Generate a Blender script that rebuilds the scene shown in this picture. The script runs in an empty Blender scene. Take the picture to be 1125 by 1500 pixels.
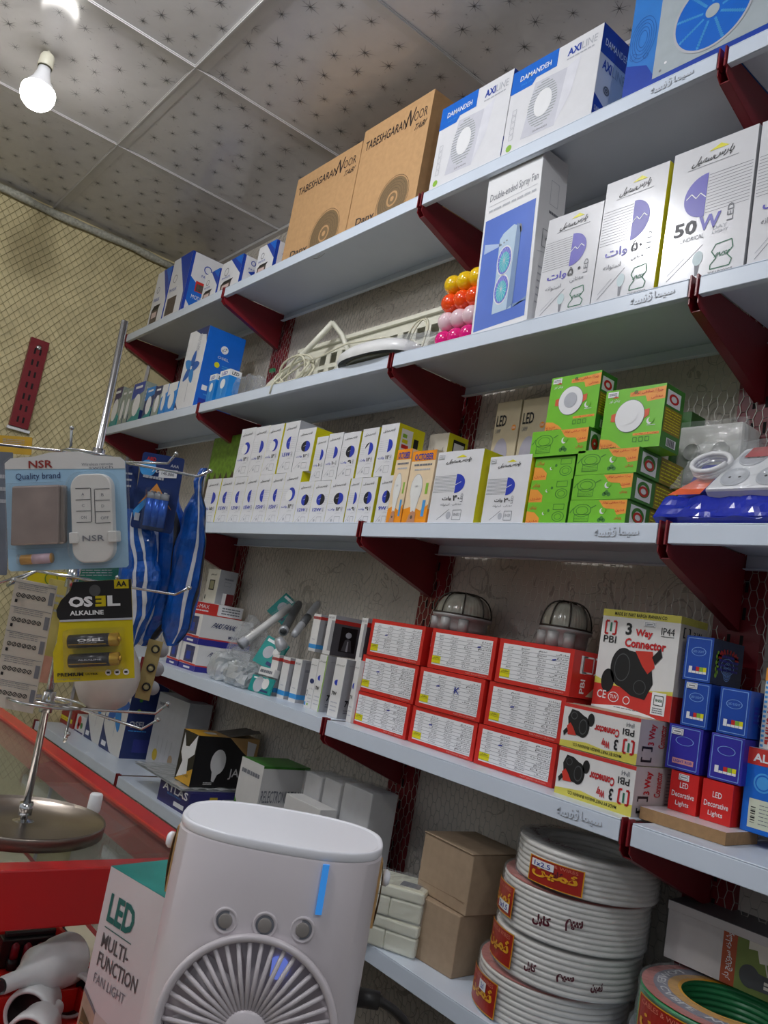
import bpy, math, random
import numpy as np
from mathutils import Vector, Matrix, noise
random.seed(7)
SC = bpy.context.scene
COL = SC.collection
# ------------------------------------------------------------------ camera
CAM_H = 1.45
ROT = ((0.6246389, 0.76108156, 0.17487453), (0.00907586, -0.23099592, 0.97291239), (-0.78086098, 0.60613179, 0.1511965))
FPX = 1184.6
RT, UP, FW = (Vector(r) for r in ROT)
cam_data = bpy.data.cameras.new('camera')
cam_data.sensor_fit = 'VERTICAL'; cam_data.sensor_height = 36.0; cam_data.lens = 36.0*FPX/1500.0
cam_data.clip_start = 0.02
cam = bpy.data.objects.new('camera', cam_data); COL.objects.link(cam)
cam.matrix_world = Matrix(((RT.x, UP.x, -FW.x, 0), (RT.y, UP.y, -FW.y, 0), (RT.z, UP.z, -FW.z, CAM_H), (0, 0, 0, 1)))
SC.camera = cam
# ------------------------------------------------------------------ light
SC.view_settings.view_transform = 'Standard'; SC.view_settings.look = 'None'
SC.view_settings.exposure = 0.0; SC.view_settings.gamma = 1.0; SC.view_settings.use_curve_mapping = False
world = bpy.data.worlds.new('world'); SC.world = world; world.use_nodes = True
world.node_tree.nodes['Background'].inputs[0].default_value = (0.86, 0.93, 1.0, 1)
world.node_tree.nodes['Background'].inputs[1].default_value = 0.46
_n = world.node_tree.nodes; _l = world.node_tree.links      # added ambient fill: pale above the horizon, darkened below to dim the shelf undersides
_tc = _n.new('ShaderNodeTexCoord'); _sx = _n.new('ShaderNodeSeparateXYZ'); _rp = _n.new('ShaderNodeValToRGB')
_l.new(_tc.outputs['Generated'], _sx.inputs[0]); _l.new(_sx.outputs['Z'], _rp.inputs[0]); _l.new(_rp.outputs[0], _n['Background'].inputs[0])
_rp.color_ramp.elements[0].position = 0.0; _rp.color_ramp.elements[0].color = (.10, .095, .09, 1); _rp.color_ramp.elements[1].position = 0.12; _rp.color_ramp.elements[1].color = (.86, .93, 1.0, 1)
def lamp(name, loc, power, rad=0.05, col=(0.95, 0.97, 1.0)):
    d = bpy.data.lights.new(name, 'POINT'); d.energy = power; d.shadow_soft_size = rad; d.color = col
    o = bpy.data.objects.new(name, d); COL.objects.link(o); o.location = loc
    return o
lamp('ceiling_bulb_light', (-1.60, 0.13, CAM_H+1.50), 31, 0.045)
lamp('ceiling_bulb_light', (-0.60, -0.75, CAM_H+1.40), 20)
lamp('ceiling_bulb_light', (0.75, 0.10, CAM_H+1.40), 16)
lamp('ceiling_bulb_light', (-2.1, -1.3, CAM_H+1.40), 14)
BULB_GLOW = 30.0

# ------------------------------------------------------------------ pixel rays -> points of the place
def ray(u, v): return RT*((u-562.5)/FPX) - UP*((v-750)/FPX) + FW
def H(p): return Vector((p.x, p.y, p.z+CAM_H))
def PY(u, v, Y): d = ray(u, v); return H(d*(Y/d.y))
def PX(u, v, X): d = ray(u, v); return H(d*(X/d.x))
def PZ(u, v, Z): d = ray(u, v); return H(d*((Z-CAM_H)/d.z))
def PD(u, v, D): return H(ray(u, v)*D)
WALL_Y = 1.4375; FRONT_Y = 1.15; LEFT_X = -3.61; CEIL_Z = 1.56+CAM_H
ZS = {'A': 1.132+CAM_H, 'B': 0.693+CAM_H, 'C': 0.262+CAM_H, 'D': -0.2094+CAM_H, 'E': -0.5964+CAM_H}
COLX = [-3.59, -2.647, -1.5645, -0.744, 0.076]

# ------------------------------------------------------------------ materials
def lin(c): c = c/255.0; return c/12.92 if c <= 0.04045 else ((c+0.055)/1.055)**2.4
MATS = {}
def mat(name, rgb, rough=0.45, metal=0.0, var=0.06, scale=30.0, bump=0.0, spec=0.5, emit=0.0, coat=0.0, trans=0.0):
    if name in MATS: return MATS[name]
    m = bpy.data.materials.new(name); m.use_nodes = True; nt = m.node_tree; N = nt.nodes; L = nt.links
    b = N['Principled BSDF']; c = tuple(lin(x) for x in rgb)
    b.inputs['Roughness'].default_value = rough; b.inputs['Metallic'].default_value = metal
    b.inputs['Specular IOR Level'].default_value = spec
    if coat: b.inputs['Coat Weight'].default_value = coat; b.inputs['Coat Roughness'].default_value = 0.08
    tc = N.new('ShaderNodeTexCoord'); nz = N.new('ShaderNodeTexNoise'); nz.inputs['Scale'].default_value = scale; nz.inputs['Detail'].default_value = 3
    L.new(tc.outputs['Object'], nz.inputs['Vector'])
    rp = N.new('ShaderNodeValToRGB'); rp.color_ramp.elements[0].position = 0.3; rp.color_ramp.elements[1].position = 0.7
    rp.color_ramp.elements[0].color = tuple(x*(1-var) for x in c)+(1,); rp.color_ramp.elements[1].color = tuple(min(1, x*(1+var*0.5)) for x in c)+(1,)
    L.new(nz.outputs['Fac'], rp.inputs['Fac']); L.new(rp.outputs['Color'], b.inputs['Base Color'])
    if bump:
        bp = N.new('ShaderNodeBump'); bp.inputs['Strength'].default_value = bump; bp.inputs['Distance'].default_value = 0.004
        L.new(nz.outputs['Fac'], bp.inputs['Height']); L.new(bp.outputs['Normal'], b.inputs['Normal'])
    if emit:
        b.inputs['Emission Color'].default_value = c+(1,); b.inputs['Emission Strength'].default_value = emit
    if trans: b.inputs['Transmission Weight'].default_value = trans
    MATS[name] = m; return m
def clear(name, tint=(252, 253, 254), gloss=0.12, rough=0.08, bump=0.6, scale=40.0, haze=0.12):
    if name in MATS: return MATS[name]
    m = bpy.data.materials.new(name); m.use_nodes = True; nt = m.node_tree; N = nt.nodes; L = nt.links
    N.remove(N['Principled BSDF']); out = N['Material Output']
    t = N.new('ShaderNodeBsdfTransparent'); t.inputs[0].default_value = tuple(lin(x) for x in tint)+(1,)
    g = N.new('ShaderNodeBsdfGlossy'); g.inputs['Roughness'].default_value = rough
    mx = N.new('ShaderNodeMixShader'); fr = N.new('ShaderNodeLayerWeight'); fr.inputs['Blend'].default_value = 0.5; pw = N.new('ShaderNodeMath'); pw.operation = 'POWER'; pw.inputs[1].default_value = 4.0; ml = N.new('ShaderNodeMath'); ml.operation = 'MULTIPLY'; ml.inputs[1].default_value = 0.55
    ad = N.new('ShaderNodeMath'); ad.operation = 'ADD'; ad.inputs[1].default_value = gloss+0.035; ad.use_clamp = True
    d2 = N.new('ShaderNodeBsdfDiffuse'); d2.inputs[0].default_value = (.85, .87, .88, 1)
    m1 = N.new('ShaderNodeMixShader'); m1.inputs[0].default_value = haze
    L.new(t.outputs[0], m1.inputs[1]); L.new(d2.outputs[0], m1.inputs[2])
    L.new(fr.outputs['Facing'], pw.inputs[0]); L.new(pw.outputs[0], ml.inputs[0]); L.new(ml.outputs[0], ad.inputs[0]); L.new(ad.outputs[0], mx.inputs[0]); L.new(m1.outputs[0], mx.inputs[1]); L.new(g.outputs[0], mx.inputs[2])
    tc = N.new('ShaderNodeTexCoord'); nz = N.new('ShaderNodeTexNoise'); nz.inputs['Scale'].default_value = scale; nz.inputs['Detail'].default_value = 4
    bp = N.new('ShaderNodeBump'); bp.inputs['Strength'].default_value = bump; bp.inputs['Distance'].default_value = 0.01
    L.new(tc.outputs['Object'], nz.inputs['Vector']); L.new(nz.outputs['Fac'], bp.inputs['Height'])
    L.new(bp.outputs[0], g.inputs['Normal']); L.new(bp.outputs[0], fr.inputs['Normal']); L.new(mx.outputs[0], out.inputs[0])
    MATS[name] = m; return m
def wallpaper():
    m = mat('cream_wallpaper', (216, 208, 198), rough=0.75, var=0.12, scale=6, spec=0.2)
    nt = m.node_tree; N = nt.nodes; L = nt.links; b = N['Principled BSDF']
    base = b.inputs['Base Color'].links[0].from_socket
    tc = N.new('ShaderNodeTexCoord')
    n1 = N.new('ShaderNodeTexNoise'); n1.inputs['Scale'].default_value = 9; n1.inputs['Detail'].default_value = 1.5; n1.inputs['Distortion'].default_value = 1.8
    n2 = N.new('ShaderNodeTexNoise'); n2.inputs['Scale'].default_value = 5
    L.new(tc.outputs['Object'], n1.inputs['Vector']); L.new(tc.outputs['Object'], n2.inputs['Vector'])
    s = N.new('ShaderNodeMath'); s.operation = 'SUBTRACT'; s.inputs[1].default_value = 0.52; L.new(n1.outputs['Fac'], s.inputs[0])
    a = N.new('ShaderNodeMath'); a.operation = 'ABSOLUTE'; L.new(s.outputs[0], a.inputs[0])
    c = N.new('ShaderNodeMath'); c.operation = 'LESS_THAN'; c.inputs[1].default_value = 0.014; L.new(a.outputs[0], c.inputs[0])
    g = N.new('ShaderNodeMath'); g.operation = 'GREATER_THAN'; g.inputs[1].default_value = 0.47; L.new(n2.outputs['Fac'], g.inputs[0])
    mm = N.new('ShaderNodeMath'); mm.operation = 'MULTIPLY'; L.new(c.outputs[0], mm.inputs[0]); L.new(g.outputs[0], mm.inputs[1])
    m2 = N.new('ShaderNodeMath'); m2.operation = 'MULTIPLY'; m2.inputs[1].default_value = 0.4; L.new(mm.outputs[0], m2.inputs[0])
    mx = N.new('ShaderNodeMix'); mx.data_type = 'RGBA'; L.new(m2.outputs[0], mx.inputs[0]); L.new(base, mx.inputs[6]); mx.inputs[7].default_value = (lin(96), lin(84), lin(76), 1)
    L.new(mx.outputs[2], b.inputs['Base Color'])
    return m

# ------------------------------------------------------------------ mesh builder
def ob_link(name, me, parent=None):
    o = bpy.data.objects.new(name, me); COL.objects.link(o)
    if parent is not None: o.parent = parent
    return o
def tag(o, label=None, cat=None, group=None, kind=None):
    if label: o['label'] = label
    if cat: o['category'] = cat
    if group: o['group'] = group
    if kind: o['kind'] = kind
    return o
class MB:
    def __init__(s): s.v = []; s.f = []; s.m = []; s.s = []; s.mats = []
    def mi(s, m):
        if m not in s.mats: s.mats.append(m)
        return s.mats.index(m)
    def add(s, vs, fs, m, smooth=False):
        k = len(s.v); s.v += [tuple(p) for p in vs]; i = s.mi(m)
        for f in fs: s.f.append(tuple(k+a for a in f)); s.m.append(i); s.s.append(smooth)
    def quad(s, pts, m): s.add(pts, [tuple(range(len(pts)))], m)
    def box(s, x0, x1, y0, y1, z0, z1, m, mats=None):
        vs = [(x0, y0, z0), (x1, y0, z0), (x1, y1, z0), (x0, y1, z0), (x0, y0, z1), (x1, y0, z1), (x1, y1, z1), (x0, y1, z1)]
        fs = [(0, 1, 5, 4), (1, 2, 6, 5), (2, 3, 7, 6), (3, 0, 4, 7), (4, 5, 6, 7), (3, 2, 1, 0)]
        k = len(s.v); s.v += vs
        for j, f in enumerate(fs):
            s.f.append(tuple(k+a for a in f)); s.m.append(s.mi((mats or {}).get(j, m))); s.s.append(False)
    def tube(s, pts, r, m, n=8, closed=False, cap=True):
        pts = [Vector(p) for p in pts]; c = len(pts); rs = r if isinstance(r, (list, tuple)) else [r]*c
        vs = []; nrm = None
        for i, p in enumerate(pts):
            if closed: t = (pts[(i+1) % c]-pts[i-1])
            else: t = pts[min(i+1, c-1)]-pts[max(i-1, 0)]
            t = t.normalized() if t.length > 1e-9 else Vector((0, 0, 1))
            if nrm is None: nrm = t.orthogonal().normalized()
            nrm = (nrm - t*nrm.dot(t)); nrm = nrm.normalized() if nrm.length > 1e-6 else t.orthogonal().normalized()
            b = t.cross(nrm)
            for k in range(n):
                a = 2*math.pi*k/n; vs.append(p+(nrm*math.cos(a)+b*math.sin(a))*rs[i])
        fs = []
        for i in range(c if closed else c-1):
            j = (i+1) % c
            for k in range(n): fs.append((i*n+k, i*n+(k+1) % n, j*n+(k+1) % n, j*n+k))
        if cap and not closed: fs += [tuple(range(n))[::-1], tuple((c-1)*n+k for k in range(n))]
        s.add(vs, fs, m, True)
    def lathe(s, prof, m, o=(0, 0, 0), n=24, ax=None, cap=True):
        # prof: (radius, height) along +Z, or along the axis frame ax=(x,y,z)
        ex, ey, ez = ax or (Vector((1, 0, 0)), Vector((0, 1, 0)), Vector((0, 0, 1))); o = Vector(o); vs = []
        for r, h in prof:
            for k in range(n):
                a = 2*math.pi*k/n; vs.append(o+ex*(r*math.cos(a))+ey*(r*math.sin(a))+ez*h)
        fs = []
        for i in range(len(prof)-1):
            for k in range(n): fs.append((i*n+k, i*n+(k+1) % n, (i+1)*n+(k+1) % n, (i+1)*n+k))
        if cap: fs += [tuple(range(n))[::-1], tuple((len(prof)-1)*n+k for k in range(n))]
        s.add(vs, fs, m, True)
    def grid(s, fn, nu, nv, m, smooth=True, closed_u=False):
        vs = [fn(i/(nu if closed_u else nu-1), j/(nv-1)) for j in range(nv) for i in range(nu)]
        fs = []
        for j in range(nv-1):
            for i in range(nu if closed_u else nu-1):
                i2 = (i+1) % nu; fs.append((j*nu+i, j*nu+i2, (j+1)*nu+i2, (j+1)*nu+i))
        s.add(vs, fs, m, smooth)
    def build(s, name, parent=None, org=None, bevel=0.0, mtx=None, autosmooth=True):
        me = bpy.data.meshes.new(name); o0 = Vector(org) if org is not None else (parent.location if parent is not None and parent.type == 'EMPTY' and mtx is None else Vector((0, 0, 0)))
        if mtx == 'local': o0 = Vector((0, 0, 0))
        me.from_pydata([(p[0]-o0.x, p[1]-o0.y, p[2]-o0.z) for p in s.v], [], s.f)
        for m in s.mats: me.materials.append(m)
        me.polygons.foreach_set('material_index', s.m); me.polygons.foreach_set('use_smooth', s.s); me.update()
        o = ob_link(name, me, parent)
        if parent is None: o.location = o0
        if bevel:
            b = o.modifiers.new('bevel', 'BEVEL'); b.width = bevel; b.segments = 2; b.limit_method = 'ANGLE'; b.angle_limit = math.radians(50)
        return o
def thing(name, label, cat, loc, group=None):
    o = bpy.data.objects.new(name, None); COL.objects.link(o); o.location = loc; o.empty_display_size = 0.05
    return tag(o, label, cat, group)

# ------------------------------------------------------------------ lettering
_FORMS = {'ا': (0xFE8D, 2), 'آ': (0xFE81, 2), 'ب': (0xFE8F, 4), 'پ': (0xFB56, 4), 'ت': (0xFE95, 4), 'ث': (0xFE99, 4), 'ج': (0xFE9D, 4), 'چ': (0xFB7A, 4), 'ح': (0xFEA1, 4), 'خ': (0xFEA5, 4),
          'د': (0xFEA9, 2), 'ر': (0xFEAD, 2), 'ز': (0xFEAF, 2), 'س': (0xFEB1, 4), 'ش': (0xFEB5, 4), 'ص': (0xFEB9, 4), 'ط': (0xFEC1, 4), 'ع': (0xFEC9, 4), 'غ': (0xFECD, 4), 'ف': (0xFED1, 4), 'ق': (0xFED5, 4),
          'ک': (0xFB8E, 4), 'گ': (0xFB92, 4), 'ل': (0xFEDD, 4), 'م': (0xFEE1, 4), 'ن': (0xFEE5, 4), 'و': (0xFEED, 2), 'ه': (0xFEE9, 4), 'ی': (0xFBFC, 4)}
def fa(s):
    out = []
    for i, ch in enumerate(s):
        if ch not in _FORMS: out.append(ch); continue
        base, n = _FORMS[ch]
        prev = i > 0 and s[i-1] in _FORMS and _FORMS[s[i-1]][1] == 4
        nxt = n == 4 and i+1 < len(s) and s[i+1] in _FORMS
        out.append(chr(base + (3 if prev and nxt else 2 if nxt else 1 if prev else 0)))
    return ''.join(reversed(out))
_TXT = {}
def text_mesh(s, bold):
    key = (s, bold)
    if key in _TXT: return _TXT[key]
    c = bpy.data.curves.new('lettering', 'FONT'); c.body = s; c.resolution_u = 2; c.offset = bold
    o = bpy.data.objects.new('lettering', c); COL.objects.link(o)
    dg = bpy.context.evaluated_depsgraph_get(); dg.update()
    me = bpy.data.meshes.new_from_object(o.evaluated_get(dg))
    vs = [(v.co.x, v.co.y) for v in me.vertices]; fs = [tuple(p.vertices) for p in me.polygons]
    bpy.data.objects.remove(o); bpy.data.curves.remove(c); bpy.data.meshes.remove(me)
    if vs:
        x0 = min(v[0] for v in vs); x1 = max(v[0] for v in vs); y0 = min(v[1] for v in vs); y1 = max(v[1] for v in vs)
        vs = [((x-x0)/max(x1-x0, 1e-6), (y-y0)/max(y1-y0, 1e-6)) for x, y in vs]
        asp = (x1-x0)/max(y1-y0, 1e-6)
    else: asp = 1
    _TXT[key] = (vs, fs, asp); return _TXT[key]
class Face:
    """A printed face: normalised (x, y) on a flat (or curved) face -> points just above it."""
    def __init__(s, mb, o, ex, ey, w, h, fn=None):
        s.mb = mb; s.w = w; s.h = h; o = Vector(o); ex = Vector(ex); ey = Vector(ey); n = ex.cross(ey)
        s.fn = fn or (lambda x, y, l: o+ex*(x*w)+ey*(y*h)+n*l)
        s.e = 0.0003
    def poly(s, pts, m, l=1): s.mb.add([s.fn(x, y, s.e*l) for x, y in pts], [tuple(range(len(pts)))], m)
    def rect(s, x0, y0, x1, y1, m, l=1, n=1):
        for i in range(n):
            a = x0+(x1-x0)*i/n; b = x0+(x1-x0)*(i+1)/n
            s.poly([(a, y0), (b, y0), (b, y1), (a, y1)], m, l)
    def line(s, x0, y0, x1, y1, t, m, l=2):
        dx = (x1-x0)*s.w; dy = (y1-y0)*s.h; k = math.hypot(dx, dy) or 1; nx = -dy/k*t/2/s.w; ny = dx/k*t/2/s.h
        s.poly([(x0-nx, y0-ny), (x1-nx, y1-ny), (x1+nx, y1+ny), (x0+nx, y0+ny)], m, l)
    def frame(s, x0, y0, x1, y1, t, m, l=2):
        for a in ((x0, y0, x1, y0), (x1, y0, x1, y1), (x1, y1, x0, y1), (x0, y1, x0, y0)): s.line(*a, t, m, l)
    def disc(s, cx, cy, r, m, l=1, a0=0.0, a1=360.0, n=28, ry=None, close=True):
        ry = ry or r
        pts = [(cx+r*math.cos(math.radians(a0+(a1-a0)*i/n))/s.w, cy+ry*math.sin(math.radians(a0+(a1-a0)*i/n))/s.h) for i in range(n+(0 if abs(a1-a0) >= 360 else 1))]
        s.poly(pts, m, l)
    def ring(s, cx, cy, r, t, m, l=2, ry=None, n=28):
        ry = ry or r; k = t/r
        for i in range(n):
            a, b = 2*math.pi*i/n, 2*math.pi*(i+1)/n
            s.poly([(cx+r*q*math.cos(g)/s.w, cy+ry*q*math.sin(g)/s.h) for q, g in ((1-k, a), (1, a), (1, b), (1-k, b))], m, l)
    def text(s, t, x0, y0, x1, y1, m, l=3, bold=0.0, rot=0, keep=False, shear=0.0):
        vs, fs, asp = text_mesh(t, bold)
        if not vs: return
        if keep:   # keep the letters' proportions inside the rectangle's height
            need = abs(y1-y0)*s.h*asp/s.w
            if need < abs(x1-x0): x1 = x0+math.copysign(need, x1-x0)
        q = []
        for a, b in vs:
            if rot == 1: a, b = 1-b, a
            elif rot == -1: a, b = b, 1-a
            else: a = a+shear*(b-0.5)
            q.append(s.fn(x0+(x1-x0)*a, y0+(y1-y0)*b, s.e*l))
        s.mb.add(q, fs, m)
    def words(s, x0, y0, x1, y1, rows, m, l=3, fill=0.5, seed=1):
        # rows of fine print too small to read
        r = random.Random(seed); hh = (y1-y0)/rows
        for i in range(rows):
            x = x0
            while x < x1-0.01:
                w = min((x1-x0)*r.uniform(0.08, 0.22), x1-x)
                s.rect(x, y0+hh*(i+0.5-fill/2), x+w*0.85, y0+hh*(i+0.5+fill/2), m, l); x += w
def faces(mb, w, d, h):
    return (Face(mb, (0, 0, 0), (1, 0, 0), (0, 0, 1), w, h), Face(mb, (w, 0, 0), (0, 1, 0), (0, 0, 1), d, h),
            Face(mb, (0, 0, h), (1, 0, 0), (0, 1, 0), w, d))
def carton(name, label, cat, w, d, h, loc, base, side=None, top=None, art=None, yaw=0.0, roll=0.0, pitch=0.0, group=None, bevel=0.0012, sticker=None, left=None):
    mb = MB(); mats = {}
    if side: mats[1] = side
    if top: mats[4] = top
    if left: mats[3] = left
    mb.box(0, w, 0, d, 0, h, base, mats)
    if art: art(*faces(mb, w, d, h))
    o = mb.build(name, None, (0, 0, 0), bevel)
    o.location = loc; o.rotation_euler = (math.radians(pitch), math.radians(roll), math.radians(yaw))
    tag(o, label, cat, group)
    if sticker:      # (x0,y0,x1,y1) on the front
        x0, y0, x1, y1 = sticker; b2 = MB(); f = Face(b2, (0, 0, 0), (1, 0, 0), (0, 0, 1), w, h)
        b2.box(x0*w, x1*w, -0.0016, -0.0005, y0*h, y1*h, WHITE)
        f.fn = lambda x, y, l: Vector((x*w, -0.0016-l, y*h))
        f.frame(x0+0.1*(x1-x0), y0+0.15*(y1-y0), x1-0.1*(x1-x0), y1-0.15*(y1-y0), 0.0008, GREY, 1)
        f.rect(x0+0.2*(x1-x0), y0+0.4*(y1-y0), x1-0.2*(x1-x0), y0+0.6*(y1-y0), GREY, 1)
        p = b2.build('price_sticker', o, (0, 0, 0)); p['label'] = 'small white price sticker'
    return o
def span(L, R, T, Y, z0):
    """Left edge, right edge and top of a front that stands in the plane Y: x, width, height."""
    a = PY(*L, Y).x; b = PY(*R, Y).x; t = PY(*T, Y).z
    return a, b-a, t-z0
def depth_of(u, v, X, Y): return PX(u, v, X).y-Y

WHITE = mat('white_paper', (236, 236, 238), 0.35, var=0.02)
CARD = mat('white_lacquered_card', (226, 226, 230), 0.28, var=0.03)
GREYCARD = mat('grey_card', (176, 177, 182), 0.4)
BLACK = mat('black_ink', (24, 24, 28), 0.5)
GREY = mat('grey_ink', (120, 122, 130), 0.5)
LGREY = mat('pale_grey_ink', (182, 184, 192), 0.5)
BLUE = mat('blue_ink', (32, 52, 160), 0.4)
VIOLET = mat('violet_ink', (72, 62, 176), 0.4)
YELLOW = mat('yellow_card', (226, 218, 26), 0.4)
RED = mat('red_card', (206, 42, 36), 0.35)
REDINK = mat('red_ink', (196, 30, 36), 0.4)
GREENINK = mat('green_ink', (40, 110, 80), 0.5)
KRAFT = mat('brown_kraft_card', (192, 152, 108), 0.7, var=0.08, scale=60, spec=0.25)
KRAFT2 = mat('grey_brown_kraft_card', (168, 146, 122), 0.75, var=0.08, scale=60, spec=0.2)
SHELFM = mat('pale_blue_enamelled_steel', (214, 224, 238), 0.32, var=0.03, scale=8)
STEEL_RED = mat('dark_red_enamelled_steel', (124, 24, 34), 0.35, var=0.06, scale=12)
CHROME = mat('chromed_steel', (200, 200, 200), 0.18, metal=1.0, var=0.04)
ZINC = mat('galvanised_wire', (192, 188, 180), 0.45, metal=0.6)
CLEAR = clear('crumpled_clear_film', gloss=0.0, haze=.12)
CLEAR2 = clear('clear_blister_plastic', tint=(254, 254, 254), gloss=0.0, bump=0.15, scale=15, haze=.03)
FILM = clear('milky_film', tint=(214, 220, 222), gloss=0.08, rough=0.2, haze=.45)

# ------------------------------------------------------------------ the room
WP = wallpaper()
mb = MB(); mb.box(LEFT_X-0.1, 1.6, WALL_Y, WALL_Y+0.1, 0, CEIL_Z, WP); tag(mb.build('wall_back'), kind='structure')
FOAM = mat('yellow_foam_lining', (216, 202, 158), 0.7, var=0.14, scale=14, bump=0.5, spec=0.2)
mb = MB(); mb.box(LEFT_X-0.1, LEFT_X, -2.2, WALL_Y, 0, CEIL_Z, FOAM); tag(mb.build('wall_left'), kind='structure')
mb = MB(); mb.box(LEFT_X-0.1, 1.6, -2.2, WALL_Y+0.1, -0.1, 0, mat('worn_floor_tile', (112, 104, 96), 0.5)); tag(mb.build('floor'), kind='structure')
PANEL = mat('glossy_ceiling_panel', (202, 199, 200), 0.16, var=0.02, spec=0.5)
STARINK = mat('ceiling_star_ink', (122, 120, 122), 0.4)
mb = MB(); mb.box(LEFT_X-0.1, 1.6, -2.2, WALL_Y+0.1, CEIL_Z, CEIL_Z+0.1, PANEL)
rs = random.Random(3)
def star(cx, cy, r, z, n, a0):
    for k in range(n):
        a = a0+math.pi*2*k/n+rs.uniform(-.08, .08); rr = r*rs.uniform(0.6, 1.0); w = r*0.038
        ux, uy = math.cos(a), math.sin(a)
        mb.quad([(cx-uy*w, cy+ux*w, z), (cx+ux*rr, cy+uy*rr, z), (cx+uy*w, cy-ux*w, z)], STARINK)
zc = CEIL_Z-0.0006
for i in range(46):
    for j in range(30):
        x = LEFT_X+0.05+i*0.086+rs.uniform(-.012, .012); y = -1.1+j*0.086+(0.043 if i % 2 else 0)+rs.uniform(-.012, .012)
        if y > WALL_Y-0.03: continue
        star(x, y, rs.uniform(.024, .036), zc, 8, rs.uniform(0, 1))
        for _ in range(2): star(x+rs.uniform(-.04, .04), y+rs.uniform(-.04, .04), rs.uniform(.003, .009), zc, 6, rs.uniform(0, 1))
tag(mb.build('ceiling'), kind='structure')
TRIM = mat('ceiling_joint_strip', (190, 187, 186), 0.3, var=0.03)
k = 1
for gx in (-2.87, -2.235, -1.60, -0.965, -0.33, 0.305, 0.94):
    mb = MB(); mb.box(gx-.019, gx+.019, -2.2, WALL_Y, CEIL_Z-.004, CEIL_Z-.0008, TRIM); mb.box(gx+.012, gx+.016, -2.2, WALL_Y, CEIL_Z-.007, CEIL_Z-.003, TRIM)
    tag(mb.build('trim_%d' % k), kind='structure'); k += 1
for gy in (-1.165, -0.53, 0.105, 0.742):
    mb = MB(); mb.box(LEFT_X, 1.6, gy-.019, gy+.019, CEIL_Z-.0035, CEIL_Z-.0008, TRIM); mb.box(LEFT_X, 1.6, gy-.016, gy-.012, CEIL_Z-.007, CEIL_Z-.003, TRIM)
    tag(mb.build('trim_%d' % k), kind='structure'); k += 1
mb = MB(); mb.box(LEFT_X, 1.6, WALL_Y-.022, WALL_Y-.001, CEIL_Z-.014, CEIL_Z-.0008, TRIM); tag(mb.build('trim_%d' % k), kind='structure'); k += 1
mb = MB(); mb.box(LEFT_X+.001, LEFT_X+.012, 1.28, 1.292, 0.2, CEIL_Z-.05, TRIM); tag(mb.build('trim_%d' % k), kind='structure')

# wire meshes: one netting each
def wires(name, segs, r, m):
    A = np.array([s[0] for s in segs]); B = np.array([s[1] for s in segs]); t = B-A; t /= np.linalg.norm(t, axis=1)[:, None]+1e-9
    ref = np.where(np.abs(t[:, 2:3]) > 0.9, np.array([[1.0, 0, 0]]), np.array([[0, 0, 1.0]])); n = np.cross(t, ref); n /= np.linalg.norm(n, axis=1)[:, None]; b = np.cross(t, n)
    vs = []
    for P in (A, B):
        for k in range(3):
            a = 2*math.pi*k/3; vs.append(P+(n*math.cos(a)+b*math.sin(a))*r)
    V = np.stack(vs, 1).reshape(-1, 3); o = (np.arange(len(A))*6)[:, None]
    F = np.concatenate([np.concatenate([o+k, o+(k+1) % 3, o+3+(k+1) % 3, o+3+k], 1) for k in range(3)])
    me = bpy.data.meshes.new(name); me.from_pydata(V.tolist(), [], F.tolist()); me.materials.append(m); me.update()
    return ob_link(name, me)
def hexnet(x0, x1, z0, z1, w, h, y):
    segs = []; W = lambda x, z: (x+0.0035*math.sin(z*23+x*3)+0.002*math.sin(x*31), y+0.003*math.sin(x*17+z*13), z+0.003*math.sin(x*19))
    ny = int((z1-z0)/h); nx = int((x1-x0)/w)
    for j in range(ny):
        z = z0+j*h
        for i in range(nx):
            x = x0+(i+(0.5 if j % 2 else 0))*w
            # flattened hexagon: short horizontal twist and two slanting wires
            a = W(x-w*.17, z); b = W(x+w*.17, z); segs.append((a, b))
            segs.append((b, W(x+w*.33, z+h))); segs.append((a, W(x-w*.33, z+h)))
    return segs
o = wires('chicken_wire', hexnet(LEFT_X+.03, 0.4, 0.55, CEIL_Z-.03, .030, .0155, WALL_Y-.024), .0009, ZINC)
tag(o, 'galvanised hexagonal chicken wire stretched over the cream wallpaper behind the shelves', 'wire mesh')
segs = []
r2 = random.Random(5)
def LW(y, z): return (LEFT_X+.006+.0045*math.sin(y*37+z*11)*math.sin(z*29), y+.004*math.sin(z*15+y*4), z+.005*math.sin(y*13))
c = .031
for i in range(-90, 140):
    for s_ in (1, -1):
        pts = []
        for j in range(0, 125):
            q = j*c*.7; y = -0.75+i*c*1.0+s_*(q*.75 if s_ > 0 else q*.75); z = 0.6+q
            if -0.75 < y < 1.28 and z < CEIL_Z-.03: pts.append(LW(y, z))
            else:
                if len(pts) > 1: segs += list(zip(pts[:-1], pts[1:]))
                pts = []
        if len(pts) > 1: segs += list(zip(pts[:-1], pts[1:]))
o = wires('wire_netting', segs, .0011, mat('dull_netting_wire', (158, 146, 108), 0.6, metal=0.0)); tag(o, 'dull diamond wire netting pinned over the yellow left wall', 'wire mesh')
# rolled selvedge of the netting along the top of the left wall
mb = MB(); ROLL = mat('rolled_netting', (176, 174, 160), 0.6, var=0.35, scale=90, bump=0.8)
mb.tube([(LEFT_X+.022+.003*math.sin(i*1.7), -0.8+i*.07, CEIL_Z-.03-.004*math.sin(i*.9)) for i in range(31)], [.017+.002*math.sin(i*2.3) for i in range(31)], ROLL, 10)
tag(mb.build('netting_roll', org=(LEFT_X+.02, 0.3, CEIL_Z-.03)), 'rolled pale edge of netting running along the top of the yellow wall', 'netting roll')

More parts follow.
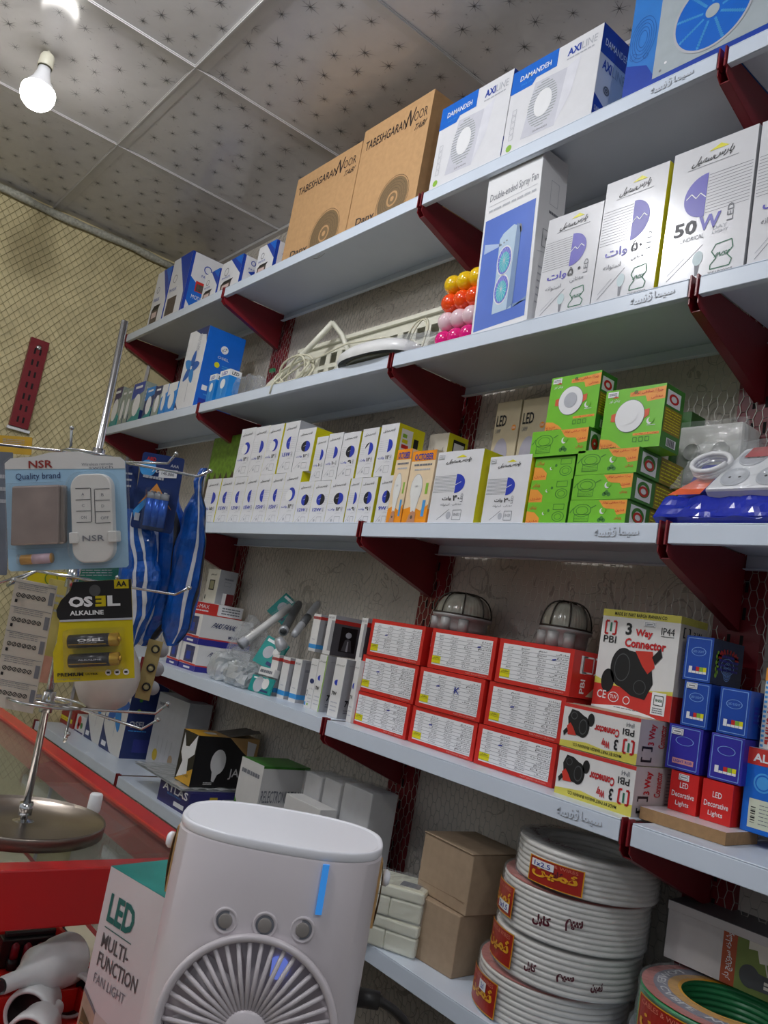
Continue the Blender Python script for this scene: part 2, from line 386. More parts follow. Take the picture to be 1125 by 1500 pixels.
# ------------------------------------------------------------------ shelving
LEVN = {'A': 'top', 'B': 'second', 'C': 'middle', 'D': 'fourth', 'E': 'lowest'}
BAYN = ['far left bay', 'second bay from the left wall', 'third bay from the left wall', 'nearest bay at the right edge']
COLN = ['by the yellow left wall', 'at the first joint', 'at the second joint', 'at the third joint, nearest right']
DARKSLOT = mat('dark_slot', (20, 8, 10), 0.8)
def fa_logo(f, x0, y0, x1, y1, m, l):
    f.text(fa('سیما'), x0+(x1-x0)*.55, y0, x1, y1, m, l, .01); f.text(fa('قفسه'), x0, y0, x0+(x1-x0)*.5, y1, m, l, .01)
LIP = .034
for lv in 'ABCDE':
    z = ZS[lv]
    for b in range(4):
        x0, x1 = COLX[b]+.0105, COLX[b+1]-.0105
        if b == 3: x1 = .1
        mb = MB(); t = .0025; yf = FRONT_Y; yb = WALL_Y-.030
        # folded tray: top, front lip with a return, back flange
        mb.box(x0, x1, yf, yb, z-t, z, SHELFM)
        mb.box(x0, x1, yf, yf+t, z-LIP, z-t, SHELFM)
        mb.box(x0, x1, yf+t, yf+.014, z-LIP, z-LIP+t, SHELFM)
        mb.box(x0, x1, yb-t, yb, z-.030, z-t, SHELFM)
        mb.box(x0, x1, yb-.014, yb-t, z-.030, z-.030+t, SHELFM)
        o = mb.build('metal_shelf', org=((x0+x1)/2, yf, z), bevel=.0012)
        tag(o, 'pale blue-grey steel shelf board, %s shelf, %s' % (LEVN[lv], BAYN[b]), 'shelf', 'steel shelf boards')
        lg = {('A', 2): (985, 110), ('B', 2): (955, 432), ('C', 2): (903, 775), ('D', 2): (848, 1193)}.get((lv, b))
        if lg:
            cx = PY(lg[0], lg[1], yf).x; m2 = MB(); f = Face(m2, (cx-.045, yf-.0005, z-.027), (1, 0, 0), (0, 0, 1), .09, .022); f.e = .0012
            fa_logo(f, 0, 0.1, 1, 0.9, SHELFM, 1); fa_logo(f, .01, .06, 1.01, .86, GREYCARD, .6)
            p = m2.build('embossed_logo', o, (o.location.x, o.location.y, o.location.z)); p['label'] = 'embossed Persian lettering on the shelf lip'
    for cI in range(4):
        X = COLX[cI]; z1 = z-LIP-.001; w = .0085
        prof = [(FRONT_Y+.004, z-.004), (WALL_Y-.03, z-.004), (WALL_Y-.03, z1-(.105 if lv != 'E' else .002)), (FRONT_Y+.016, z1-(.022 if lv != 'E' else .001)), (FRONT_Y+.004, z1-(.012 if lv != 'E' else .001))]
        mb = MB()
        for s_ in (-1, 1):
            a, b_ = X+s_*w-.001, X+s_*w+.001; n = len(prof)
            vs = [(a, p[0], p[1]) for p in prof]+[(b_, p[0], p[1]) for p in prof]
            mb.add(vs, [tuple(range(n))[::-1], tuple(range(n, 2*n))]+[(i, (i+1) % n, n+(i+1) % n, n+i) for i in range(n)], STEEL_RED)
        # folded lower edge and the two front tongues that hold the boards
        q0, q1 = Vector((0, FRONT_Y+.016, prof[3][1])), Vector((0, WALL_Y-.03, prof[2][1]))
        mb.add([(X-w, q0.y, q0.z), (X+w, q0.y, q0.z), (X+w, q1.y, q1.z), (X-w, q1.y, q1.z), (X-w, q0.y, q0.z+.002), (X+w, q0.y, q0.z+.002), (X+w, q1.y, q1.z+.002), (X-w, q1.y, q1.z+.002)],
               [(0, 1, 2, 3), (7, 6, 5, 4), (0, 4, 5, 1), (2, 6, 7, 3)], STEEL_RED)
        for s_ in (-1, 1):
            mb.box(X+s_*.006-.0016, X+s_*.006+.0016, FRONT_Y-.002, FRONT_Y+.012, z1-.001, z+.004, STEEL_RED)
        o = mb.build('shelf_bracket', org=(X, WALL_Y-.03, z1-.05))
        tag(o, 'dark red steel bracket under the %s shelf, %s' % (LEVN[lv], COLN[cI]), 'shelf bracket', 'red shelf brackets')
for cI in range(4):
    X = COLX[cI]; mb = MB(); z0, z1 = ZS['E']-.06, ZS['A']+.02
    mb.box(X-.045, X+.045, WALL_Y-.022, WALL_Y-.0005, z0, z1, STEEL_RED)
    if cI == 0: pass
    zz = z0+.05
    while zz < z1-.05:
        for dx in (-.012, .012): mb.box(X+dx-.003, X+dx+.003, WALL_Y-.0224, WALL_Y-.021, zz, zz+.022, DARKSLOT)
        zz += .05
    o = mb.build('shelf_upright', org=(X, WALL_Y, z0)); tag(o, 'tall slotted red steel upright behind the wire, %s' % COLN[cI], 'shelf upright', 'red shelf uprights')
# spare upright on the left wall
a, b_, c_, d_ = PX(42, 497, LEFT_X), PX(62, 500, LEFT_X), PX(40, 628, LEFT_X), PX(12, 627, LEFT_X)
mb = MB(); y0, y1 = .765, .840; z0, z1 = PX(26, 627, LEFT_X).z, PX(52, 498, LEFT_X).z
mb.box(LEFT_X+.008, LEFT_X+.03, y0, y1, z0, z1, STEEL_RED)
for i in range(7):
    for dy in (-.011, .011): mb.box(LEFT_X+.0295, LEFT_X+.0304, (y0+y1)/2+dy-.004, (y0+y1)/2+dy+.004, z0+.02+i*.05, z0+.045+i*.05, DARKSLOT)
o = mb.build('steel_rail', org=(LEFT_X+.01, (y0+y1)/2, z0)); tag(o, 'short slotted red steel rail screwed to the yellow left wall', 'steel rail')
m2 = MB(); m2.lathe([(.011, 0), (.011, .003), (.006, .005), (.001, .005)], CHROME, (LEFT_X+.0305, (y0+y1)/2, z1-.035), 14, (Vector((0, 1, 0)), Vector((0, 0, 1)), Vector((1, 0, 0))))
m2.build('screw', o, o.location)['label'] = 'bright round screw with washer'
mb = MB(); mb.box(LEFT_X+.008, LEFT_X+.022, y0-.005, y1+.012, z0-.014, z0-.001, WHITE); tag(mb.build('paper_strip', org=(LEFT_X+.01, .8, z0-.01), bevel=.002), 'small white paper strip tucked under the red rail on the left wall', 'paper')

# ------------------------------------------------------------------ ceiling bulb
bx, by = -2.548, .393
t = thing('light_bulb', 'lit white LED bulb in a cream holder hanging from the ceiling', 'light bulb', (bx, by, CEIL_Z-.19))
CREAM = mat('cream_bakelite', (214, 210, 190), 0.4); BW = mat('white_bulb_plastic', (226, 226, 228), 0.4)
mb = MB(); mb.lathe([(.004, 0), (.006, -.004), (.017, -.012), (.021, -.02), (.0225, -.052), (.021, -.054)], CREAM, (bx, by, CEIL_Z-.001)); mb.build('bulb_holder', t)
mb = MB(); mb.lathe([(.0205, -.055), (.0205, -.059)], mat('dark_ring', (60, 58, 40), .5), (bx, by, CEIL_Z)); mb.build('rubber_ring', t)
mb = MB(); mb.lathe([(.018, -.058), (.020, -.075), (.027, -.098), (.040, -.118), (.047, -.130)], BW, (bx, by, CEIL_Z)); mb.build('bulb_body', t)
GLOW = mat('lit_diffuser', (255, 252, 246), 0.5, emit=BULB_GLOW, var=0.0)
mb = MB(); mb.lathe([(.0472, -.129), (.050, -.140), (.0495, -.155), (.043, -.173), (.030, -.186), (.012, -.193), (.001, -.194)], GLOW, (bx, by, CEIL_Z)); mb.build('diffuser', t)

# ================================================================== top shelf
DBLUE = mat('deep_blue_card', (30, 66, 168), 0.3); MBLUE = mat('bright_blue_card', (20, 104, 206), 0.3); SKY = mat('sky_blue_card', (72, 158, 226), 0.3)
PHOTO = mat('brown_photo_print', (92, 80, 74), 0.45, var=0.4, scale=120); SALM = mat('pale_pink_print', (214, 190, 186), 0.4)
zA = ZS['A']
def meterbox(front_tri=True):
    def art(f, s, t):
        f.poly([(.42, 1), (1, 1), (1, .42)], DBLUE, 1); f.poly([(1, 1), (.6, 1), (1, .68)], MBLUE, 2)
        f.rect(.12, .06, .62, .30, PHOTO, 1); f.poly([(.12, .30), (.62, .30), (.70, .38), (.25, .38)], BLACK, 1); f.rect(.2, .16, .54, .26, SALM, 2)
        f.ring(.3, .66, .10*f.w, .003, GREY); f.text('PAYLIX', .12, .46, .52, .52, DBLUE, 2, .01)
        s.rect(0, 0, .12, 1, DBLUE, 1); s.poly([(.3, .55), (1, .8), (1, .25)], DBLUE, 1); s.rect(.25, .06, .7, .22, PHOTO, 1)
        s.ring(.45, .84, .1*s.w, .003, DBLUE); s.text('PAYLIX', .3, .62, .75, .68, DBLUE, 2)
    return art
def bigmeter(f, s, t):
    f.poly([(.35, 1), (1, 1), (1, .3)], DBLUE, 1); f.rect(.1, .08, .6, .36, PHOTO, 1); f.ring(.3, .66, .1*f.w, .003, GREY); f.text('PAYLIX', .1, .46, .5, .51, DBLUE)
    f.rect(.93, 0, 1, 1, DBLUE, 2)
    s.rect(0, 0, .08, 1, DBLUE, 1); s.poly([(.08, .62), (.08, .25), (.45, .02), (.62, .18), (.62, .40)], MBLUE, 1)
    s.rect(.25, .42, .6, .58, RED, 2); s.rect(.28, .43, .57, .54, PHOTO, 3); s.ring(.5, .80, .11*s.w, .004, DBLUE); s.text('PAYLIX', .36, .66, .66, .70, DBLUE); s.text('MODEL', .2, .30, .55, .36, WHITE, 3)
    t.rect(0, 0, 1, 1, DBLUE, 1)
rowA = [('white and blue electrical box at the far left end of the top shelf', (226, 430), (244, 430), (240, 397), .10, meterbox(), 1.17),
        ('tall blue and white electrical box with side panel, second on the top shelf', (250, 410), (273.6, 410), (281, 368), None, bigmeter, 1.17),
        ('small white box with blue corner standing against the tall blue and white box', (298, 420), (317, 420), (320, 394), .05, meterbox(), 1.17),
        ('white box with blue triangle above the first shelf joint, top shelf', (322, 410), (349, 410), (352, 374), None, meterbox(), 1.17),
        ('white box with blue triangle next to the brown cartons, top shelf', (375, 390), (398, 390), (401, 353), None, meterbox(), 1.17)]
for i, (lab, L, R, T, d, art, Y) in enumerate(rowA):
    x, w, h = span(L, R, T, Y, zA)
    if d is None: d = {1: .16, 3: .10, 4: .10}[i]
    carton('electrical_box', lab, 'box', w, d, h, (x, Y, zA), CARD, art=art, group='blue and white boxes on the top shelf')
# two brown cartons
DISC = mat('brown_disc_print', (128, 104, 72), 0.6, var=0.15, scale=200); INK = mat('brown_black_ink', (52, 40, 34), 0.6)
def cart_art(cut):
    def art(f, s, t):
        f.text('TABESHGARAN', .06, .78, .68, .87, INK, 2, .012); f.text('N', .67, .77, .76, .93, INK, 2, .01, shear=.45); f.text('OOR', .77, .79, .95, .88, INK, 2, .0); f.text('TABI', .80, .70, .95, .755, INK, 2, .01, shear=.2)
        cx, cy, r = .66, .14, .21*f.w
        f.disc(cx, cy, r, DISC, 1, n=40); f.ring(cx, cy, r*1.08, .0012, INK); f.ring(cx, cy, r*.36, .006, KRAFT, 3); f.disc(cx, cy, r*.12, KRAFT, 3)
        for k in range(4): f.ring(cx, cy, r*(.5+.13*k), .0007, INK, 2)
        f.text('Dany', .14, .02, .42, .11, INK, 2, .02)
        s.text('TABESHGARAN NOOR', .25, .30, .60, .92, INK, 2, .01, rot=1); s.text('ZZ', .2, .05, .5, .14, INK, 2, .02, rot=1)
    return art
for lab, L, R, T, d in (('brown cardboard lamp carton on the top shelf, left of the pair', (425, 322), (519.5, 272), (480, 238), .19), ('brown cardboard lamp carton on the top shelf beside the white fan boxes', (520, 272), (624.5, 205), (580, 166), .19)):
    x, w, h = span(L, R, T, 1.168, zA)
    o = carton('cardboard_carton', lab, 'carton', w-.002, d, h, (x, 1.168, zA+.001), KRAFT, art=cart_art(0), group='brown cartons on the top shelf', bevel=.002)
    m2 = MB(); m2.box(0, w-.002, d/2-.024, d/2+.024, h+.0002, h+.001, mat('packing_tape', (176, 140, 96), .2)); m2.build('packing_tape', o, (0, 0, 0))
# white extractor fan boxes
FANGREY = mat('fan_picture_grey', (206, 206, 216), 0.4); FANSH = mat('fan_picture_shade', (222, 222, 230), .4); GRILL = mat('fan_picture_grille', (150, 158, 156), .5); LIME = mat('lime_print', (140, 186, 60), .4)
def axi(f, s, t):
    f.poly([(0, 1), (.53, 1), (.53, .80), (.30, .80), (.26, .74), (0, .74)], MBLUE, 1)
    f.text('DAMANDEH', .1, .85, .46, .91, WHITE, 2, .012); f.text('SINCE 1970', .12, .79, .25, .81, SKY, 2)
    f.text('AXI', .64, .84, .78, .92, DBLUE, 2, .03); f.text('LINE', .79, .84, .95, .92, LGREY, 2); f.words(.64, .79, .93, .82, 1, LGREY, 2)
    f.poly([(.22, .15), (.60, .13), (.66, .72), (.30, .74)], FANGREY, 1); f.poly([(.60, .13), (.74, .40), (.80, .78), (.66, .72)], FANSH, 1)
    cx, cy = .42, .46
    for k in range(17):
        yy = cy+.24*(-1+2*k/16); hw = .165*math.sqrt(max(0, 1-((yy-cy)/.25)**2))
        f.rect(cx-hw, yy-.005, cx+hw, yy+.005, GRILL, 2)
    f.disc(cx+.01, cy, .10*f.w, WHITE, 3, ry=.15*f.h); f.text('DAMANDEH', .36, .165, .52, .185, GREY, 2)
    for k in range(5): f.frame(.07, .20+k*.07, .115, .255+k*.07, .001, LGREY)
    f.disc(.09, .11, .035*f.w, LIME, 1)
    s.rect(0, .70, 1, 1, DBLUE, 1); s.text('DAMANDEH', .12, .80, .9, .87, WHITE, 2, .01); s.text('AXI', .12, .56, .42, .66, DBLUE, 2, .03); s.text('LINE', .45, .56, .88, .66, LGREY, 2)
    s.ring(.35, .38, .10*s.w, .004, GREY); s.ring(.35, .38, .05*s.w, .004, GREY); s.poly([(0, .28), (0, .08), (.5, .08), (.5, .18)], DBLUE, 1); s.text('DAMANDEH', .06, .12, .42, .17, WHITE, 2)
for lab, L, R, T, in (('white and blue extractor fan box beside the brown cartons, top shelf', (638, 222), (744, 162), (700, 131)), ('white and blue extractor fan box with blue side panel showing, top shelf', (744.6, 162), (876.5, 98), (815, 73))):
    x, w, h = span(L, R, T, 1.166, zA)
    carton('extractor_fan_box', lab, 'box', w-.001, .105, h, (x, 1.166, zA), CARD, art=axi, group='white extractor fan boxes on the top shelf')
# big blue fan box
AZ = mat('azure_card', (54, 130, 214), 0.3, var=0.3, scale=4); PLATE = mat('grey_fan_plate_print', (170, 180, 186), .4); LINEB = mat('blue_contour_line', (34, 92, 172), .4)
def bluefan(f, s, t):
    f.poly([(0, 0), (1, 0), (1, .08), (.15, .08), (.10, .20), (0, .26)], DBLUE, 1)
    f.poly([(.136, .08), (1, .085), (1, 1), (.136, 1)], PLATE, 2)
    cx, cy, r = .37, .34, .078
    f.disc(cx, cy, r, MBLUE, 4, n=48); f.ring(cx, cy, r*1.04, .005, LGREY, 5, n=48); f.disc(cx, cy, .014, PLATE, 6)
    for k in range(9):
        a = k*40+10; a1 = math.radians(a)
        for q in range(10):
            rr = r*(.25+.07*q); f.line(cx+rr*math.cos(a1)/f.w, cy+rr*math.sin(a1)/f.h, cx+(rr+.006)*math.cos(a1+.05)/f.w, cy+(rr+.006)*math.sin(a1+.05)/f.h, .005, SKY, 5)
    for k in range(5): f.ring(.065, .40, .010+.005*k, .0008, LINEB, 2, ry=.02+.008*k)
    for k in range(2): f.disc(.19+k*-.02, .15-k*.04, .003, WHITE if k == 0 else GREY, 4)
    f.ring(.03, .30, .008, .001, LINEB); f.ring(.09, .27, .006, .001, LINEB)
x0 = PY(914.5, 118, 1.168).x
carton('ventilator_box', 'large blue ventilator box with fan picture at the right end of the top shelf', 'box', .50, .2, .34, (x0, 1.168, zA), AZ, top=DBLUE, art=bluefan)

# ================================================================== second shelf
zB = ZS['B']
TEAL = mat('teal_card', (30, 140, 140), .35); NAVY = mat('navy_card', (38, 52, 104), .35); SAGE = mat('grey_green_card', (150, 160, 150), .4); CYAN = mat('cyan_card', (24, 132, 214), .3)
PURP = mat('plum_card', (70, 60, 104), .4)
def pack(c1, c2, c3, wht=True):
    def art(f, s, t):
        f.poly([(0, 1), (1, 1), (1, .75), (0, .6)], c1, 1); f.poly([(0, 0), (1, 0), (1, .38), (0, .08)], c2, 1)
        if wht: f.disc(.55, .45, .30*f.w, WHITE, 2, ry=.27*f.h)
        f.rect(.2, .86, .8, .92, WHITE, 2); s.rect(0, 0, 1, .3, c3, 1); s.words(.15, .5, .85, .9, 4, LGREY, 2)
    return art
rowB = [((164, 590), (176.5, 590), 570, pack(PURP, TEAL, TEAL), SAGE, 'dark teal bulb box at the left end of the second shelf'),
        ((178, 588), (184.5, 588), 571, pack(SAGE, SAGE, NAVY), SAGE, 'slim grey bulb box, second from the left end of the second shelf'),
        ((185.5, 586), (192, 586), 569, pack(SAGE, SAGE, NAVY), SAGE, 'slim grey bulb box, third from the left end of the second shelf'),
        ((193, 584), (209, 584), 563, pack(DBLUE, TEAL, NAVY), SAGE, 'larger blue and teal bulb box on the left of the second shelf'),
        ((214, 580), (226, 580), 568, pack(CYAN, TEAL, NAVY), NAVY, 'navy bulb box with cyan swirl on the second shelf'),
        ((227.5, 576), (237, 576), 566, pack(NAVY, SAGE, TEAL), SAGE, 'grey-green bulb box leaning beside the blue packs, second shelf'),
        ((238, 574), (246, 574), 563, pack(WHITE, CYAN, CYAN), CYAN, 'narrow blue bulb pack left of its twin, second shelf'),
        ((247, 572), (259.5, 572), 561, pack(WHITE, CYAN, CYAN), CYAN, 'blue bulb pack with white top standing by the tall fan box')]
for L, R, tv, art, m, lab in rowB:
    x, w, h = span(L, R, (L[0]+6, tv), 1.172, zB)
    carton('bulb_box', lab, 'box', w*.97, .05, max(h, .05), (x, 1.172, zB), m, art=art, group='small bulb boxes on the second shelf')
PETAL = mat('petal_blue_print', (40, 132, 206), .4); PETAL2 = mat('petal_deep_print', (36, 96, 180), .4)
def flower(f, cx, cy, r, l=2):
    for k in range(5):
        a = math.radians(90+72*k-12); ca, sa = math.cos(a), math.sin(a); pts = []
        for i in range(16):
            q = 2*math.pi*i/16; u = r*(.55+.45*math.cos(q)); v = r*.21*math.sin(q)*(1.2-.4*math.cos(q))
            pts.append((cx+(u*ca-v*sa)/f.w, cy+(u*sa+v*ca)/f.h*1.0))
        f.poly(pts, PETAL if k % 2 else PETAL2, l+(k % 2))
def fanbox_tall(word):
    def art(f, s, t):
        f.poly([(.30, 1), (1, 1), (1, .80), (.92, .90), (.6, .93)], NAVY, 1); f.poly([(0, .13), (.25, 0), (0, 0)], NAVY, 1); f.rect(.02, .015, .14, .05, WHITE, 2)
        flower(f, .47, .52, .42*f.w); f.line(.47, .4, .5, .1, .004, LGREY, 1); f.text('SEPID FAN', .55, .72, .72, .93, LGREY, 2, rot=1)
        s.ring(.5, .78, .10*s.w, .01, WHITE); s.line(.44, .76, .56, .80, .006, WHITE); s.text(word, .36, .66, .66, .69, WHITE, 3)
        for k in range(3):
            s.disc(.38, .58-.15*k, .07*s.w, (YELLOW, LIME, LIME)[k], 2); s.words(.52, .55-.15*k, .86, .60-.15*k, 2, SKY, 2)
        for k in range(2): s.rect(.12+.2*k, .24, .26+.2*k, .30, WHITE, 2)
        s.words(.2, .18, .6, .21, 1, SKY, 2); s.rect(.1, .02, .55, .14, BLUE, 1)
    return art
x, w, h = span((270, 530), (296, 530), (300, 479.5), 1.166, zB)
carton('pedestal_fan_box', 'tall blue and white fan box with blue flower blades on the second shelf', 'box', w, .155, h, (x, 1.166, zB), CARD, side=MBLUE, top=NAVY, art=fanbox_tall('OSEL'))
def ledpack(f, s, t):
    f.rect(0, .80, 1, 1, WHITE, 1); f.text('LED', .2, .84, .8, .95, BLUE, 2, .02); f.disc(.5, .55, .25*f.w, WHITE, 2.5, ry=.16*f.h); f.poly([(.36, .45), (.64, .45), (.56, .15), (.44, .15)], SKY, 2)
    s.rect(0, .80, 1, 1, WHITE, 1); s.text('LED', .2, .84, .8, .95, BLACK, 2, .02)
for L, R, T, lab in (((305, 567), (318, 567), (312, 549), 'small cyan bulb pack in front of the tall fan box, left of two'), ((319.5, 563), (333, 563), (326, 543.5), 'small cyan bulb pack beside the crumpled clear bag, right of two')):
    x, w, h = span(L, R, T, 1.163, zB)
    if L[0] < 310: w = min(w, .05)
    carton('bulb_pack', lab, 'box', w, .045, h, (PY(*L, 1.163).x+.0, 1.163, zB), CYAN, art=ledpack, group='cyan bulb packs on the second shelf')
def crumple(name, lab, cat, c, sx, sy, sz, m, seed=0, nu=26, nv=16, amp=.25, group=None, build=True, parent=None):
    """A crumpled bag resting on its base: a lumpy closed skin, flat underneath."""
    def fn(a, b):
        th = 2*math.pi*a; ph = math.pi*(b-.5); d = Vector((math.cos(th)*math.cos(ph), math.sin(th)*math.cos(ph), math.sin(ph)))
        k = 1+amp*(noise.noise(d*2.3+Vector((seed, 0, 0)))+.6*noise.noise(d*5.5+Vector((0, seed, 0))))
        sq = lambda t: math.copysign(abs(t)**.7, t)
        return (c[0]+sx*sq(d.x)*k, c[1]+sy*sq(d.y)*k, c[2]+max(sz*(sq(d.z)*k+.85), .0008))
    mb = MB(); mb.grid(fn, nu, nv, m, smooth=False, closed_u=True)
    o = mb.build(name, parent, (c[0], c[1], c[2]) if parent is None else None)
    if parent is None: tag(o, lab, cat, group)
    return o
p = PY(357, 575, 1.20); crumple('plastic_bag', 'crumpled empty clear plastic bag beside the cyan bulb packs, second shelf', 'bag', (p.x, 1.215, zB), .075, .035, .048, CLEAR, 3, amp=.35)

# slotted white fixtures with their cables
IVORY = mat('ivory_plastic', (222, 220, 204), .4); IVORYC = mat('ivory_cable', (214, 210, 186), .4); SLOT = mat('slot_shadow_plastic', (140, 138, 128), .6)
YF = 1.30
xa, xb = PY(440, 520, YF).x, PY(652, 460, YF).x; zt = PY(560, 484, YF).z
t = thing('light_fitting', 'long ivory slotted plastic light fitting lying behind the wrapped street lamp', 'light fitting', ((xa+xb)/2, YF, zB), None)
hh = zt-zB; mb = MB(); n = 12; wS = (xb-xa)/n
# front web with two rows of slots, built as ribs
for zr0, zr1 in ((0, .36), (.56, .64), (.84, 1.0)): mb.box(xa, xb, YF-.002, YF+.002, zB+hh*zr0+.0005, zB+hh*zr1, IVORY)
for i in range(n+1):
    q = xa+i*wS; mb.box(max(q-wS*.2, xa), min(q+wS*.2, xb), YF-.0015, YF+.0015, zB+hh*.34, zB+hh*.86, IVORY)
mb.build('slotted_web', t)
mb = MB(); mb.box(xa, xb, YF-.012, YF+.06, zt, zt+.012, IVORY); mb.box(xa, xb, YF+.056, YF+.06, zB, zt, IVORY); mb.build('top_channel', t)
mb = MB(); x0 = PY(400, 540, 1.24).x; x1 = PY(478, 500, 1.24).x; z1 = PY(478, 473, 1.24).z
mb.tube([(x0, 1.22, zB+.02), (x0+.02, 1.23, zB+.05), ((x0+x1)/2, 1.24, (zB+z1)/2+.01), (x1, 1.25, z1)], .010, IVORY, 6); mb.tube([(x1, 1.25, z1), (x1+.05, 1.26, z1-.045), (x1+.12, 1.28, zB+.06)], .008, IVORY, 6)
mb.box(x0, x0+.16, 1.20, 1.26, zB+.004, zB+.03, IVORY)
o = mb.build('mounting_frame', org=(x0, 1.24, zB)); tag(o, 'ivory plastic mounting frame sticking up at the left of the slotted fitting', 'frame')
mb = MB(); rr = random.Random(4); pts = []
cx = PY(412, 535, 1.19).x
for i in range(90):
    a = i/90*2*math.pi*4.2; pts.append((cx+.07+.075*math.cos(a)*(1+.12*math.sin(a*.37))+.02*i/90, 1.195+.015*math.sin(a*1.3), zB+.050+.040*math.sin(a+.4)+.012*math.sin(a*.21)))
pts = [p_ if p_[2] > zB+.004 else (p_[0], p_[1], zB+.004) for p_ in pts]
mb.tube(pts, .0032, IVORYC, 7)
mb.tube([pts[-1], (pts[-1][0]+.08, 1.19, zB+.075), (pts[-1][0]+.20, 1.20, zB+.10), (pts[-1][0]+.32, 1.24, zB+.112), (pts[-1][0]+.40, 1.28, zB+.10)], .0028, IVORYC, 7)
g = PY(398, 543, 1.17); mb.tube([(cx+.05, 1.175, zB+.05), (cx+.055, 1.165, zB+.03), (cx+.05, 1.150-.004, zB+.002), (cx+.045, 1.1455, zB-.03)], .0026, IVORYC, 6)
o = mb.build('power_cable', org=(cx, 1.195, zB)); tag(o, 'ivory power cable in loose loops at the left of the slotted fitting', 'cable')
m2 = MB(); m2.box(g.x-.012, g.x+.012, 1.168, 1.176, g.z-.004, g.z+.007, mat('green_terminal', (20, 110, 70), .4)); m2.build('terminal', o, o.location)['label'] = 'small green terminal block'
mb = MB(); cx = PY(622, 478, 1.255).x; mb.tube([(cx+.045*math.cos(a)*.8+.01*math.sin(a*.5), 1.235+.01*math.sin(a), zB+.075+.062*math.sin(a)) for a in [i*.25 for i in range(62)]], .0024, IVORYC, 6)
o = mb.build('cable_loop', org=(cx, 1.24, zB)); tag(o, 'thin ivory cable loop standing beside the coloured balls, second shelf', 'cable')
# wrapped oval street lamp jutting over the lip
xa, xb = PY(487, 545, 1.145).x, PY(585, 515, 1.145).x
t = thing('street_lamp', 'white oval street lamp head in clear wrap jutting over the second shelf lip', 'lamp', ((xa+xb)/2, 1.18, zB))
LW2 = mat('white_lamp_shell', (232, 232, 232), .3); LENS = mat('greenish_lamp_lens', (130, 134, 120), .25)
mb = MB(); cxm = (xa+xb)/2; rx = (xb-xa)/2+.01; ry = .075
def shell(a, b):
    th = 2*math.pi*a; k = [(1.0, 0.004), (1.04, .012), (1.0, .028), (.85, .042), (.45, .052), (.02, .055)][round(b*5)]
    sq = lambda q: math.copysign(abs(q)**.75, q)
    return (cxm+rx*k[0]*sq(math.cos(th)), 1.20+ry*k[0]*sq(math.sin(th)), zB+k[1]+.004)
mb.grid(shell, 40, 6, LW2, True, True); mb.build('lamp_shell', t)
mb = MB(); mb.lathe([(1, 0), (.9, -.003), (.02, -.003)], LENS, (0, 0, 0), 32); mb.v = [(cxm+p_[0]*rx*.88, 1.20+p_[1]*ry*.88, zB+.008+p_[2]) for p_ in mb.v]; mb.build('lens', t)
mb = MB(); c_ = (cxm, 1.225, zB+.002)
def wrapf(a, b):
    th = 2*math.pi*a; ph = math.pi*.5*b; d = Vector((math.cos(th)*math.cos(ph), math.sin(th)*math.cos(ph), math.sin(ph))); k = 1+.16*noise.noise(d*4)+.08*noise.noise(d*11)
    return (c_[0]+(rx+.09)*d.x*k+.06*(d.x > 0)*d.x, c_[1]+.075*d.y*k, c_[2]+.082*max(d.z, 0)*k)
mb.grid(wrapf, 48, 12, CLEAR, False, True); mb.build('bubble_wrap', t)
mb = MB(); x0 = PY(425, 555, 1.18).x; mb.grid(lambda a, b: (x0+.30*a, 1.175+.09*b, zB+.002+.035*math.sin(math.pi*b)*math.sin(math.pi*a)*(1+.35*noise.noise(Vector((a*9, b*7, 2))))), 30, 12, WHITE, False)
o = mb.build('foam_sheet', org=(x0, 1.18, zB)); tag(o, 'crinkled white foam sheet lying between the cable loops and street lamp', 'wrapping')
# coloured balls, four rows of three
BALLS = [('magenta', (226, 24, 126)), ('pale pink', (236, 206, 214)), ('orange', (246, 78, 20)), ('yellow', (242, 196, 14))]
R_B = .0245; proto = None; POS = ['left', 'middle', 'right']
for r_, (cn, rgb) in enumerate(BALLS):
    m = mat('glossy_%s_ball' % cn.replace(' ', '_'), rgb, .15, var=.03, coat=.5)
    for c_i in range(3):
        u = 653+18.2*c_i; z = zB+R_B+r_*.0478; Yb = 1.192
        X = PY(u, 490-6*c_i, Yb).x
        mb = MB(); mb.lathe([(R_B*math.sin(math.pi*k/14)+1e-5, -R_B*math.cos(math.pi*k/14)) for k in range(15)], m, (X, Yb, z), 24, cap=False)
        o = mb.build('ball', org=(X, Yb, z-R_B))
        tag(o, '%s glossy ball, %s of its row, stacked beside the spray fan box' % (cn, POS[c_i]), 'ball', 'coloured balls on the second shelf')
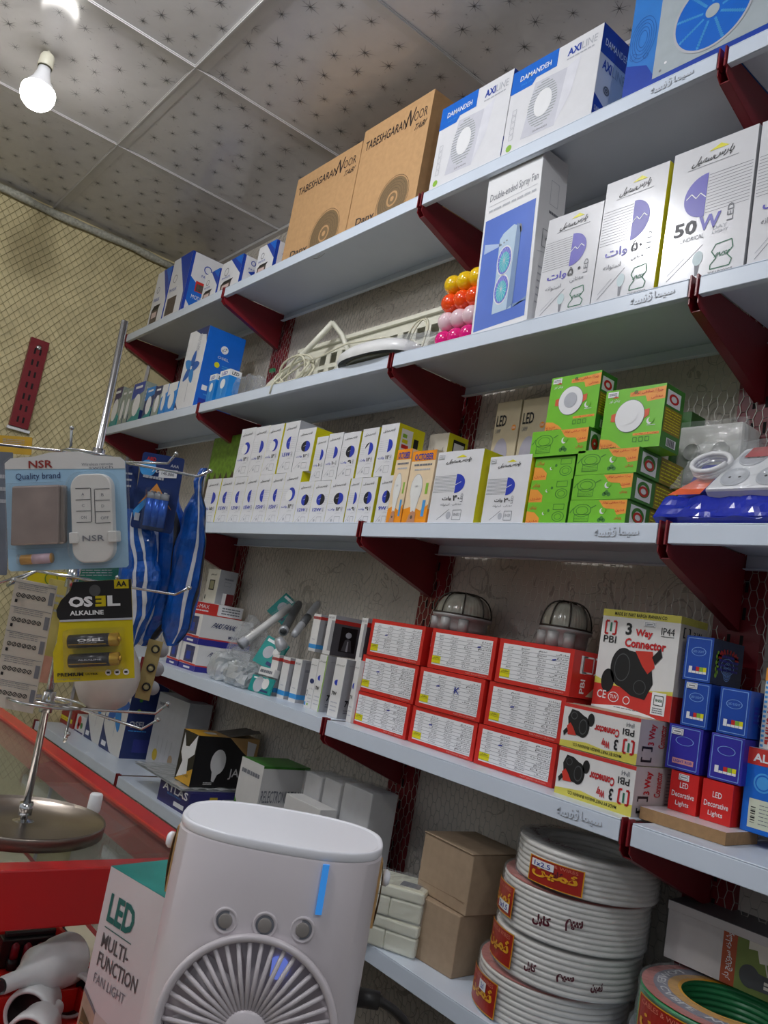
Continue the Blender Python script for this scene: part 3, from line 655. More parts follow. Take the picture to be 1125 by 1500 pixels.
# spray fan box
PBLUE = mat('periwinkle_print', (88, 120, 208), .3, var=.12, scale=5); DEVICE = mat('device_picture', (186, 208, 228), .35); DEVS = mat('device_picture_shade', (120, 146, 184), .35); FBL = mat('fan_print_teal', (82, 190, 206), .3); FVI = mat('fan_print_violet', (120, 124, 214), .3)
def spray(f, s, t):
    f.rect(.04, .03, .95, .70, PBLUE, 1)
    f.text('Double-ended Spray Fan', .08, .80, .95, .86, GREY, 2); f.line(.08, .785, .95, .785, .0008, LGREY); f.words(.08, .74, .95, .765, 1, LGREY, 2)
    f.poly([(.36, .10), (.70, .10), (.72, .57), (.60, .60), (.42, .57), (.36, .54)], DEVICE, 2); f.poly([(.62, .10), (.72, .12), (.74, .56), (.66, .60)], DEVS, 3); f.poly([(.70, .59), (.74, .58), (.76, .54), (.73, .53)], GREY, 3)
    for cy in (.40, .23):
        f.disc(.49, cy, .135*f.w, WHITE, 3, ry=.088*f.h); f.disc(.49, cy, .12*f.w, FVI, 4, ry=.08*f.h); f.disc(.495, cy-.01, .09*f.w, FBL, 5, ry=.06*f.h)
        for k in range(16): f.line(.49, cy, .49+.115*math.cos(k*math.pi/8), cy+.075*math.sin(k*math.pi/8), .0005, WHITE, 6)
    for k in range(3): f.disc(.40+.05*k, .505+.006*k, .002, GREY, 4)
    f.poly([(.08, .49), (.38, .50), (.38, .515), (.08, .55)], mat('mist_print', (176, 196, 232), .4), 2); f.poly([(.72, .12), (.95, .12), (.95, .14), (.72, .10)], DEVS, 2)
    s.frame(.4, .70, .7, .84, .001, LGREY); s.words(.4, .64, .75, .67, 1, GREY, 2); s.frame(.25, .44, .55, .54, .0012, GREY); s.disc(.42, .49, .004, GREY, 2); s.line(.1, .40, .6, .42, .001, LGREY); s.words(.2, .1, .8, .34, 6, LGREY, 2, .2)
zt = PY(735, 243, 1.168).z; x = PY(690.5, 487, 1.168).x; w = PY(772, 466, 1.168).x-x
carton('spray_fan_box', 'tall white and blue spray fan box leaning beside the coloured balls', 'box', w, .088, (zt-zB)*.975, (x, 1.168, zB), WHITE, art=spray, roll=-4.0)
# large white bulb boxes
CARDG = mat('glossy_white_card', (224, 224, 228), 0.17, var=.02, coat=.4)
def bulbbig(lab, lat, side, glare=False):
    def art(f, s, t):
        f.text(fa('پارس'), .52, .855, .74, .925, BLACK, 3, .012, shear=.25); f.text(fa('سهیل'), .26, .845, .51, .915, BLACK, 3, .012, shear=.25); f.poly([(.44, .93), (.58, .965), (.68, .93)], YELLOW, 2); f.line(.2, .835, .8, .84, .0008, GREY)
        if side == 'R': a0, a1, cx, lx0, lx1 = -90, 90, .52, .02, .51
        else: a0, a1, cx, lx0, lx1 = 90, 270, .47, .48, .98
        f.disc(cx, .62, .27*f.w, VIOLET, 2, a0, a1, ry=.155*f.h)
        sg = 1 if side == 'R' else -1; zz = [(0, .60), (.07, .64), (.12, .61), (.18, .65), (.24, .62)]
        for (a, b), (c_, d_) in zip(zz[:-1], zz[1:]): f.line(cx+sg*a, b, cx+sg*c_, d_, .0016, WHITE, 4)
        for k in range(13): f.line(lx0, .485+.0225*k, lx1, .485+.0225*k, .0009, GREY, 1)
        if lat:
            f.text('50', .12, .36, .40, .46, mat('dark_grey_ink', (60, 60, 66), .5), 3, .03); f.text('W', .42, .36, .68, .465, VIOLET, 3, .03); f.text('LED', .75, .38, .82, .50, GREY, 3, rot=1)
            f.text('CYLINDRICAL', .14, .31, .50, .34, GREY, 3); f.text('DAY', .60, .345, .76, .37, LGREY, 3); f.text('LIGHT', .60, .315, .78, .335, LGREY, 3)
        else:
            f.text(fa('وات'), .14, .36, .50, .445, VIOLET, 3, .02); f.text('۵۰', .56, .37, .74, .455, mat('dark_grey_ink', (60, 60, 66), .5), 3, .03) if glare else (f.text('۵', .52, .37, .62, .455, BLACK, 3, .02), f.disc(.72, .42, .012*f.w*2, BLACK, 3))
            f.text('LED', .80, .36, .87, .49, GREY, 3, rot=1); f.text(fa('مهتابی'), .58, .30, .82, .35, GREY, 3); f.text(fa('استوانه'), .14, .27, .42, .32, GREY, 3)
        f.line(.10, .06, .50, .26, .001, GREY); f.line(.10, .10, .30, .20, .001, LGREY)
        f.disc(.46, .17, .06*f.w, mat('bulb_picture', (186, 206, 210), .4), 2.5, ry=.05*f.h); f.poly([(.43, .13), (.49, .13), (.475, .05), (.445, .05)], GREY, 2)
        q = [(.62, .07), (.84, .07), (.86, .11), (.80, .15), (.86, .19), (.84, .245), (.66, .235), (.62, .19), (.68, .14), (.62, .10)]
        for (a, b), (c_, d_) in zip(q, q[1:]+q[:1]): f.line(a, b, c_, d_, .002, GREENINK)
        f.text('INSI', .67, .145, .81, .175, GREENINK, 3, .02, shear=.3); f.text('70E1B00008', .60, .035, .88, .052, GREY, 3)
    return art
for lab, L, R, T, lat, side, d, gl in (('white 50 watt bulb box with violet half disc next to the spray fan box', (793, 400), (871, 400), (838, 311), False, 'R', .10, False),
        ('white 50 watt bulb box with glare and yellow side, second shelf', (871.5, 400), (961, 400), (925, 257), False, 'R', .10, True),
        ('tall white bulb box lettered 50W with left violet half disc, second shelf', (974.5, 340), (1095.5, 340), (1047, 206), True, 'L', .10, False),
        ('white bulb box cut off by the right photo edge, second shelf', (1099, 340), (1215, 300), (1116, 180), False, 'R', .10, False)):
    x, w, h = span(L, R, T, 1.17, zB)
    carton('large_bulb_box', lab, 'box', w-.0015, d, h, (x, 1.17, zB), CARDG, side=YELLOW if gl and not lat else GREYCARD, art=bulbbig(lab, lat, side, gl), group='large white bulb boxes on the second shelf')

# ================================================================== middle shelf
zC = ZS['C']; INKB = mat('royal_blue_ink', (34, 58, 178), .35); DISCK = mat('dark_disc_ink', (26, 30, 44), .4)
ORD = ['first', 'second', 'third', 'fourth', 'fifth', 'sixth', 'seventh', 'eighth', 'ninth', 'tenth', 'eleventh', 'twelfth', 'thirteenth']
def bulbart(style, txt):
    def art(f, s, t):
        f.text(fa('پارس'), .52, .845, .82, .91, BLACK, 3, .012, shear=.25); f.text(fa('سهیل'), .18, .835, .5, .90, BLACK, 3, .012, shear=.25)
        cx, cy, r, ry = .56, .58, .25*f.w, .125*f.h
        if style == 'R': f.disc(cx, cy, r, INKB, 2, -90, 90, ry=ry); lx = (.05, cx-.02)
        elif style == 'L': f.disc(cx, cy, r, INKB, 2, 90, 270, ry=ry); lx = (cx+.02, .97)
        elif style == 'LD': f.disc(cx, cy, r, INKB, 2, 90, 270, ry=ry); f.disc(cx, cy, r, DISCK, 2, -90, 90, ry=ry); lx = (.75, .97)
        elif style == 'DL': f.disc(cx, cy, r, INKB, 2, -90, 90, ry=ry); f.disc(cx, cy, r, DISCK, 2, 90, 270, ry=ry); lx = (.05, .3)
        elif style == 'Q': f.disc(cx, cy, r, INKB, 2, -90, 90, ry=ry); f.disc(cx, cy, r, DISCK, 2, 90, 180, ry=ry); lx = (.05, .3)
        else: f.disc(cx, cy, r, INKB, 2, -120, 120, ry=ry); f.disc(cx-.1, cy-.02, r*.8, WHITE, 3, ry=ry*.8); lx = (.05, .4)
        for k in range(6): f.line(lx[0], cy-.10+.04*k, lx[1], cy-.10+.04*k, .0005, LGREY, 1)
        f.line(cx-.12, cy, cx+.02, cy+.02, .0008, WHITE, 4)
        if txt[0].isdigit() and ord(txt[0]) < 200: f.text(txt, .18, .32, .72, .395, INKB, 3, .02); f.text('LED', .78, .31, .86, .40, GREY, 3, rot=1)
        else: f.text(fa('وات'), .12, .32, .46, .38, INKB, 3, .01); f.text(txt, .52, .32, .74, .395, BLACK, 3, .02); f.text('LED', .78, .31, .86, .40, GREY, 3, rot=1)
        f.text(fa('مهتابی'), .5, .26, .8, .295, LGREY, 3); f.frame(.52, .07, .80, .20, .0007, GREY); f.line(.1, .07, .42, .22, .0006, GREY); f.disc(.38, .12, .05*f.w, LGREY, 2)
    return art
YR = 1.195
def z_of(u, v): return PY(u, v, YR).z
low = [((298.5, 318.5), 697, 'R', '۱۵'), ((319.5, 338), 697, 'L', '15W'), ((338, 356), 697.5, 'L', '15W'), ((356, 373.4), 697, 'L', '15W'), ((373.4, 392.7), 697, 'L', '15W'), ((392.7, 411.3), 696, 'L', '15W'),
       ((411.3, 434.7), 693.5, 'Q2', '۱۴'), ((434.7, 456), 706, 'LD', '12W'), ((456, 480), 704, 'LD', '12W'), ((480, 507.8), 701, 'DL', '۱۲'), ((509, 525), 704, 'R', '۹'), ((525, 548.2), 699.5, 'DL', '۹'), ((552.5, 574), 698, 'LD', '9W')]
zrow1 = z_of(365, 697); zrow2 = z_of(494, 702)
for i, ((a, b), tv, st, tx) in enumerate(low):
    x, w, h = span((a, 735), (b, 735), ((a+b)/2, tv), YR, zC); zt = (zrow1 if i < 7 else zrow2)-zC
    carton('led_bulb_box', 'white LED bulb box, %s from left in the lower row, middle shelf' % ORD[i], 'bulb box', w-.001, .092 if i < 7 else .082, zt-.0008*(i % 3), (x, YR, zC), CARD, side=YELLOW, art=bulbart(st, tx), group='lower row of white bulb boxes on the middle shelf')
upp = [((347.6, 367.8), 628.6, 'Q2', '۱۴', 0), ((367.8, 387.4), 626, 'R', '۱۴', 1), ((387.4, 408), 623, 'Q2', '۱۴', 1), ((410, 431), 619, 'L', '15W', 0), ((431.5, 456.5), 628.6, 'DL', '۱۲', 1), ((460.5, 477), 640, 'R', '۱۰', 0), ((477.5, 498), 635, 'R', '۱۰', 0), ((498.5, 523.4), 633.6, 'DL', '۹', 1), ((526, 549.5), 628, 'Q', '۱۲', 1), ((552, 577.8), 622, 'R', '۱۲', 1)]
for i, ((a, b), tv, st, tx, ye) in enumerate(upp):
    zb = zrow1 if i < 5 else zrow2
    x, w, h = span((a, 665), (b, 665), ((a+b)/2, tv), YR, zb)
    def art2(f, s, t, st=st, tx=tx, last=(i == 9)):
        bulbart(st, tx)(f, s, t)
        if last:
            s.rect(.12, .45, .55, .92, WHITE, 1); s.rect(.62, .62, .8, .8, BLACK, 1)
            for k, c in enumerate((LIME, YELLOW, RED)): s.rect(.18, .76-.1*k, .34+.05*k, .83-.1*k, c, 2)
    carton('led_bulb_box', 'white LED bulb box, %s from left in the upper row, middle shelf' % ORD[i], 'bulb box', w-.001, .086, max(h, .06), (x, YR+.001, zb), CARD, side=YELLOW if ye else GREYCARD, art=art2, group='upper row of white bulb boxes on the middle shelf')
# green and brown carton deep at the left
GRASS = mat('grass_green_print', (104, 140, 40), .5, var=.4, scale=60); SOIL = mat('dark_brown_card', (70, 58, 48), .5)
def grassy(f, s, t):
    f.poly([(0, 1), (1, 1), (1, .55)]+[(1-.1*k, .5+.12*(k % 2)) for k in range(1, 11)], GRASS, 1); s.poly([(0, 1), (1, 1), (1, .5)]+[(1-.1*k, .5+.12*(k % 2)) for k in range(1, 11)], GRASS, 1)
    for k in range(4): f.disc(.2+.2*k, .15+.07*(k % 2), .005, KRAFT, 2)
x, w, h = span((309, 670), (349, 670), (330, 640), 1.30, zC); x1_, w1_, _ = span((309, 670), (349, 670), (330, 640), 1.30, zC)
carton('seed_box', 'green and dark brown carton deep behind the left end of the bulb boxes', 'box', w1_, .08, h, (x1_, 1.30, zC), SOIL, art=grassy)
# orange bulb boxes
ORANGE = mat('orange_print', (244, 150, 30), .3, var=.15, scale=20); SAND = mat('sand_card', (238, 214, 180), .3); BULBW = mat('bulb_picture_white', (232, 232, 230), .3); SKIN = mat('hand_print', (196, 140, 110), .4)
def october(f, s, t):
    f.rect(0, .86, 1, 1, ORANGE, 1); f.text('OCTOBER', .12, .87, .90, .96, BLUE, 3, .02); f.poly([(0, 0), (1, 0), (1, .26), (.7, .18), (.35, .24), (0, .20)], ORANGE, 1)
    f.words(.15, .78, .9, .83, 1, GREY, 2); f.words(.2, .72, .85, .76, 1, LGREY, 2)
    f.disc(.40, .48, .23*f.w, BULBW, 3, ry=.19*f.h); f.poly([(.18, .44), (.62, .44), (.50, .16), (.32, .16)], BULBW, 3.4); f.disc(.40, .48, .245*f.w, LGREY, 2, ry=.2*f.h)
    f.text('LED', .34, .50, .46, .52, GREY, 4.5); f.poly([(.22, .02), (.56, .02), (.54, .15), (.40, .18), (.28, .12)], SKIN, 4); f.disc(.40, .09, .05*f.w, PHOTO, 5)
    f.rect(.78, .40, .88, .55, LIME, 2); f.rect(.76, .10, .88, .32, SKY, 2)
    s.rect(0, 0, 1, .2, ORANGE, 1)
for a, b, tv, lab in ((574.5, 596, 659, 'orange and white bulb box half covered by its twin, middle shelf'), (597.5, 632.5, 661, 'orange and white bulb box with bulb picture beside the large 40 watt box')):
    x, w, h = span((a, 710), (b, 710), ((a+b)/2, tv), 1.166, zC)
    carton('orange_bulb_box', lab, 'bulb box', w-.001, .026 if a < 590 else .075, h, (x, 1.166, zC), SAND, top=ORANGE, art=october, group='orange bulb boxes on the middle shelf')
def bulbmid(txt):
    def art(f, s, t):
        bulb = bulbbig('', False, 'R')
        f.text(fa('پارس'), .52, .83, .76, .90, BLACK, 3, .02, shear=.25); f.text(fa('سهیل'), .24, .82, .51, .89, BLACK, 3, .02, shear=.25); f.poly([(.42, .905), (.56, .94), (.66, .905)], YELLOW, 2)
        f.disc(.50, .55, .20*f.w, INKB, 2, -90, 90, ry=.13*f.h)
        for k in range(12): f.line(.02, .44+.02*k, .49, .44+.02*k, .0008, GREY, 1)
        f.line(.5, .53, .62, .57, .0012, WHITE, 3); f.text(fa('وات'), .26, .315, .46, .375, BLACK, 3, .02); f.text(txt, .49, .315, .64, .39, BLACK, 3, .02); f.text('LED', .66, .30, .71, .41, GREY, 3, rot=1)
        f.text(fa('مهتابی'), .5, .25, .70, .285, GREY, 3); f.text(fa('استوانه'), .24, .24, .44, .285, GREY, 3); f.line(.2, .06, .45, .2, .0009, GREY); f.disc(.45, .12, .05*f.w, LGREY, 2, ry=.05*f.h); f.frame(.54, .06, .72, .19, .001, GREY)
        f.text('INSI', .57, .11, .69, .15, GREY, 3)
    return art
for L, R, T, d, tx, lab in (((635.2, 710), (701.5, 710), (675, 660), .066, '۴۰', 'large white 40 watt bulb box with blue half disc and yellow side'), ((711.5, 720), (772, 720), (748, 667.5), .066, '۳۰', 'white 30 watt bulb box between the 40 watt box and the green boxes')):
    x, w, h = span(L, R, T, 1.168, zC)
    carton('watt_bulb_box', lab, 'bulb box', w, d, h, (x, 1.168, zC), CARD, side=YELLOW, top=BLACK, art=bulbmid(tx), sticker=(.03, .90, .16, .96))
def smallart(f, s, t): f.text(fa('پارس سهیل'), .2, .78, .8, .86, BLACK, 3, .01, shear=.2); s.rect(.25, .7, .85, .95, BLACK, 1); s.rect(.3, .74, .8, .92, WHITE, 2)
x, w, h = span((628, 650), (656, 650), (645, 635), 1.325, zC)
carton('spare_bulb_box', 'small white and yellow bulb box standing behind the large 40 watt box', 'bulb box', w, .07, h, (x, 1.325, zC), mat('dim_ivory_card', (214, 206, 190), .4), side=YELLOW, art=smallart)
BEIGE = mat('beige_card', (206, 192, 162), .4); LAV = mat('lavender_bulb_print', (176, 172, 186), .4)
def ledlamp(f, s, t):
    f.text('LED', .08, .82, .48, .90, BLACK, 3, .02); f.text('LAMP', .1, .77, .30, .80, GREY, 3); f.disc(.82, .80, .09*f.w, ORANGE, 2); f.text('10W', .75, .79, .89, .81, WHITE, 3)
    f.disc(.40, .60, .29*f.w, LAV, 2, ry=.13*f.h); f.poly([(.11, .58), (.69, .58), (.52, .30), (.3, .30)], LAV, 2.4); f.rect(.3, .2, .52, .3, LGREY, 2); f.text('LED', .3, .56, .48, .58, BLACK, 4)
    f.ring(.35, .38, .3*f.w, .0012, ORANGE, 1, ry=.03*f.h)
Yb = 1.345
for L, R, T, lab in (((725, 620), (761, 620), (745, 588), 'beige bulb box with lavender bulb picture, left one behind the white boxes'), ((762.5, 620), (803, 620), (785, 583), 'beige bulb box with lavender bulb picture, partly behind the green boxes')):
    x, w, h = span(L, R, T, Yb, zC)
    carton('lamp_box', lab, 'bulb box', w-.002, .055, h, (x, Yb, zC), BEIGE, art=ledlamp, roll=0, group='beige lamp boxes on the middle shelf')
# green downlight boxes
GREEN = mat('vivid_green_card', (116, 194, 46), .3, var=.05); DGREEN = mat('leaf_green_card', (62, 128, 48), .35, var=.15, scale=40); AMBER = mat('amber_banner', (240, 156, 60), .35); OLIVE = mat('olive_print', (150, 128, 40), .5, var=.3, scale=80)
def shade(f, cx, cy, r, l=2, orange=True):
    f.poly([(cx-1.32*r/f.w, cy-.25*r/f.h), (cx-.9*r/f.w, cy-.3*r/f.h), (cx-.9*r/f.w, cy+.3*r/f.h), (cx-1.32*r/f.w, cy+.2*r/f.h)], mat('clip_orange', (216, 90, 50), .4), l)
    f.poly([(cx+1.32*r/f.w, cy-.05*r/f.h), (cx+.9*r/f.w, cy-.3*r/f.h), (cx+.9*r/f.w, cy+.3*r/f.h), (cx+1.32*r/f.w, cy+.35*r/f.h)], mat('clip_orange', (216, 90, 50), .4), l)
    f.disc(cx, cy, r*1.03, GREY, l+1); f.disc(cx, cy, r, WHITE, l+2, n=36)
def moon(f, cx, cy, r, l=3): f.disc(cx, cy, r, WHITE, l); f.disc(cx+.5*r/f.w, cy+.25*r/f.h, r*.88, GREEN, l+1)
def greenbig(mid):
    def art(f, s, t):
        f.poly([(.42, .92), (1, .96), (1, .76), (.72, .74), (.68, .84), (.42, .85)], AMBER, 1); f.text(fa('چراغ سقفی توکار'), .45, .86, .96, .93, RED, 3, .01); f.text(fa('مهتابی'), .78, .77, .96, .83, RED, 3)
        f.rect(.04, .88, .22, .97, WHITE, 2); f.words(.06, .90, .2, .95, 2, GREY, 3); f.text(fa('یزدان نور'), .08, .78, .26, .84, WHITE, 3, .01); f.poly([(.12, .86), (.24, .86), (.18, .90)], mat('clip_orange', (216, 90, 50), .4), 2)
        f.disc(.52, .92, .03*f.w, DGREEN, 2)
        shade(f, .46, .53, .24*f.w); f.disc(.46, .54, .13*f.w, LGREY if mid else WHITE, 6); moon(f, .80, .42, .05*f.w)
        f.poly([(0, 0), (.40, 0), (.28, .1), (.15, .17), (0, .19)], AMBER, 1); f.text(fa('مدرن و زیبا'), .02, .05, .22, .12, RED, 3); f.text('Panel light', .04, .015, .30, .045, BLACK, 3, .01)
        f.rect(.55, .20, .97, .24, AMBER, 1); f.text(fa('توان ۱۸ وات'), .6, .205, .95, .235, RED, 3)
        for k in range(3): f.frame(.56+.1*k, .10, .62+.1*k, .17, .001, DGREEN)
        f.words(.76, .34, .9, .36, 1, WHITE, 3)
        s.rect(.1, .68, .8, .92, WHITE, 1); s.ring(.45, .80, .25*s.w, .006, RED, 2, ry=.08*s.h); s.rect(.05, .25, .95, .64, OLIVE, 1); s.words(.1, .27, .9, .62, 8, YELLOW, 2, .3); s.rect(.3, .05, .8, .18, WHITE, 1)
        for k in range(9): s.rect(.34+.045*k, .06, .36+.045*k+.01*(k % 2), .17, BLACK, 2)
    return art
def greenflat(f, s, t):
    f.rect(0, 0, 1, 1, GREEN, 1); f.poly([(.52, .97), (1, .97), (1, .45), (.85, .40), (.80, .62), (.62, .66)], AMBER, 2); f.text(fa('چراغ سقفی توکار'), .58, .80, .97, .92, RED, 3, .01); f.text(fa('مدرن'), .82, .50, .97, .62, RED, 3, .01)
    cx, cy = .24, .58
    f.ring(cx, cy, .165*f.w, .0016, DGREEN, 2, ry=.26*f.h); f.ring(cx, cy, .11*f.w, .0012, DGREEN, 2, ry=.17*f.h); f.line(cx-.16, cy+.1, cx-.22, cy-.1, .0015, DGREEN); f.line(cx+.16, cy+.1, cx+.24, cy+.2, .0015, DGREEN); f.frame(cx-.13, .14, cx+.13, .42, .001, DGREEN); f.words(.10, .10, .36, .30, 3, DGREEN, 2, .2)
    moon(f, .60, .55, .045*f.w, 3); f.disc(.60, .26, .035*f.w, DGREEN, 2); f.disc(.56, .20, .03*f.w, DGREEN, 2); f.disc(.64, .19, .03*f.w, DGREEN, 2); f.text(fa('یزدان'), .82, .20, .94, .34, mat('clip_orange', (216, 90, 50), .4), 3, .02)
    s.rect(.08, .10, .40, .88, WHITE, 1); s.ring(.24, .52, .13*s.w, .008, DGREEN, 2, ry=.3*s.h); s.ring(.24, .45, .10*s.w, .006, RED, 3, ry=.2*s.h); s.rect(.48, 0, .98, 1, OLIVE, 1); s.words(.5, .08, .95, .92, 6, YELLOW, 2, .3)
def greenend(f, s, t):
    f.rect(0, 0, 1, 1, GREEN, 1); f.poly([(0, 0), (.34, 0), (.34, .3), (.2, .55), (0, .60)], AMBER, 2); f.text(fa('مدرن'), .04, .08, .3, .22, RED, 3); f.text(fa('یزدان'), .06, .66, .24, .86, mat('clip_orange', (216, 90, 50), .4), 3, .02)
    moon(f, .44, .5, .035*f.w, 3); f.disc(.55, .62, .03*f.w, DGREEN, 2); f.ring(.80, .36, .15*f.w, .0016, DGREEN, 2, ry=.22*f.h); f.ring(.80, .36, .09*f.w, .0012, DGREEN, 2, ry=.13*f.h); f.frame(.66, .66, .92, .90, .001, DGREEN)
YG = 1.17
zl3 = (PY(812, 668, YG).z-zC)/3; zr3 = (PY(885, 657.5, YG).z-zC)/3
XL0, XL1 = PY(777.5, 705, YG).x, PY(836.6, 705, YG).x; XR0, XR1 = PY(838.5, 715, YG).x, PY(923, 715, YG).x
LV3 = ['bottom', 'middle', 'top']
for k in range(3):
    carton('downlight_box', 'flat green downlight box, %s of the left stack by the yellow-sided box' % LV3[k], 'light box', XL1-XL0-.002, .115, zl3-.0006, (XL0+.002*(k == 0), YG+.003*k, zC+zl3*k), DGREEN, art=greenend, group='green downlight boxes')
for k in range(3):
    carton('downlight_box', 'flat green downlight box, %s of the right stack under the largest green box' % LV3[k], 'light box', XR1-XR0-.002+.004*k, .145, zr3-.0006, (XR0+.001*k, YG, zC+zr3*k), DGREEN, art=greenflat, group='green downlight boxes')
x, w, h = span((778.5, 650), (861, 640), (820, 627), YG, zC+3*zl3+.004)
carton('downlight_box', 'flat green downlight box lying right under the upright green box with small lamp', 'light box', w, .09, h, (x, YG, zC+3*zl3+.001), DGREEN, art=greenflat, group='green downlight boxes')
zf = zC+3*zl3+.001+h
x, w, h2 = span((804, 590), (875.5, 590), (843, 549), YG+.01, zf)
carton('downlight_box', 'upright green box with small round lamp picture, on top of the left stack', 'light box', w, .05, h2, (x, YG+.01, zf+.0005), GREEN, side=DGREEN, art=greenbig(True), group='upright green downlight boxes')
x, w, h2 = span((884, 610), (971, 610), (930, 568), YG+.01, zC+3*zr3)
carton('downlight_box', 'largest upright green box with white round lamp picture, on the right stack', 'light box', w, .06, h2, (x, YG+.01, zC+3*zr3+.0005), GREEN, side=DGREEN, art=greenbig(False), group='upright green downlight boxes')
x, w, h2 = span((985, 620), (1012, 620), (1000, 604), 1.36, zC)
carton('dark_green_box', 'dark green box half hidden behind the largest green box and the white junction boxes', 'box', w, .05, h2, (x, 1.36, zC), DGREEN)
# junction boxes in clear wrap
JB = mat('grey_white_plastic', (206, 202, 196), .4)
Yj = 1.335; xa, xb = PY(992, 650, Yj).x, PY(1086, 650, Yj).x; zt = PY(1040, 618, Yj).z; zm = zC+(zt-zC)*.52
for z0, z1, lab in ((zC, zm-.001, 'white plastic junction box in clear wrap, lower of two, behind the power strip'), (zm, zt, 'white plastic junction box in clear wrap, upper of two, behind the power strip')):
    t = thing('junction_box', lab, 'junction box', ((xa+xb)/2, Yj+.035, z0), 'wrapped junction boxes')
    mb = MB(); mb.box(xa, xb, Yj, Yj+.066, z0, z1-.004, JB); mb.build('housing', t, bevel=.006)
    for k in range(2):
        mb = MB(); mb.lathe([(.017, 0), (.017, .002), (.015, .002), (.015, .001)], JB, (xa+(xb-xa)*(.25+.45*k), Yj-.0002, (z0+z1)/2), 20, (Vector((1, 0, 0)), Vector((0, 0, 1)), Vector((0, -1, 0))))
        mb.build('knockout_ring', t)
    mb = MB(); mb.grid(lambda a, b: (xa-.006+(xb-xa+.02)*a, Yj-.006-.004*noise.noise(Vector((a*6, b*5, z0*9))), z0+.001+(z1-z0)*b), 16, 10, CLEAR, False)
    mb.grid(lambda a, b: (xb+.008+.006*noise.noise(Vector((a*6, b*5, z0*3))), Yj-.004+.07*a, z0+.001+(z1-z0)*b*(1-.3*a)), 10, 8, CLEAR, False); mb.build('clear_wrap', t)
# power strip package leaning back
COBALT = mat('cobalt_film', (34, 50, 172), .22, var=.12, scale=12, coat=.3); PSW = mat('white_socket_plastic', (228, 228, 230), .35); HOLE = mat('socket_recess', (196, 198, 204), .4); REDP = mat('orange_label', (232, 96, 48), .35)
bl = PY(959, 764, 1.163); br = PY(1100, 764, 1.163)
X0, X1 = bl.x, bl.x+.255; ang = math.radians(54); Lh = .155
t = thing('power_strip_pack', 'blue and clear package with a white six-way power strip leaning on junction boxes', 'power strip', (X0, 1.163, zC))
def tilt(x, s, n=0.0): return Vector((X0+x, 1.166+s*math.cos(ang)-n*math.sin(ang), zC+.002+s*math.sin(ang)+n*math.cos(ang)))
mb = MB(); W_ = X1-X0
mb.grid(lambda a, b: tilt(W_*a+.02*b, Lh*(b*1.0), .004*noise.noise(Vector((a*7, b*5, 1)))), 24, 14, COBALT, False); mb.build('blue_backing', t)
mb = MB(); mb.grid(lambda a, b: tilt(W_*a*(1-.15*b), .052*b, .014+.006*noise.noise(Vector((a*8, b*3, 5)))), 26, 6, COBALT, False)
mb.grid(lambda a, b: tilt(W_*a, 0.002-.0*b, .0145*b), 26, 2, COBALT, False); mb.build('blue_band', t)
mb = MB(); P0 = .075; pw = .19; ps = .050; ph = .105
vs = [tilt(P0, ps, .004), tilt(P0+pw, ps, .004), tilt(P0+pw+.012, ps+ph, .004), tilt(P0+.03, ps+ph, .004)]; vt = [tilt(P0, ps, .03), tilt(P0+pw, ps, .03), tilt(P0+pw+.012, ps+ph, .03), tilt(P0+.03, ps+ph, .03)]
mb.add(vs+vt, [(3, 2, 1, 0), (4, 5, 6, 7), (0, 1, 5, 4), (1, 2, 6, 5), (2, 3, 7, 6), (3, 0, 4, 7)], PSW); ps_o = mb.build('socket_strip', t, bevel=.005)
nrm = Vector((0, -math.sin(ang), math.cos(ang))); ey = Vector((0, math.cos(ang), math.sin(ang)))
for r_ in range(2):
    for c_ in range(3):
        m2 = MB(); ctr = tilt(P0+.042+.058*c_+.012*r_, ps+.028+.050*r_, .0303)
        m2.lathe([(.023, 0), (.0225, .0015), (.0205, .0015), (.020, .0002), (.001, .0002)], HOLE, ctr, 26, (Vector((1, 0, 0)), ey, nrm), cap=False)
        for q in (-1, 1): m2.lathe([(.0025, .0004), (.0001, .0006)], BLACK, ctr+Vector((q*.008, 0, 0)), 8, (Vector((1, 0, 0)), ey, nrm), cap=False)
        k_ = m2.build('socket', t)
mb = MB()
mb.tube([tilt(.065+.032*math.cos(a), .112+.026*math.sin(a), .022+.006*(a/6.28)) for a in [i*.35 for i in range(54)]], .0045, PSW, 8); mb.build('cord', t)
mb = MB(); mb.quad([tilt(.004, .054, .017), tilt(.062, .054, .017), tilt(.078, .098, .02), tilt(.05, .098, .02)], REDP); mb.build('orange_label', t)
mb = MB(); mb.quad([tilt(.115, .125, .033), tilt(.155, .125, .033), tilt(.148, .150, .033), tilt(.122, .150, .033)], mat('red_label', (176, 40, 44), .4)); mb.build('red_label', t)
mb = MB(); mb.grid(lambda a, b: tilt(.02+(W_-.01)*a, .045+.125*b, .036+.007*noise.noise(Vector((a*9, b*7, 3)))), 30, 16, CLEAR, False); mb.build('clear_film', t)

# ================================================================== fourth shelf
zD = ZS['D']
DIMW = mat('matt_white_card', (226, 224, 222), .4, var=.03)
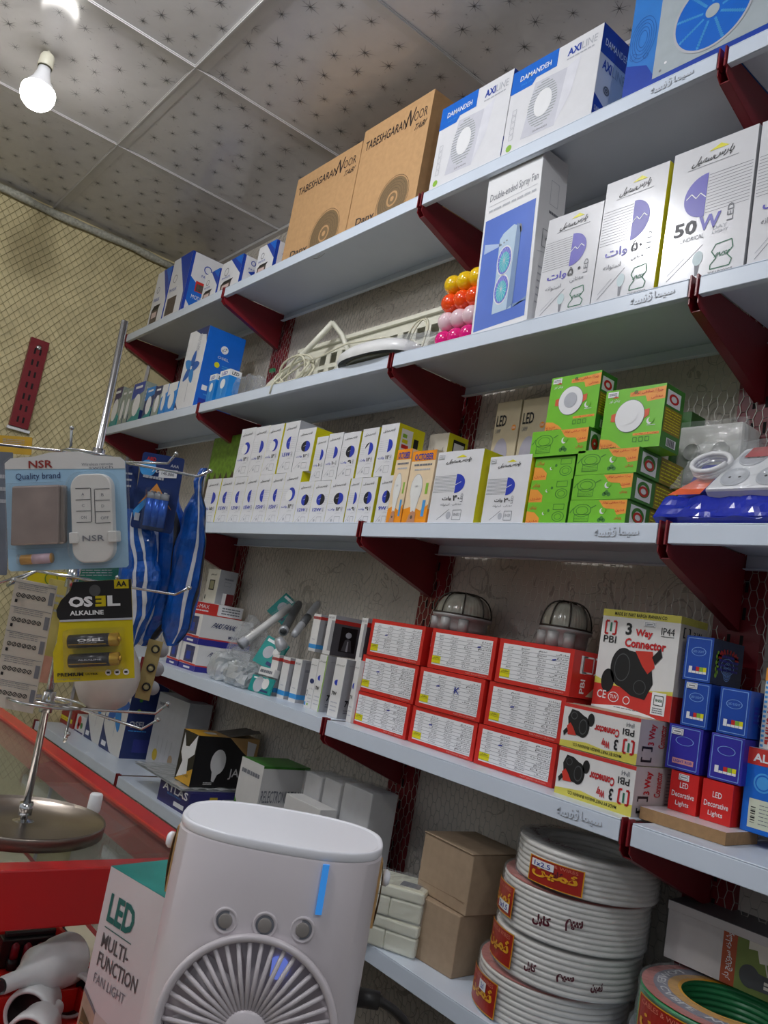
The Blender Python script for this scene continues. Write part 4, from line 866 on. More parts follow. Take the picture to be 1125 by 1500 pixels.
# long carton boxes reaching to the wall
FRED = mat('signal_red_card', (204, 54, 48), .35); FBLUE = mat('ultramarine_card', (44, 44, 140), .35); FPHOTO = mat('device_photo_print', (70, 72, 110), .4, var=.4, scale=90)
def fanal(f, s, t):
    f.rect(0, 0, 1, .20, FBLUE, 1); f.poly([(0, .22), (1, .20), (1, .27), (0, .29)], FRED, 2); f.rect(.22, .30, .80, .92, FPHOTO, 1); f.rect(.34, .40, .6, .7, DBLUE, 2); f.rect(.3, .84, .7, .9, NAVY, 2); f.rect(.3, .06, .7, .13, WHITE, 2)
    s.rect(0, 0, 1, .20, FBLUE, 1); s.rect(0, .20, 1, .25, FRED, 1); s.text('PARS FANAL', .22, .62, .68, .80, NAVY, 2, .02, shear=.15); s.text('MINIATURE B', .55, .32, .94, .42, NAVY, 2, .01)
YF_ = 1.20
def fan_at(u, v, Y): return PY(u, v, Y).x
zf1 = PZ(282.6, 985, zD); Yf = 1.205
xs = [(PY(245, 960, Yf).x, PY(262, 962, Yf).x), (PY(263.5, 965, Yf).x, PY(287, 968, Yf).x)]
zt1 = PY(291, 945, Yf).z; hf = zt1-zD
carton('fuse_box_carton', 'white and blue carton with red stripe, lower row, half hidden by the hanging blue packs', 'carton', xs[0][1]-xs[0][0]-.002, .19, hf, (xs[0][0], Yf, zD), DIMW, art=fanal, group='white, red and blue cartons on the fourth shelf')
carton('fuse_box_carton', 'white and blue carton with red stripe, lower row, touching the clear bags', 'carton', xs[1][1]-xs[1][0], .19, hf, (xs[1][0], Yf, zD), DIMW, art=fanal, group='white, red and blue cartons on the fourth shelf')
x2a, x2b = PY(268.5, 925, Yf).x, PY(291, 930, Yf).x; h2 = PY(279, 897, Yf).z-zt1
carton('fuse_box_carton', 'white and blue carton with red stripe, on top of the lower two', 'carton', x2b-x2a, .19, h2, (x2a, Yf+.002, zt1+.0006), DIMW, art=fanal, group='white, red and blue cartons on the fourth shelf')
z3 = zt1+h2+.0012; x3 = PY(282, 890, Yf).x; h3 = PY(282, 878.5, Yf).z-z3
def redtop(f, s, t):
    s.rect(0, 0, .48, .96, FRED, 1); s.rect(.50, .08, .98, .98, WHITE, 2); s.rect(.48, 0, 1, .1, FRED, 1); s.words(.56, .2, .94, .85, 3, GREY, 3, .5); s.text('L-MAX', .03, .5, .3, .8, WHITE, 2); s.words(.04, .2, .3, .4, 1, WHITE, 2)
    f.rect(0, 0, 1, .7, FRED, 1)
carton('flat_red_carton', 'flat red and white carton on top of the white and blue cartons', 'carton', .085, .185, max(h3, .035), (x3-.085, Yf+.004, z3), DIMW, art=redtop)
z4 = z3+max(h3, .035)
def swbox(f, s, t):
    f.text(fa('پارس سهیل'), .3, .80, .75, .88, BLACK, 2, .01, shear=.2); f.rect(.28, .38, .72, .68, BLACK, 1); f.rect(.34, .41, .66, .65, mat('olive_grey_print', (150, 148, 116), .5), 2); f.rect(.08, .1, .15, .22, BLACK, 1)
    s.words(.3, .7, .8, .8, 1, GREY, 2); s.frame(.35, .55, .7, .66, .001, GREY)
Yq = 1.31; xa = PY(301, 860, Yq).x; xb = PY(332, 850, Yq).x; zt = PY(318, 834, Yq).z
carton('switch_box', 'small white switch box standing on the flat red and white carton', 'box', (xb-xa)*.62, .07, zt-z4, (xa+(xb-xa)*.0, Yq, z4+.0006), mat('warm_white_card', (216, 212, 200), .4), side=GREYCARD, art=swbox)
xa = PY(283, 868, 1.33).x; carton('tiny_red_box', 'tiny white and dark red box behind the hanging blue packs, on the cartons', 'box', .05, .03, PY(290, 864, 1.33).z-z4, (x3-.083, 1.335, z4+.0006), DIMW, side=mat('dark_red_card', (120, 34, 40), .4))
# heap of wrapped goods
TEALC = mat('teal_blister_card', (20, 146, 140), .35, var=.15, scale=30)
def tcard(name, lab, px, D, w, h, rot, group=None, art=None, m=None, th=.004):
    """A hung or leaning card: centre seen at px at distance D, upright to the viewer, turned by rot in its own plane."""
    c = PD(px[0], px[1], D); ca, sa = math.cos(math.radians(rot)), math.sin(math.radians(rot)); ex = RT*ca+UP*sa; ey = UP*ca-RT*sa; n = ex.cross(ey)
    return c, ex, ey, n
def teal_art(f):
    f.disc(.4, .5, .22*f.w, LGREY, 2); f.disc(.7, .62, .15*f.w, DIMW, 3); f.rect(.1, .82, .6, .92, WHITE, 2); f.rect(.55, .1, .9, .22, NAVY, 2)
def leaning(name, lab, cat, cx, y, z, w, h, yaw, pitch, roll, m, art=None, th=.006, group=None):
    mb = MB(); mb.box(-w/2, w/2, -th/2, th/2, 0, h, m)
    if art: art(Face(mb, (-w/2, -th/2, 0), (1, 0, 0), (0, 0, 1), w, h))
    o = mb.build(name, None, (0, 0, 0), .001); o.location = (cx, y, z); o.rotation_euler = [math.radians(q) for q in (pitch, roll, yaw)]
    return tag(o, lab, cat, group)
Yh = 1.27
def heapx(u, v, Y): return PY(u, v, Y)
p = heapx(400, 905, 1.37); leaning('blister_card', 'teal blister card tipped up at the back above the white tube', 'blister pack', p.x, 1.375, p.z, .075, .085, 25, -25, 28, TEALC, teal_art, group='teal blister cards')
p = heapx(383, 976, 1.235); leaning('blister_card', 'teal blister card standing in front of the white tube', 'blister pack', p.x, 1.24, p.z, .085, .085, 20, -18, 14, TEALC, teal_art, group='teal blister cards')
p = heapx(377, 1012, 1.20); leaning('blister_card', 'small teal blister card lying at the shelf front below the heap', 'blister pack', p.x, 1.205, zD+.0005, .10, .045, 6, -12, 0, TEALC, teal_art, group='teal blister cards')
def rodthing(name, lab, cat, a, b, r, m, caps=None, group=None, parts=()):
    mb = MB(); mb.tube([a, a.lerp(b, .06), a.lerp(b, .94), b], [r*.8, r, r, r*.8], m, 16); o = mb.build(name, org=a); tag(o, lab, cat, group)
    for nm, f0, f1, rr, mm in parts:
        m2 = MB(); m2.tube([a.lerp(b, f0), a.lerp(b, f1)], rr, mm, 16); m2.build(nm, o, a)
    return o
SILV = mat('silver_plastic', (182, 184, 188), .3, metal=.2); DKG = mat('charcoal_plastic', (84, 86, 88), .4)
a, b = heapx(352, 945, 1.22), heapx(432, 884, 1.38)
rodthing('tube_lamp', 'white tube lamp in clear sleeve slanting up across the heap', 'lamp', a, b, .019, CLEAR2, parts=(('lamp_body', .12, .92, .012, DIMW), ('end_cap', .0, .1, .016, LGREY)))
a, b = heapx(431, 930, 1.25), heapx(466, 884, 1.39)
rodthing('flashlight', 'silver grey flashlight slanting beside the grey lamp boxes', 'flashlight', a, b, .011, SILV, parts=(('grip', .3, .55, .0115, DKG),))
a, b = heapx(415, 925, 1.27), heapx(438, 884, 1.41)
rodthing('flashlight', 'charcoal flashlight leaning behind the silver grey one', 'flashlight', a, b, .013, DKG, parts=(('lens_ring', .0, .06, .0142, SILV),))
c = heapx(412, 945, 1.25); mb = MB(); mb.lathe([(.015, -.014), (.017, 0), (.014, .014), (.011, .022)], SILV, c, 20, (Vector((.6, .5, .6)).normalized(), Vector((-.6, .7, 0)).normalized(), Vector((.6, .5, .6)).normalized().cross(Vector((-.6, .7, 0)).normalized()).normalized()))
tag(mb.build('silver_lamp', org=c), 'round silver lamp end lying on the heap behind the striped boxes', 'lamp')
p = heapx(352, 985, 1.20); crumple('wrapped_bulb', 'white bulb in crumpled clear wrap beside the white and blue cartons', 'bulb', (PY(322, 975, 1.2).x, 1.215, zD), .052, .038, .045, FILM, 11, amp=.2)
crumple('wrapped_socket', 'white fitting in milky wrap at the front of the heap', 'fitting', (PY(352, 985, 1.2).x, 1.21, zD), .06, .04, .038, FILM, 21, amp=.3)
crumple('plastic_bag', 'crumpled clear bag filling the middle of the heap, fourth shelf', 'bag', (PY(372, 960, 1.27).x, 1.295, zD), .13, .07, .055, CLEAR, 31, amp=.35)
crumple('plastic_bag', 'small clear bag hanging over the right side of the flat red carton', 'bag', (PY(368, 925, 1.33).x, 1.335, zD), .07, .05, .10, CLEAR, 41, amp=.3)
p = PY(386, 1000, 1.215); leaning('white_label_pack', 'small white labelled pack lying on the teal card at the front', 'pack', p.x, 1.225, zD+.048, .07, .022, 5, -10, 0, DIMW, lambda f: f.words(.1, .2, .9, .8, 1, GREY, 2, .6), th=.02)
# slim grey and white lamp boxes
AQ = mat('light_blue_stripe', (60, 152, 220), .35); STG = mat('stripe_grey', (150, 150, 154), .35)
def slim(redtop_):
    def art(f, s, t):
        f.rect(0, .08, 1, .19, AQ, 1); s.rect(0, .08, 1, .19, AQ, 1); s.rect(.35, .19, .95, .95, STG, 1); s.rect(.4, .72, .9, .78, GREY, 2)
        f.text('MAX LIGHT', .12, .87, .88, .92, GREY, 2, .01); f.words(.3, .3, .7, .34, 1, LGREY, 2)
        if redtop_: s.rect(0, .86, 1, .94, FRED, 2); f.rect(0, .86, 1, .93, FRED, 1)
    return art
Ysl = 1.235
for i, (a, b, tv, lab) in enumerate(((394.5, 404.5, 958, 'slim white and grey lamp box with blue stripe, leftmost of three in front'), (411, 421.5, 962, 'slim white and grey lamp box with blue stripe, middle of three in front'), (429, 439.5, 965, 'slim white and grey lamp box with blue stripe, rightmost of three in front'))):
    x, w, h = span((a, 988), (b, 988), ((a+b)/2+2, tv), Ysl, zD)
    carton('slim_lamp_box', lab, 'lamp box', w, .036, h, (x, Ysl, zD), DIMW, side=GREYCARD, art=slim(i < 2), group='slim lamp boxes on the fourth shelf')
def sevenw(kind):
    def art(f, s, t):
        f.text(fa('پارس سهیل'), .12, .86, .9, .90, BLACK, 3, .01, shear=.2); s.text(fa('پارس سهیل'), .2, .88, .8, .91, GREY, 3, .01)
        f.disc(.5, .58, .28*f.w, INKB, 2, 90, 270, ry=.05*f.h) if kind else f.disc(.6, .55, .3*f.w, NAVY, 2, ry=.05*f.h)
        if kind:
            f.text('7W', .15, .36, .6, .43, BLACK, 3, .02); f.words(.2, .08, .8, .28, 3, LGREY, 2, .25); s.text('7W', .3, .20, .85, .31, BLACK, 3, .03); s.words(.3, .08, .85, .16, 2, GREY, 2); s.text('W', .55, .34, .85, .44, GREY, 3, .03)
        else: f.text(fa('وات'), .4, .38, .9, .42, GREY, 3); f.words(.4, .1, .9, .3, 3, LGREY, 2, .25); f.ring(.2, .30, .12*f.w, .001, GREY, 2, ry=.06*f.h); f.rect(.05, .05, .25, .12, AQ, 2); f.rect(.4, .06, .6, .10, LIME, 2)
    return art
Y7 = 1.205
for a, b, tv, d, sd, kind, lab in ((449, 459.5, 964, .05, DIMW, 0, 'slim white box with tiny bulb drawings beside the striped boxes'), (460.3, 472.5, 958, .055, GREYCARD, 1, 'slim white 7 watt box with yellow-green edge, left of two'), (485, 501, 963, .05, GREYCARD, 1, 'slim white 7 watt box standing alone before the red cartons'), (514.5, 521.5, 966, .05, DIMW, 1, 'slim white box squeezed against the left of the red cartons')):
    x, w, h = span((a, 1008), (b, 1008), ((a+b)/2+3, tv), Y7 if a > 480 else Y7+.012, zD)
    def art3(f, s, t, kind=kind, ye=(a > 460 and a < 470)):
        sevenw(kind)(f, s, t)
        if ye: f.rect(.90, 0, 1, 1, LIME, 2); s.text('7W', .3, .2, .85, .31, BLACK, 3, .03)
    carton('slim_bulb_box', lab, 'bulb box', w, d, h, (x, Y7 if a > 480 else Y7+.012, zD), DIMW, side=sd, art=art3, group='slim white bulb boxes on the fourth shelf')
ztop = PY(494, 963, Y7).z
PORT = mat('portrait_black', (18, 18, 20), .4); DGR = mat('dark_grey_card', (84, 84, 90), .35)
def upslim(f, s, t): slim(True)(f, s, t)
def portrait(f, s, t):
    s.rect(0, .90, 1, 1, GREYCARD, 1); s.rect(0, .80, 1, .90, FRED, 1); s.rect(.25, .12, .80, .74, PORT, 2)
    s.disc(.52, .55, .10*s.w, LGREY, 3, ry=.075*s.h); s.poly([(.34, .14), (.70, .14), (.62, .42), (.52, .46), (.42, .42)], DGR, 3); s.poly([(.49, .14), (.56, .14), (.54, .4), (.51, .4)], LGREY, 4)
    f.rect(.55, .1, 1, .86, STG, 1); f.text('MAX LIGHT', .1, .9, .9, .95, GREY, 3)
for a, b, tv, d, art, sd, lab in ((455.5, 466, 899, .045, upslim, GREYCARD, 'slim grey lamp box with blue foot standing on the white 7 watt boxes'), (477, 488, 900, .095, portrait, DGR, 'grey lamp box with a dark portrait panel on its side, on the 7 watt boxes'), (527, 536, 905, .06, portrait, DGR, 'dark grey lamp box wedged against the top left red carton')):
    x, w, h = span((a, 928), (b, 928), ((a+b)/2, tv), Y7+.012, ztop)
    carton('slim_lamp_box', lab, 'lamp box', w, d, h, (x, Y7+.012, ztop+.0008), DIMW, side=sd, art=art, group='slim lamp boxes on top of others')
# red cartons with tables
def redtable(seed):
    wlist = ['پریز برق', 'کلید تک پل', 'دوشاخه', 'مادگی', 'ترمینال', 'سرپیچ', 'چراغ', 'سیم']
    def art(f, s, t):
        r = random.Random(seed)
        f.rect(.06, .10, .95, .90, WHITE, 1); f.rect(.06, .14, .20, .32, YELLOW, 2); f.text(fa('سفارش'), .08, .25, .18, .31, BLACK, 3, .01)
        cols = [(.07, .20), (.22, .43), (.45, .66), (.68, .94)]
        for rw in range(8):
            y = .14+.092*rw; f.line(.06, y, .95, y, .0006, GREY, 2)
            for ci, (a, b) in enumerate(cols):
                if ci == 0 and rw < 2: continue
                tx = r.choice(wlist); wd = (b-a)*r.uniform(.5, .9) if ci == 3 else (b-a)*r.uniform(.4, .6)
                f.text(fa(tx), b-wd, y+.022, b, y+.075, BLACK, 3)
        x_, y_ = r.choice([(.33, .52), (.30, .6), (.74, .7), (.28, .22), (.62, .66)]); f.line(x_, y_, x_+.05, y_+.02, .0022, BLUE, 4)
        if seed == 4: f.text('K', .58, .52, .66, .68, BLUE, 4)
        f.text('PART BARGH IRANIAN', .62, .035, .93, .07, mat('pink_ink', (240, 160, 150), .5), 2)
        s.frame(.22, .55, .44, .88, .003, WHITE); s.frame(.52, .55, .74, .88, .003, WHITE) if False else None
        s.text('[ ]', .16, .52, .62, .90, WHITE, 2, .01); s.text('PBI', .2, .10, .3, .40, WHITE, 2, .02, rot=1); s.text(fa('پارت سان'), .66, .58, .98, .76, WHITE, 2, .01); s.poly([(.35, .05), (.9, .05), (.9, .5), (.7, .48)], BEIGE, 1); s.frame(.75, .12, .95, .42, .003, DKG)
        t.rect(0, 0, 1, 1, mat('darker_red_card', (170, 40, 34), .4), 1)
    return art
YR3 = 1.215
rows3 = [[((517.5, 1040), (597.5, 1062), (560, 1026)), ((599.5, 1062), (695, 1090), (650, 1045)), ((697.5, 1090), (813.5, 1122), (757, 1072))],
         [((526.5, 985), (609, 1000), (571, 967)), ((612.5, 1003), (708, 1025), (664, 985.5)), ((712, 1027), (825.5, 1050), (771, 1007))],
         [((541.5, 932), (620.5, 944), (584, 912)), ((629, 947), (724.5, 960), (680, 926)), ((729, 965), (840, 980), (787, 941.5))]]
zt0 = [PY(*rows3[k][1][2], YR3).z for k in range(3)]; rowlab = ['bottom', 'middle', 'top']; collab = ['left', 'centre', 'right']
for r_ in range(3):
    zb = zD if r_ == 0 else zt0[r_-1]
    for c_ in range(3):
        x, w, h = span(*rows3[r_][c_], YR3, zb)
        carton('switch_carton', 'red carton with white printed table, %s row, %s column of nine' % (rowlab[r_], collab[c_]), 'carton', w-.002, .135, zt0[r_]-zb-.0012, (x, YR3+.003*((c_+r_) % 2), zb+.0006), RED, art=redtable(r_*3+c_), group='red cartons with printed tables')
zred = zt0[2]
# caged bulkhead lamps on top of the red cartons
GLASS = mat('ribbed_grey_glass', (168, 166, 152), .15, var=.2, scale=50); CAST = mat('grey_cast_metal', (160, 160, 158), .45, metal=.1); CAGE = mat('dark_cage_wire', (70, 66, 60), .4, metal=.7)
for (u0, u1, vt, vb, lab) in ((632, 729, 868, 926, 'grey bulkhead lamp with wire cage on the left red cartons'), (783, 880, 880, 948, 'grey bulkhead lamp with wire cage beside the large connector box')):
    Yc = 1.335; xa, xb = PY(u0, (vt+vb)/2, Yc).x, PY(u1, (vt+vb)/2, Yc).x; cx = (xa+xb)/2; r = (xb-xa)/2*.62; zt = PY((u0+u1)/2, vt, Yc).z; z0 = zred+.001; hh = zt-z0
    r = min(r, .078)
    t = thing('bulkhead_lamp', lab, 'lamp', (cx, Yc, z0), 'caged bulkhead lamps')
    mb = MB(); mb.lathe([(r*.86, 0), (r*.9, hh*.10), (r*.92, hh*.30), (r*1.04, hh*.34), (r*1.04, hh*.40), (r*.9, hh*.41)], CAST, (cx, Yc, z0), 40)
    for k in range(3):
        a_ = -2.1+k*.7; mb.lathe([(.012, 0), (.012, hh*.3)], CAST, (cx+r*.9*math.cos(a_), Yc+r*.9*math.sin(a_), z0), 12)
    mb.build('cast_housing', t)
    mb = MB()
    def dome(a, b):
        th = 2*math.pi*a; q = math.pi/2*b; k = 1+.012*math.sin(th*44)
        return (cx+r*.93*math.cos(th)*max(math.cos(q), .02)**.6*k, Yc+r*.93*math.sin(th)*max(math.cos(q), .02)**.6*k, z0+hh*(.40+.54*math.sin(q)))
    mb.grid(dome, 132, 10, GLASS, True, True); mb.build('glass_dome', t)
    for k in range(4):
        mb = MB(); a_ = k*math.pi/4
        mb.tube([(cx+math.cos(a_)*r*1.0*math.copysign(abs(math.cos(q))**.6, math.cos(q)), Yc+math.sin(a_)*r*1.0*math.copysign(abs(math.cos(q))**.6, math.cos(q)), z0+hh*(.40+.58*math.sin(q))) for q in [math.pi*i/16 for i in range(17)]], .0017, CAGE, 6); mb.build('cage_wire', t)
    mb = MB(); mb.tube([(cx+r*1.02*math.cos(a_), Yc+r*1.02*math.sin(a_), z0+hh*.42) for a_ in [2*math.pi*i/30 for i in range(30)]], .002, CAGE, 6, closed=True); mb.build('cage_ring', t)
# connector boxes
CONN = mat('black_connector_print', (30, 30, 32), .35); CREDP = mat('red_connector_print', (204, 56, 44), .35); PALEY = mat('pale_yellow_print', (216, 206, 90), .35); LILAC = mat('lilac_grey_card', (196, 186, 184), .4)
def connector(f, cx, cy, k, l=2, flip=1):
    X = lambda q: cx+flip*q*k; Yy = lambda q: cy+flip*q*k*f.w/f.h
    f.disc(X(-.34), Yy(-.20), .11*k*f.w, CONN, l, ry=.17*k*f.w); f.disc(X(-.12), Yy(.02), .20*k*f.w, CONN, l, ry=.28*k*f.w)
    f.poly([(X(-.1), Yy(.28)), (X(.10), Yy(.26)), (X(.34), Yy(.14)), (X(.40), Yy(-.15)), (X(.30), Yy(-.38)), (X(.08), Yy(-.36)), (X(-.12), Yy(-.26))], CONN, l+.4)
    f.poly([(X(.06), Yy(.28)), (X(.34), Yy(.30)), (X(.40), Yy(.08)), (X(.30), Yy(-.02)), (X(.20), Yy(.08))], CREDP, l+.8)
    f.poly([(X(.34), Yy(.22)), (X(.46), Yy(.36)), (X(.50), Yy(.24)), (X(.40), Yy(.12))], CONN, l+1.2)
    f.ring(X(-.12), Yy(.02), .13*k*f.w, .0012, DKG, l+1.6, ry=.2*k*f.w); f.ring(X(.2), Yy(-.22), .10*k*f.w, .0012, DKG, l+1.6)
def pbi_mark(f, x0, y0, x1, y1, l=3):
    w = x1-x0; h = y1-y0; t = .0035
    for (a, b, s_) in ((x0, x0+w*.3, 1), (x1, x1-w*.3, -1)):
        f.line(a, y0, a, y1, t, REDINK, l); f.line(a, y1, b, y1, t, REDINK, l); f.line(a, y0, b, y0, t, REDINK, l)
    f.line((x0+x1)/2, y0+.2*h, (x0+x1)/2, y1-.1*h, t, GREENINK, l)
def pbi_big(f, s, t):
    f.rect(0, .93, 1, 1, PALEY, 1); f.text('MADE BY PART BARGH IRANIAN CO.', .16, .945, .84, .98, BLACK, 3, .01)
    f.rect(0, 0, 1, .24, FRED, 1); f.poly([(0, .02), (.40, .06), (.75, .02), (.85, 0), (0, 0)], WHITE, 2); f.poly([(0, .24), (0, .31), (.15, .27), (.6, .24)], PALEY, 1); f.poly([(.6, .24), (1, .24), (1, .28)], PALEY, 1)
    pbi_mark(f, .06, .75, .20, .88); f.text('PBI', .05, .66, .22, .73, BLACK, 3, .01)
    f.text('3', .33, .76, .41, .88, BLACK, 3, .03); f.text('Way', .46, .74, .68, .83, REDINK, 3, .035); f.text('Connector', .34, .64, .86, .73, REDINK, 3, .035); f.text('IP44', .78, .80, .94, .87, BLACK, 3, .0); f.line(.78, .785, .94, .785, .001, BLACK)
    connector(f, .44, .42, .78)
    f.text('CE', .06, .10, .18, .18, WHITE, 3, .01); f.ring(.28, .13, .07*f.w, .0015, WHITE, 3, ry=.05*f.h); f.text('TUV', .235, .115, .325, .15, WHITE, 3, .02); f.ring(.45, .12, .045*f.w, .0015, WHITE, 3)
    f.rect(.76, .04, .93, .25, WHITE, 2); q = [(.79, .13), (.90, .13), (.90, .22), (.79, .22)]
    for (a, b), (c_, d_) in zip(q, q[1:]+q[:1]): f.line(a, b, c_, d_, .0014, GREENINK)
    f.text('INSI', .81, .165, .885, .19, GREENINK, 4, .02); f.words(.78, .05, .91, .11, 3, GREY, 3); f.words(.3, .03, .62, .045, 1, GREY, 3)
    s.rect(0, 0, 1, .24, FRED, 1); s.text('3 Way', .5, .80, .95, .88, BLACK, 2, .02); s.text('[ ]', .12, .80, .38, .9, BLACK, 2, .01); s.words(.2, .4, .9, .75, 8, LGREY, 2, .25); s.rect(0, .93, 1, 1, PALEY, 1)
def pbi_flat(f, s, t):
    f.rect(0, .92, 1, 1, FRED, 1); f.poly([(0, .0), (1, 0), (1, .24), (.6, .14), (.35, .20), (0, .13)], PALEY, 1)
    f.text('MADE BY PART BARGH IRANIAN CO.', .82, .13, .18, .06, BLACK, 3, .01)
    # the carton lies upside down: its print is turned half round
    pbi_mark(f, .95, .48, .83, .20); f.text('PBI', .94, .72, .80, .58, BLACK, 3, .01); f.text('IP44', .93, .86, .83, .76, GREY, 3)
    f.text('3', .76, .44, .71, .20, BLACK, 3, .03); f.text('Way', .66, .40, .55, .20, REDINK, 3, .035); f.text('Connector', .76, .66, .44, .48, REDINK, 3, .035)
    connector(f, .24, .55, .42, 2, -1)
    s.text('[ ]', .06, .08, .22, .42, BLACK, 2, .01, rot=1); s.text('3 Way', .14, .45, .26, .92, REDINK, 2, .03, rot=1); s.text('Connector', .30, .40, .40, .92, REDINK, 2, .02, rot=1); s.words(.48, .1, .95, .92, 12, GREY, 2, .25)
    t.rect(0, 0, 1, 1, BEIGE, 1)
Yp = 1.19
x, w, h = span((816.5, 1125), (929, 1155), (875, 1106.5), Yp, zD)
z1 = zD+h
carton('connector_box', 'flat white and red connector box lying upside down, lower of two', 'box', w, .19, h-.001, (x, Yp, zD), DIMW, side=LILAC, art=pbi_flat, group='white and red connector boxes')
x, w, h = span((823, 1065), (935.8, 1085), (882, 1040), Yp+.003, z1)
z2 = z1+h
carton('connector_box', 'flat white and red connector box lying upside down, under the upright one', 'box', w, .19, h-.001, (x, Yp+.003, z1+.0005), DIMW, side=LILAC, art=pbi_flat, group='white and red connector boxes')
Yb_ = min(max(PZ(871, 1032, z2).y, 1.20), 1.26)
x, w, h = span((876, 960), (990.5, 975), (938, 897), Yb_, z2)
carton('connector_box', 'tall upright white and red connector box on top of the flat ones', 'box', w, .085, h, (x, Yb_, z2+.0005), DIMW, side=mat('warm_side_card', (214, 204, 188), .4), art=pbi_big, sticker=(.56, .865, .70, .91))
# blue light boxes and red decorative light boxes
COB = mat('cobalt_card', (28, 74, 170), .3, var=.05); INDI = mat('indigo_card', (52, 46, 160), .3, var=.05); OUTL = mat('pale_blue_outline', (130, 170, 230), .4); DNIGHT = mat('night_blue_card', (36, 50, 84), .35, var=.2, scale=60); LREDC = mat('bright_red_card', (212, 38, 36), .3)
def bluebox(kind):
    def art(f, s, t):
        f.frame(.08, .05, .92, .95, .0012, OUTL, 2); f.ring(.5, .66, .27*f.w, .0014, OUTL, 2, ry=.10*f.h)
        if kind < 3: f.text('LED LIGHT', .30, .635, .70, .685, OUTL, 3, .01)
        if kind == 3: f.rect(.2, .14, .82, .26, mat('pink_strip', (216, 150, 150), .4), 2); f.text('LIGHT RGB', .24, .17, .78, .23, BLUE, 3, .02)
        else:
            for k, c in enumerate((WHITE, BLUE, RED, LIME, YELLOW)): f.rect(.2+.13*k, .22, .32+.13*k, .32, c, 2); f.rect(.2+.13*k, .17, .32+.13*k, .22, WHITE, 2)
        s.words(.15, .3, .85, .7, 4, INDI, 2); s.ring(.5, .42, .22*s.w, .002, OUTL, 1, ry=.2*s.h)
        if kind == 0:
            for k in range(10):
                a_ = math.pi*(k/9); s.line(.5+.22*math.cos(a_), .62+.10*math.sin(a_), .5+.34*math.cos(a_), .62+.2*math.sin(a_), .005, REDINK, 2)
            for k in range(5): s.ring(.5, .32, (.03+.025*k)*s.w, .0012, OUTL, 2, ry=(.06+.04*k)*s.h)
            for k in range(8): s.disc(.14+.03*(k % 2), .2+.07*k, .004, LIME, 2)
    return art
def deco(f, s, t):
    f.text('LED', .36, .60, .66, .74, WHITE, 2, .01); f.text('Decorative', .1, .36, .90, .50, WHITE, 2, .01); f.text('Lights', .26, .12, .74, .27, WHITE, 2, .01); s.rect(.35, .1, .95, .85, mat('grey_panel_print', (150, 150, 156), .4), 1)
Yd = 1.262; zBd = zD+.0195
zr = PY(1003, 1131, Yd).z-zBd; z_a = zBd+zr
BX = [((980.5, 1150), (1023.5, 1155), 'red box of decorative lights, left of two, under the indigo boxes'), ((1028, 1165), (1075, 1170), 'red box of decorative lights, right of two, behind the wooden board')]
for i, (L, R, lab) in enumerate(BX):
    x, w, h = span(L, R, (0, 0), Yd, zBd)
    carton('decorative_light_box', lab, 'light box', w-.002, .10, zr-.001, (x, Yd+.002-.002*i, zBd), LREDC, art=deco, group='red decorative light boxes', sticker=(.3, .80, .66, .95) if i == 0 else None)
z_b = PY(1008, 1064, Yd).z; z_c = PY(1030, 1000, Yd).z; z_d = PY(1027, 932, Yd).z
for zb, zt_, L, R, m, kind, st, lab in ((z_a, z_b, (977.5, 1092), (1029, 1100), INDI, 3, (.1, .78, .44, .92), 'indigo box of lights with pink strip, on the left red box'), (z_a, z_b, (1039, 1106), (1090, 1118), INDI, 4, None, 'indigo box of lights with colour squares, on the right red box'),
        (z_b, z_c, (1000, 1028), (1040.5, 1036), COB, 1, (.1, .84, .5, .97), 'blue box of lights in the second row from the top, left of two'), (z_b, z_c, (1053, 1037), (1099.5, 1045), COB, 2, None, 'blue box of lights in the second row from the top, right of two'),
        (z_c, z_d, (1003.5, 960), (1045, 966), COB, 0, None, 'topmost blue box of lights with ornamented dark side')):
    x, w, h = span(L, R, (0, 0), Yd, zb)
    carton('blue_light_box', lab, 'light box', w-.002, .10, zt_-zb-.0012, (x, Yd, zb+.0006), m, side=DNIGHT if kind == 0 else None, art=bluebox(kind), group='blue boxes of lights', sticker=st)
# wooden board
WOOD = mat('raw_fibreboard_edge', (160, 124, 84), .7, var=.15, scale=120); MELA = mat('white_melamine', (222, 216, 218), .3)
b0, b1, b2_ = PZ(936, 1199, zD), PZ(1061.5, 1239.5, zD), PZ(1109, 1237, zD)
ex = (b1-b0); ey = (b2_-b1); mb = MB(); th = .0185; b3 = b0+ey*1.0
vs = [b0, b1, b2_, b3]; vs = [Vector((p_.x, p_.y, zD+.0006)) for p_ in vs]; top = [p_+Vector((0, 0, th)) for p_ in vs]
mb.add(vs+top, [(3, 2, 1, 0), (0, 1, 5, 4), (1, 2, 6, 5), (2, 3, 7, 6), (3, 0, 4, 7)], WOOD); mb.add(top, [(0, 1, 2, 3)], MELA)
tag(mb.build('board_offcut', org=vs[0]), 'white-faced fibreboard offcut with brown edges lying on the shelf front', 'board')
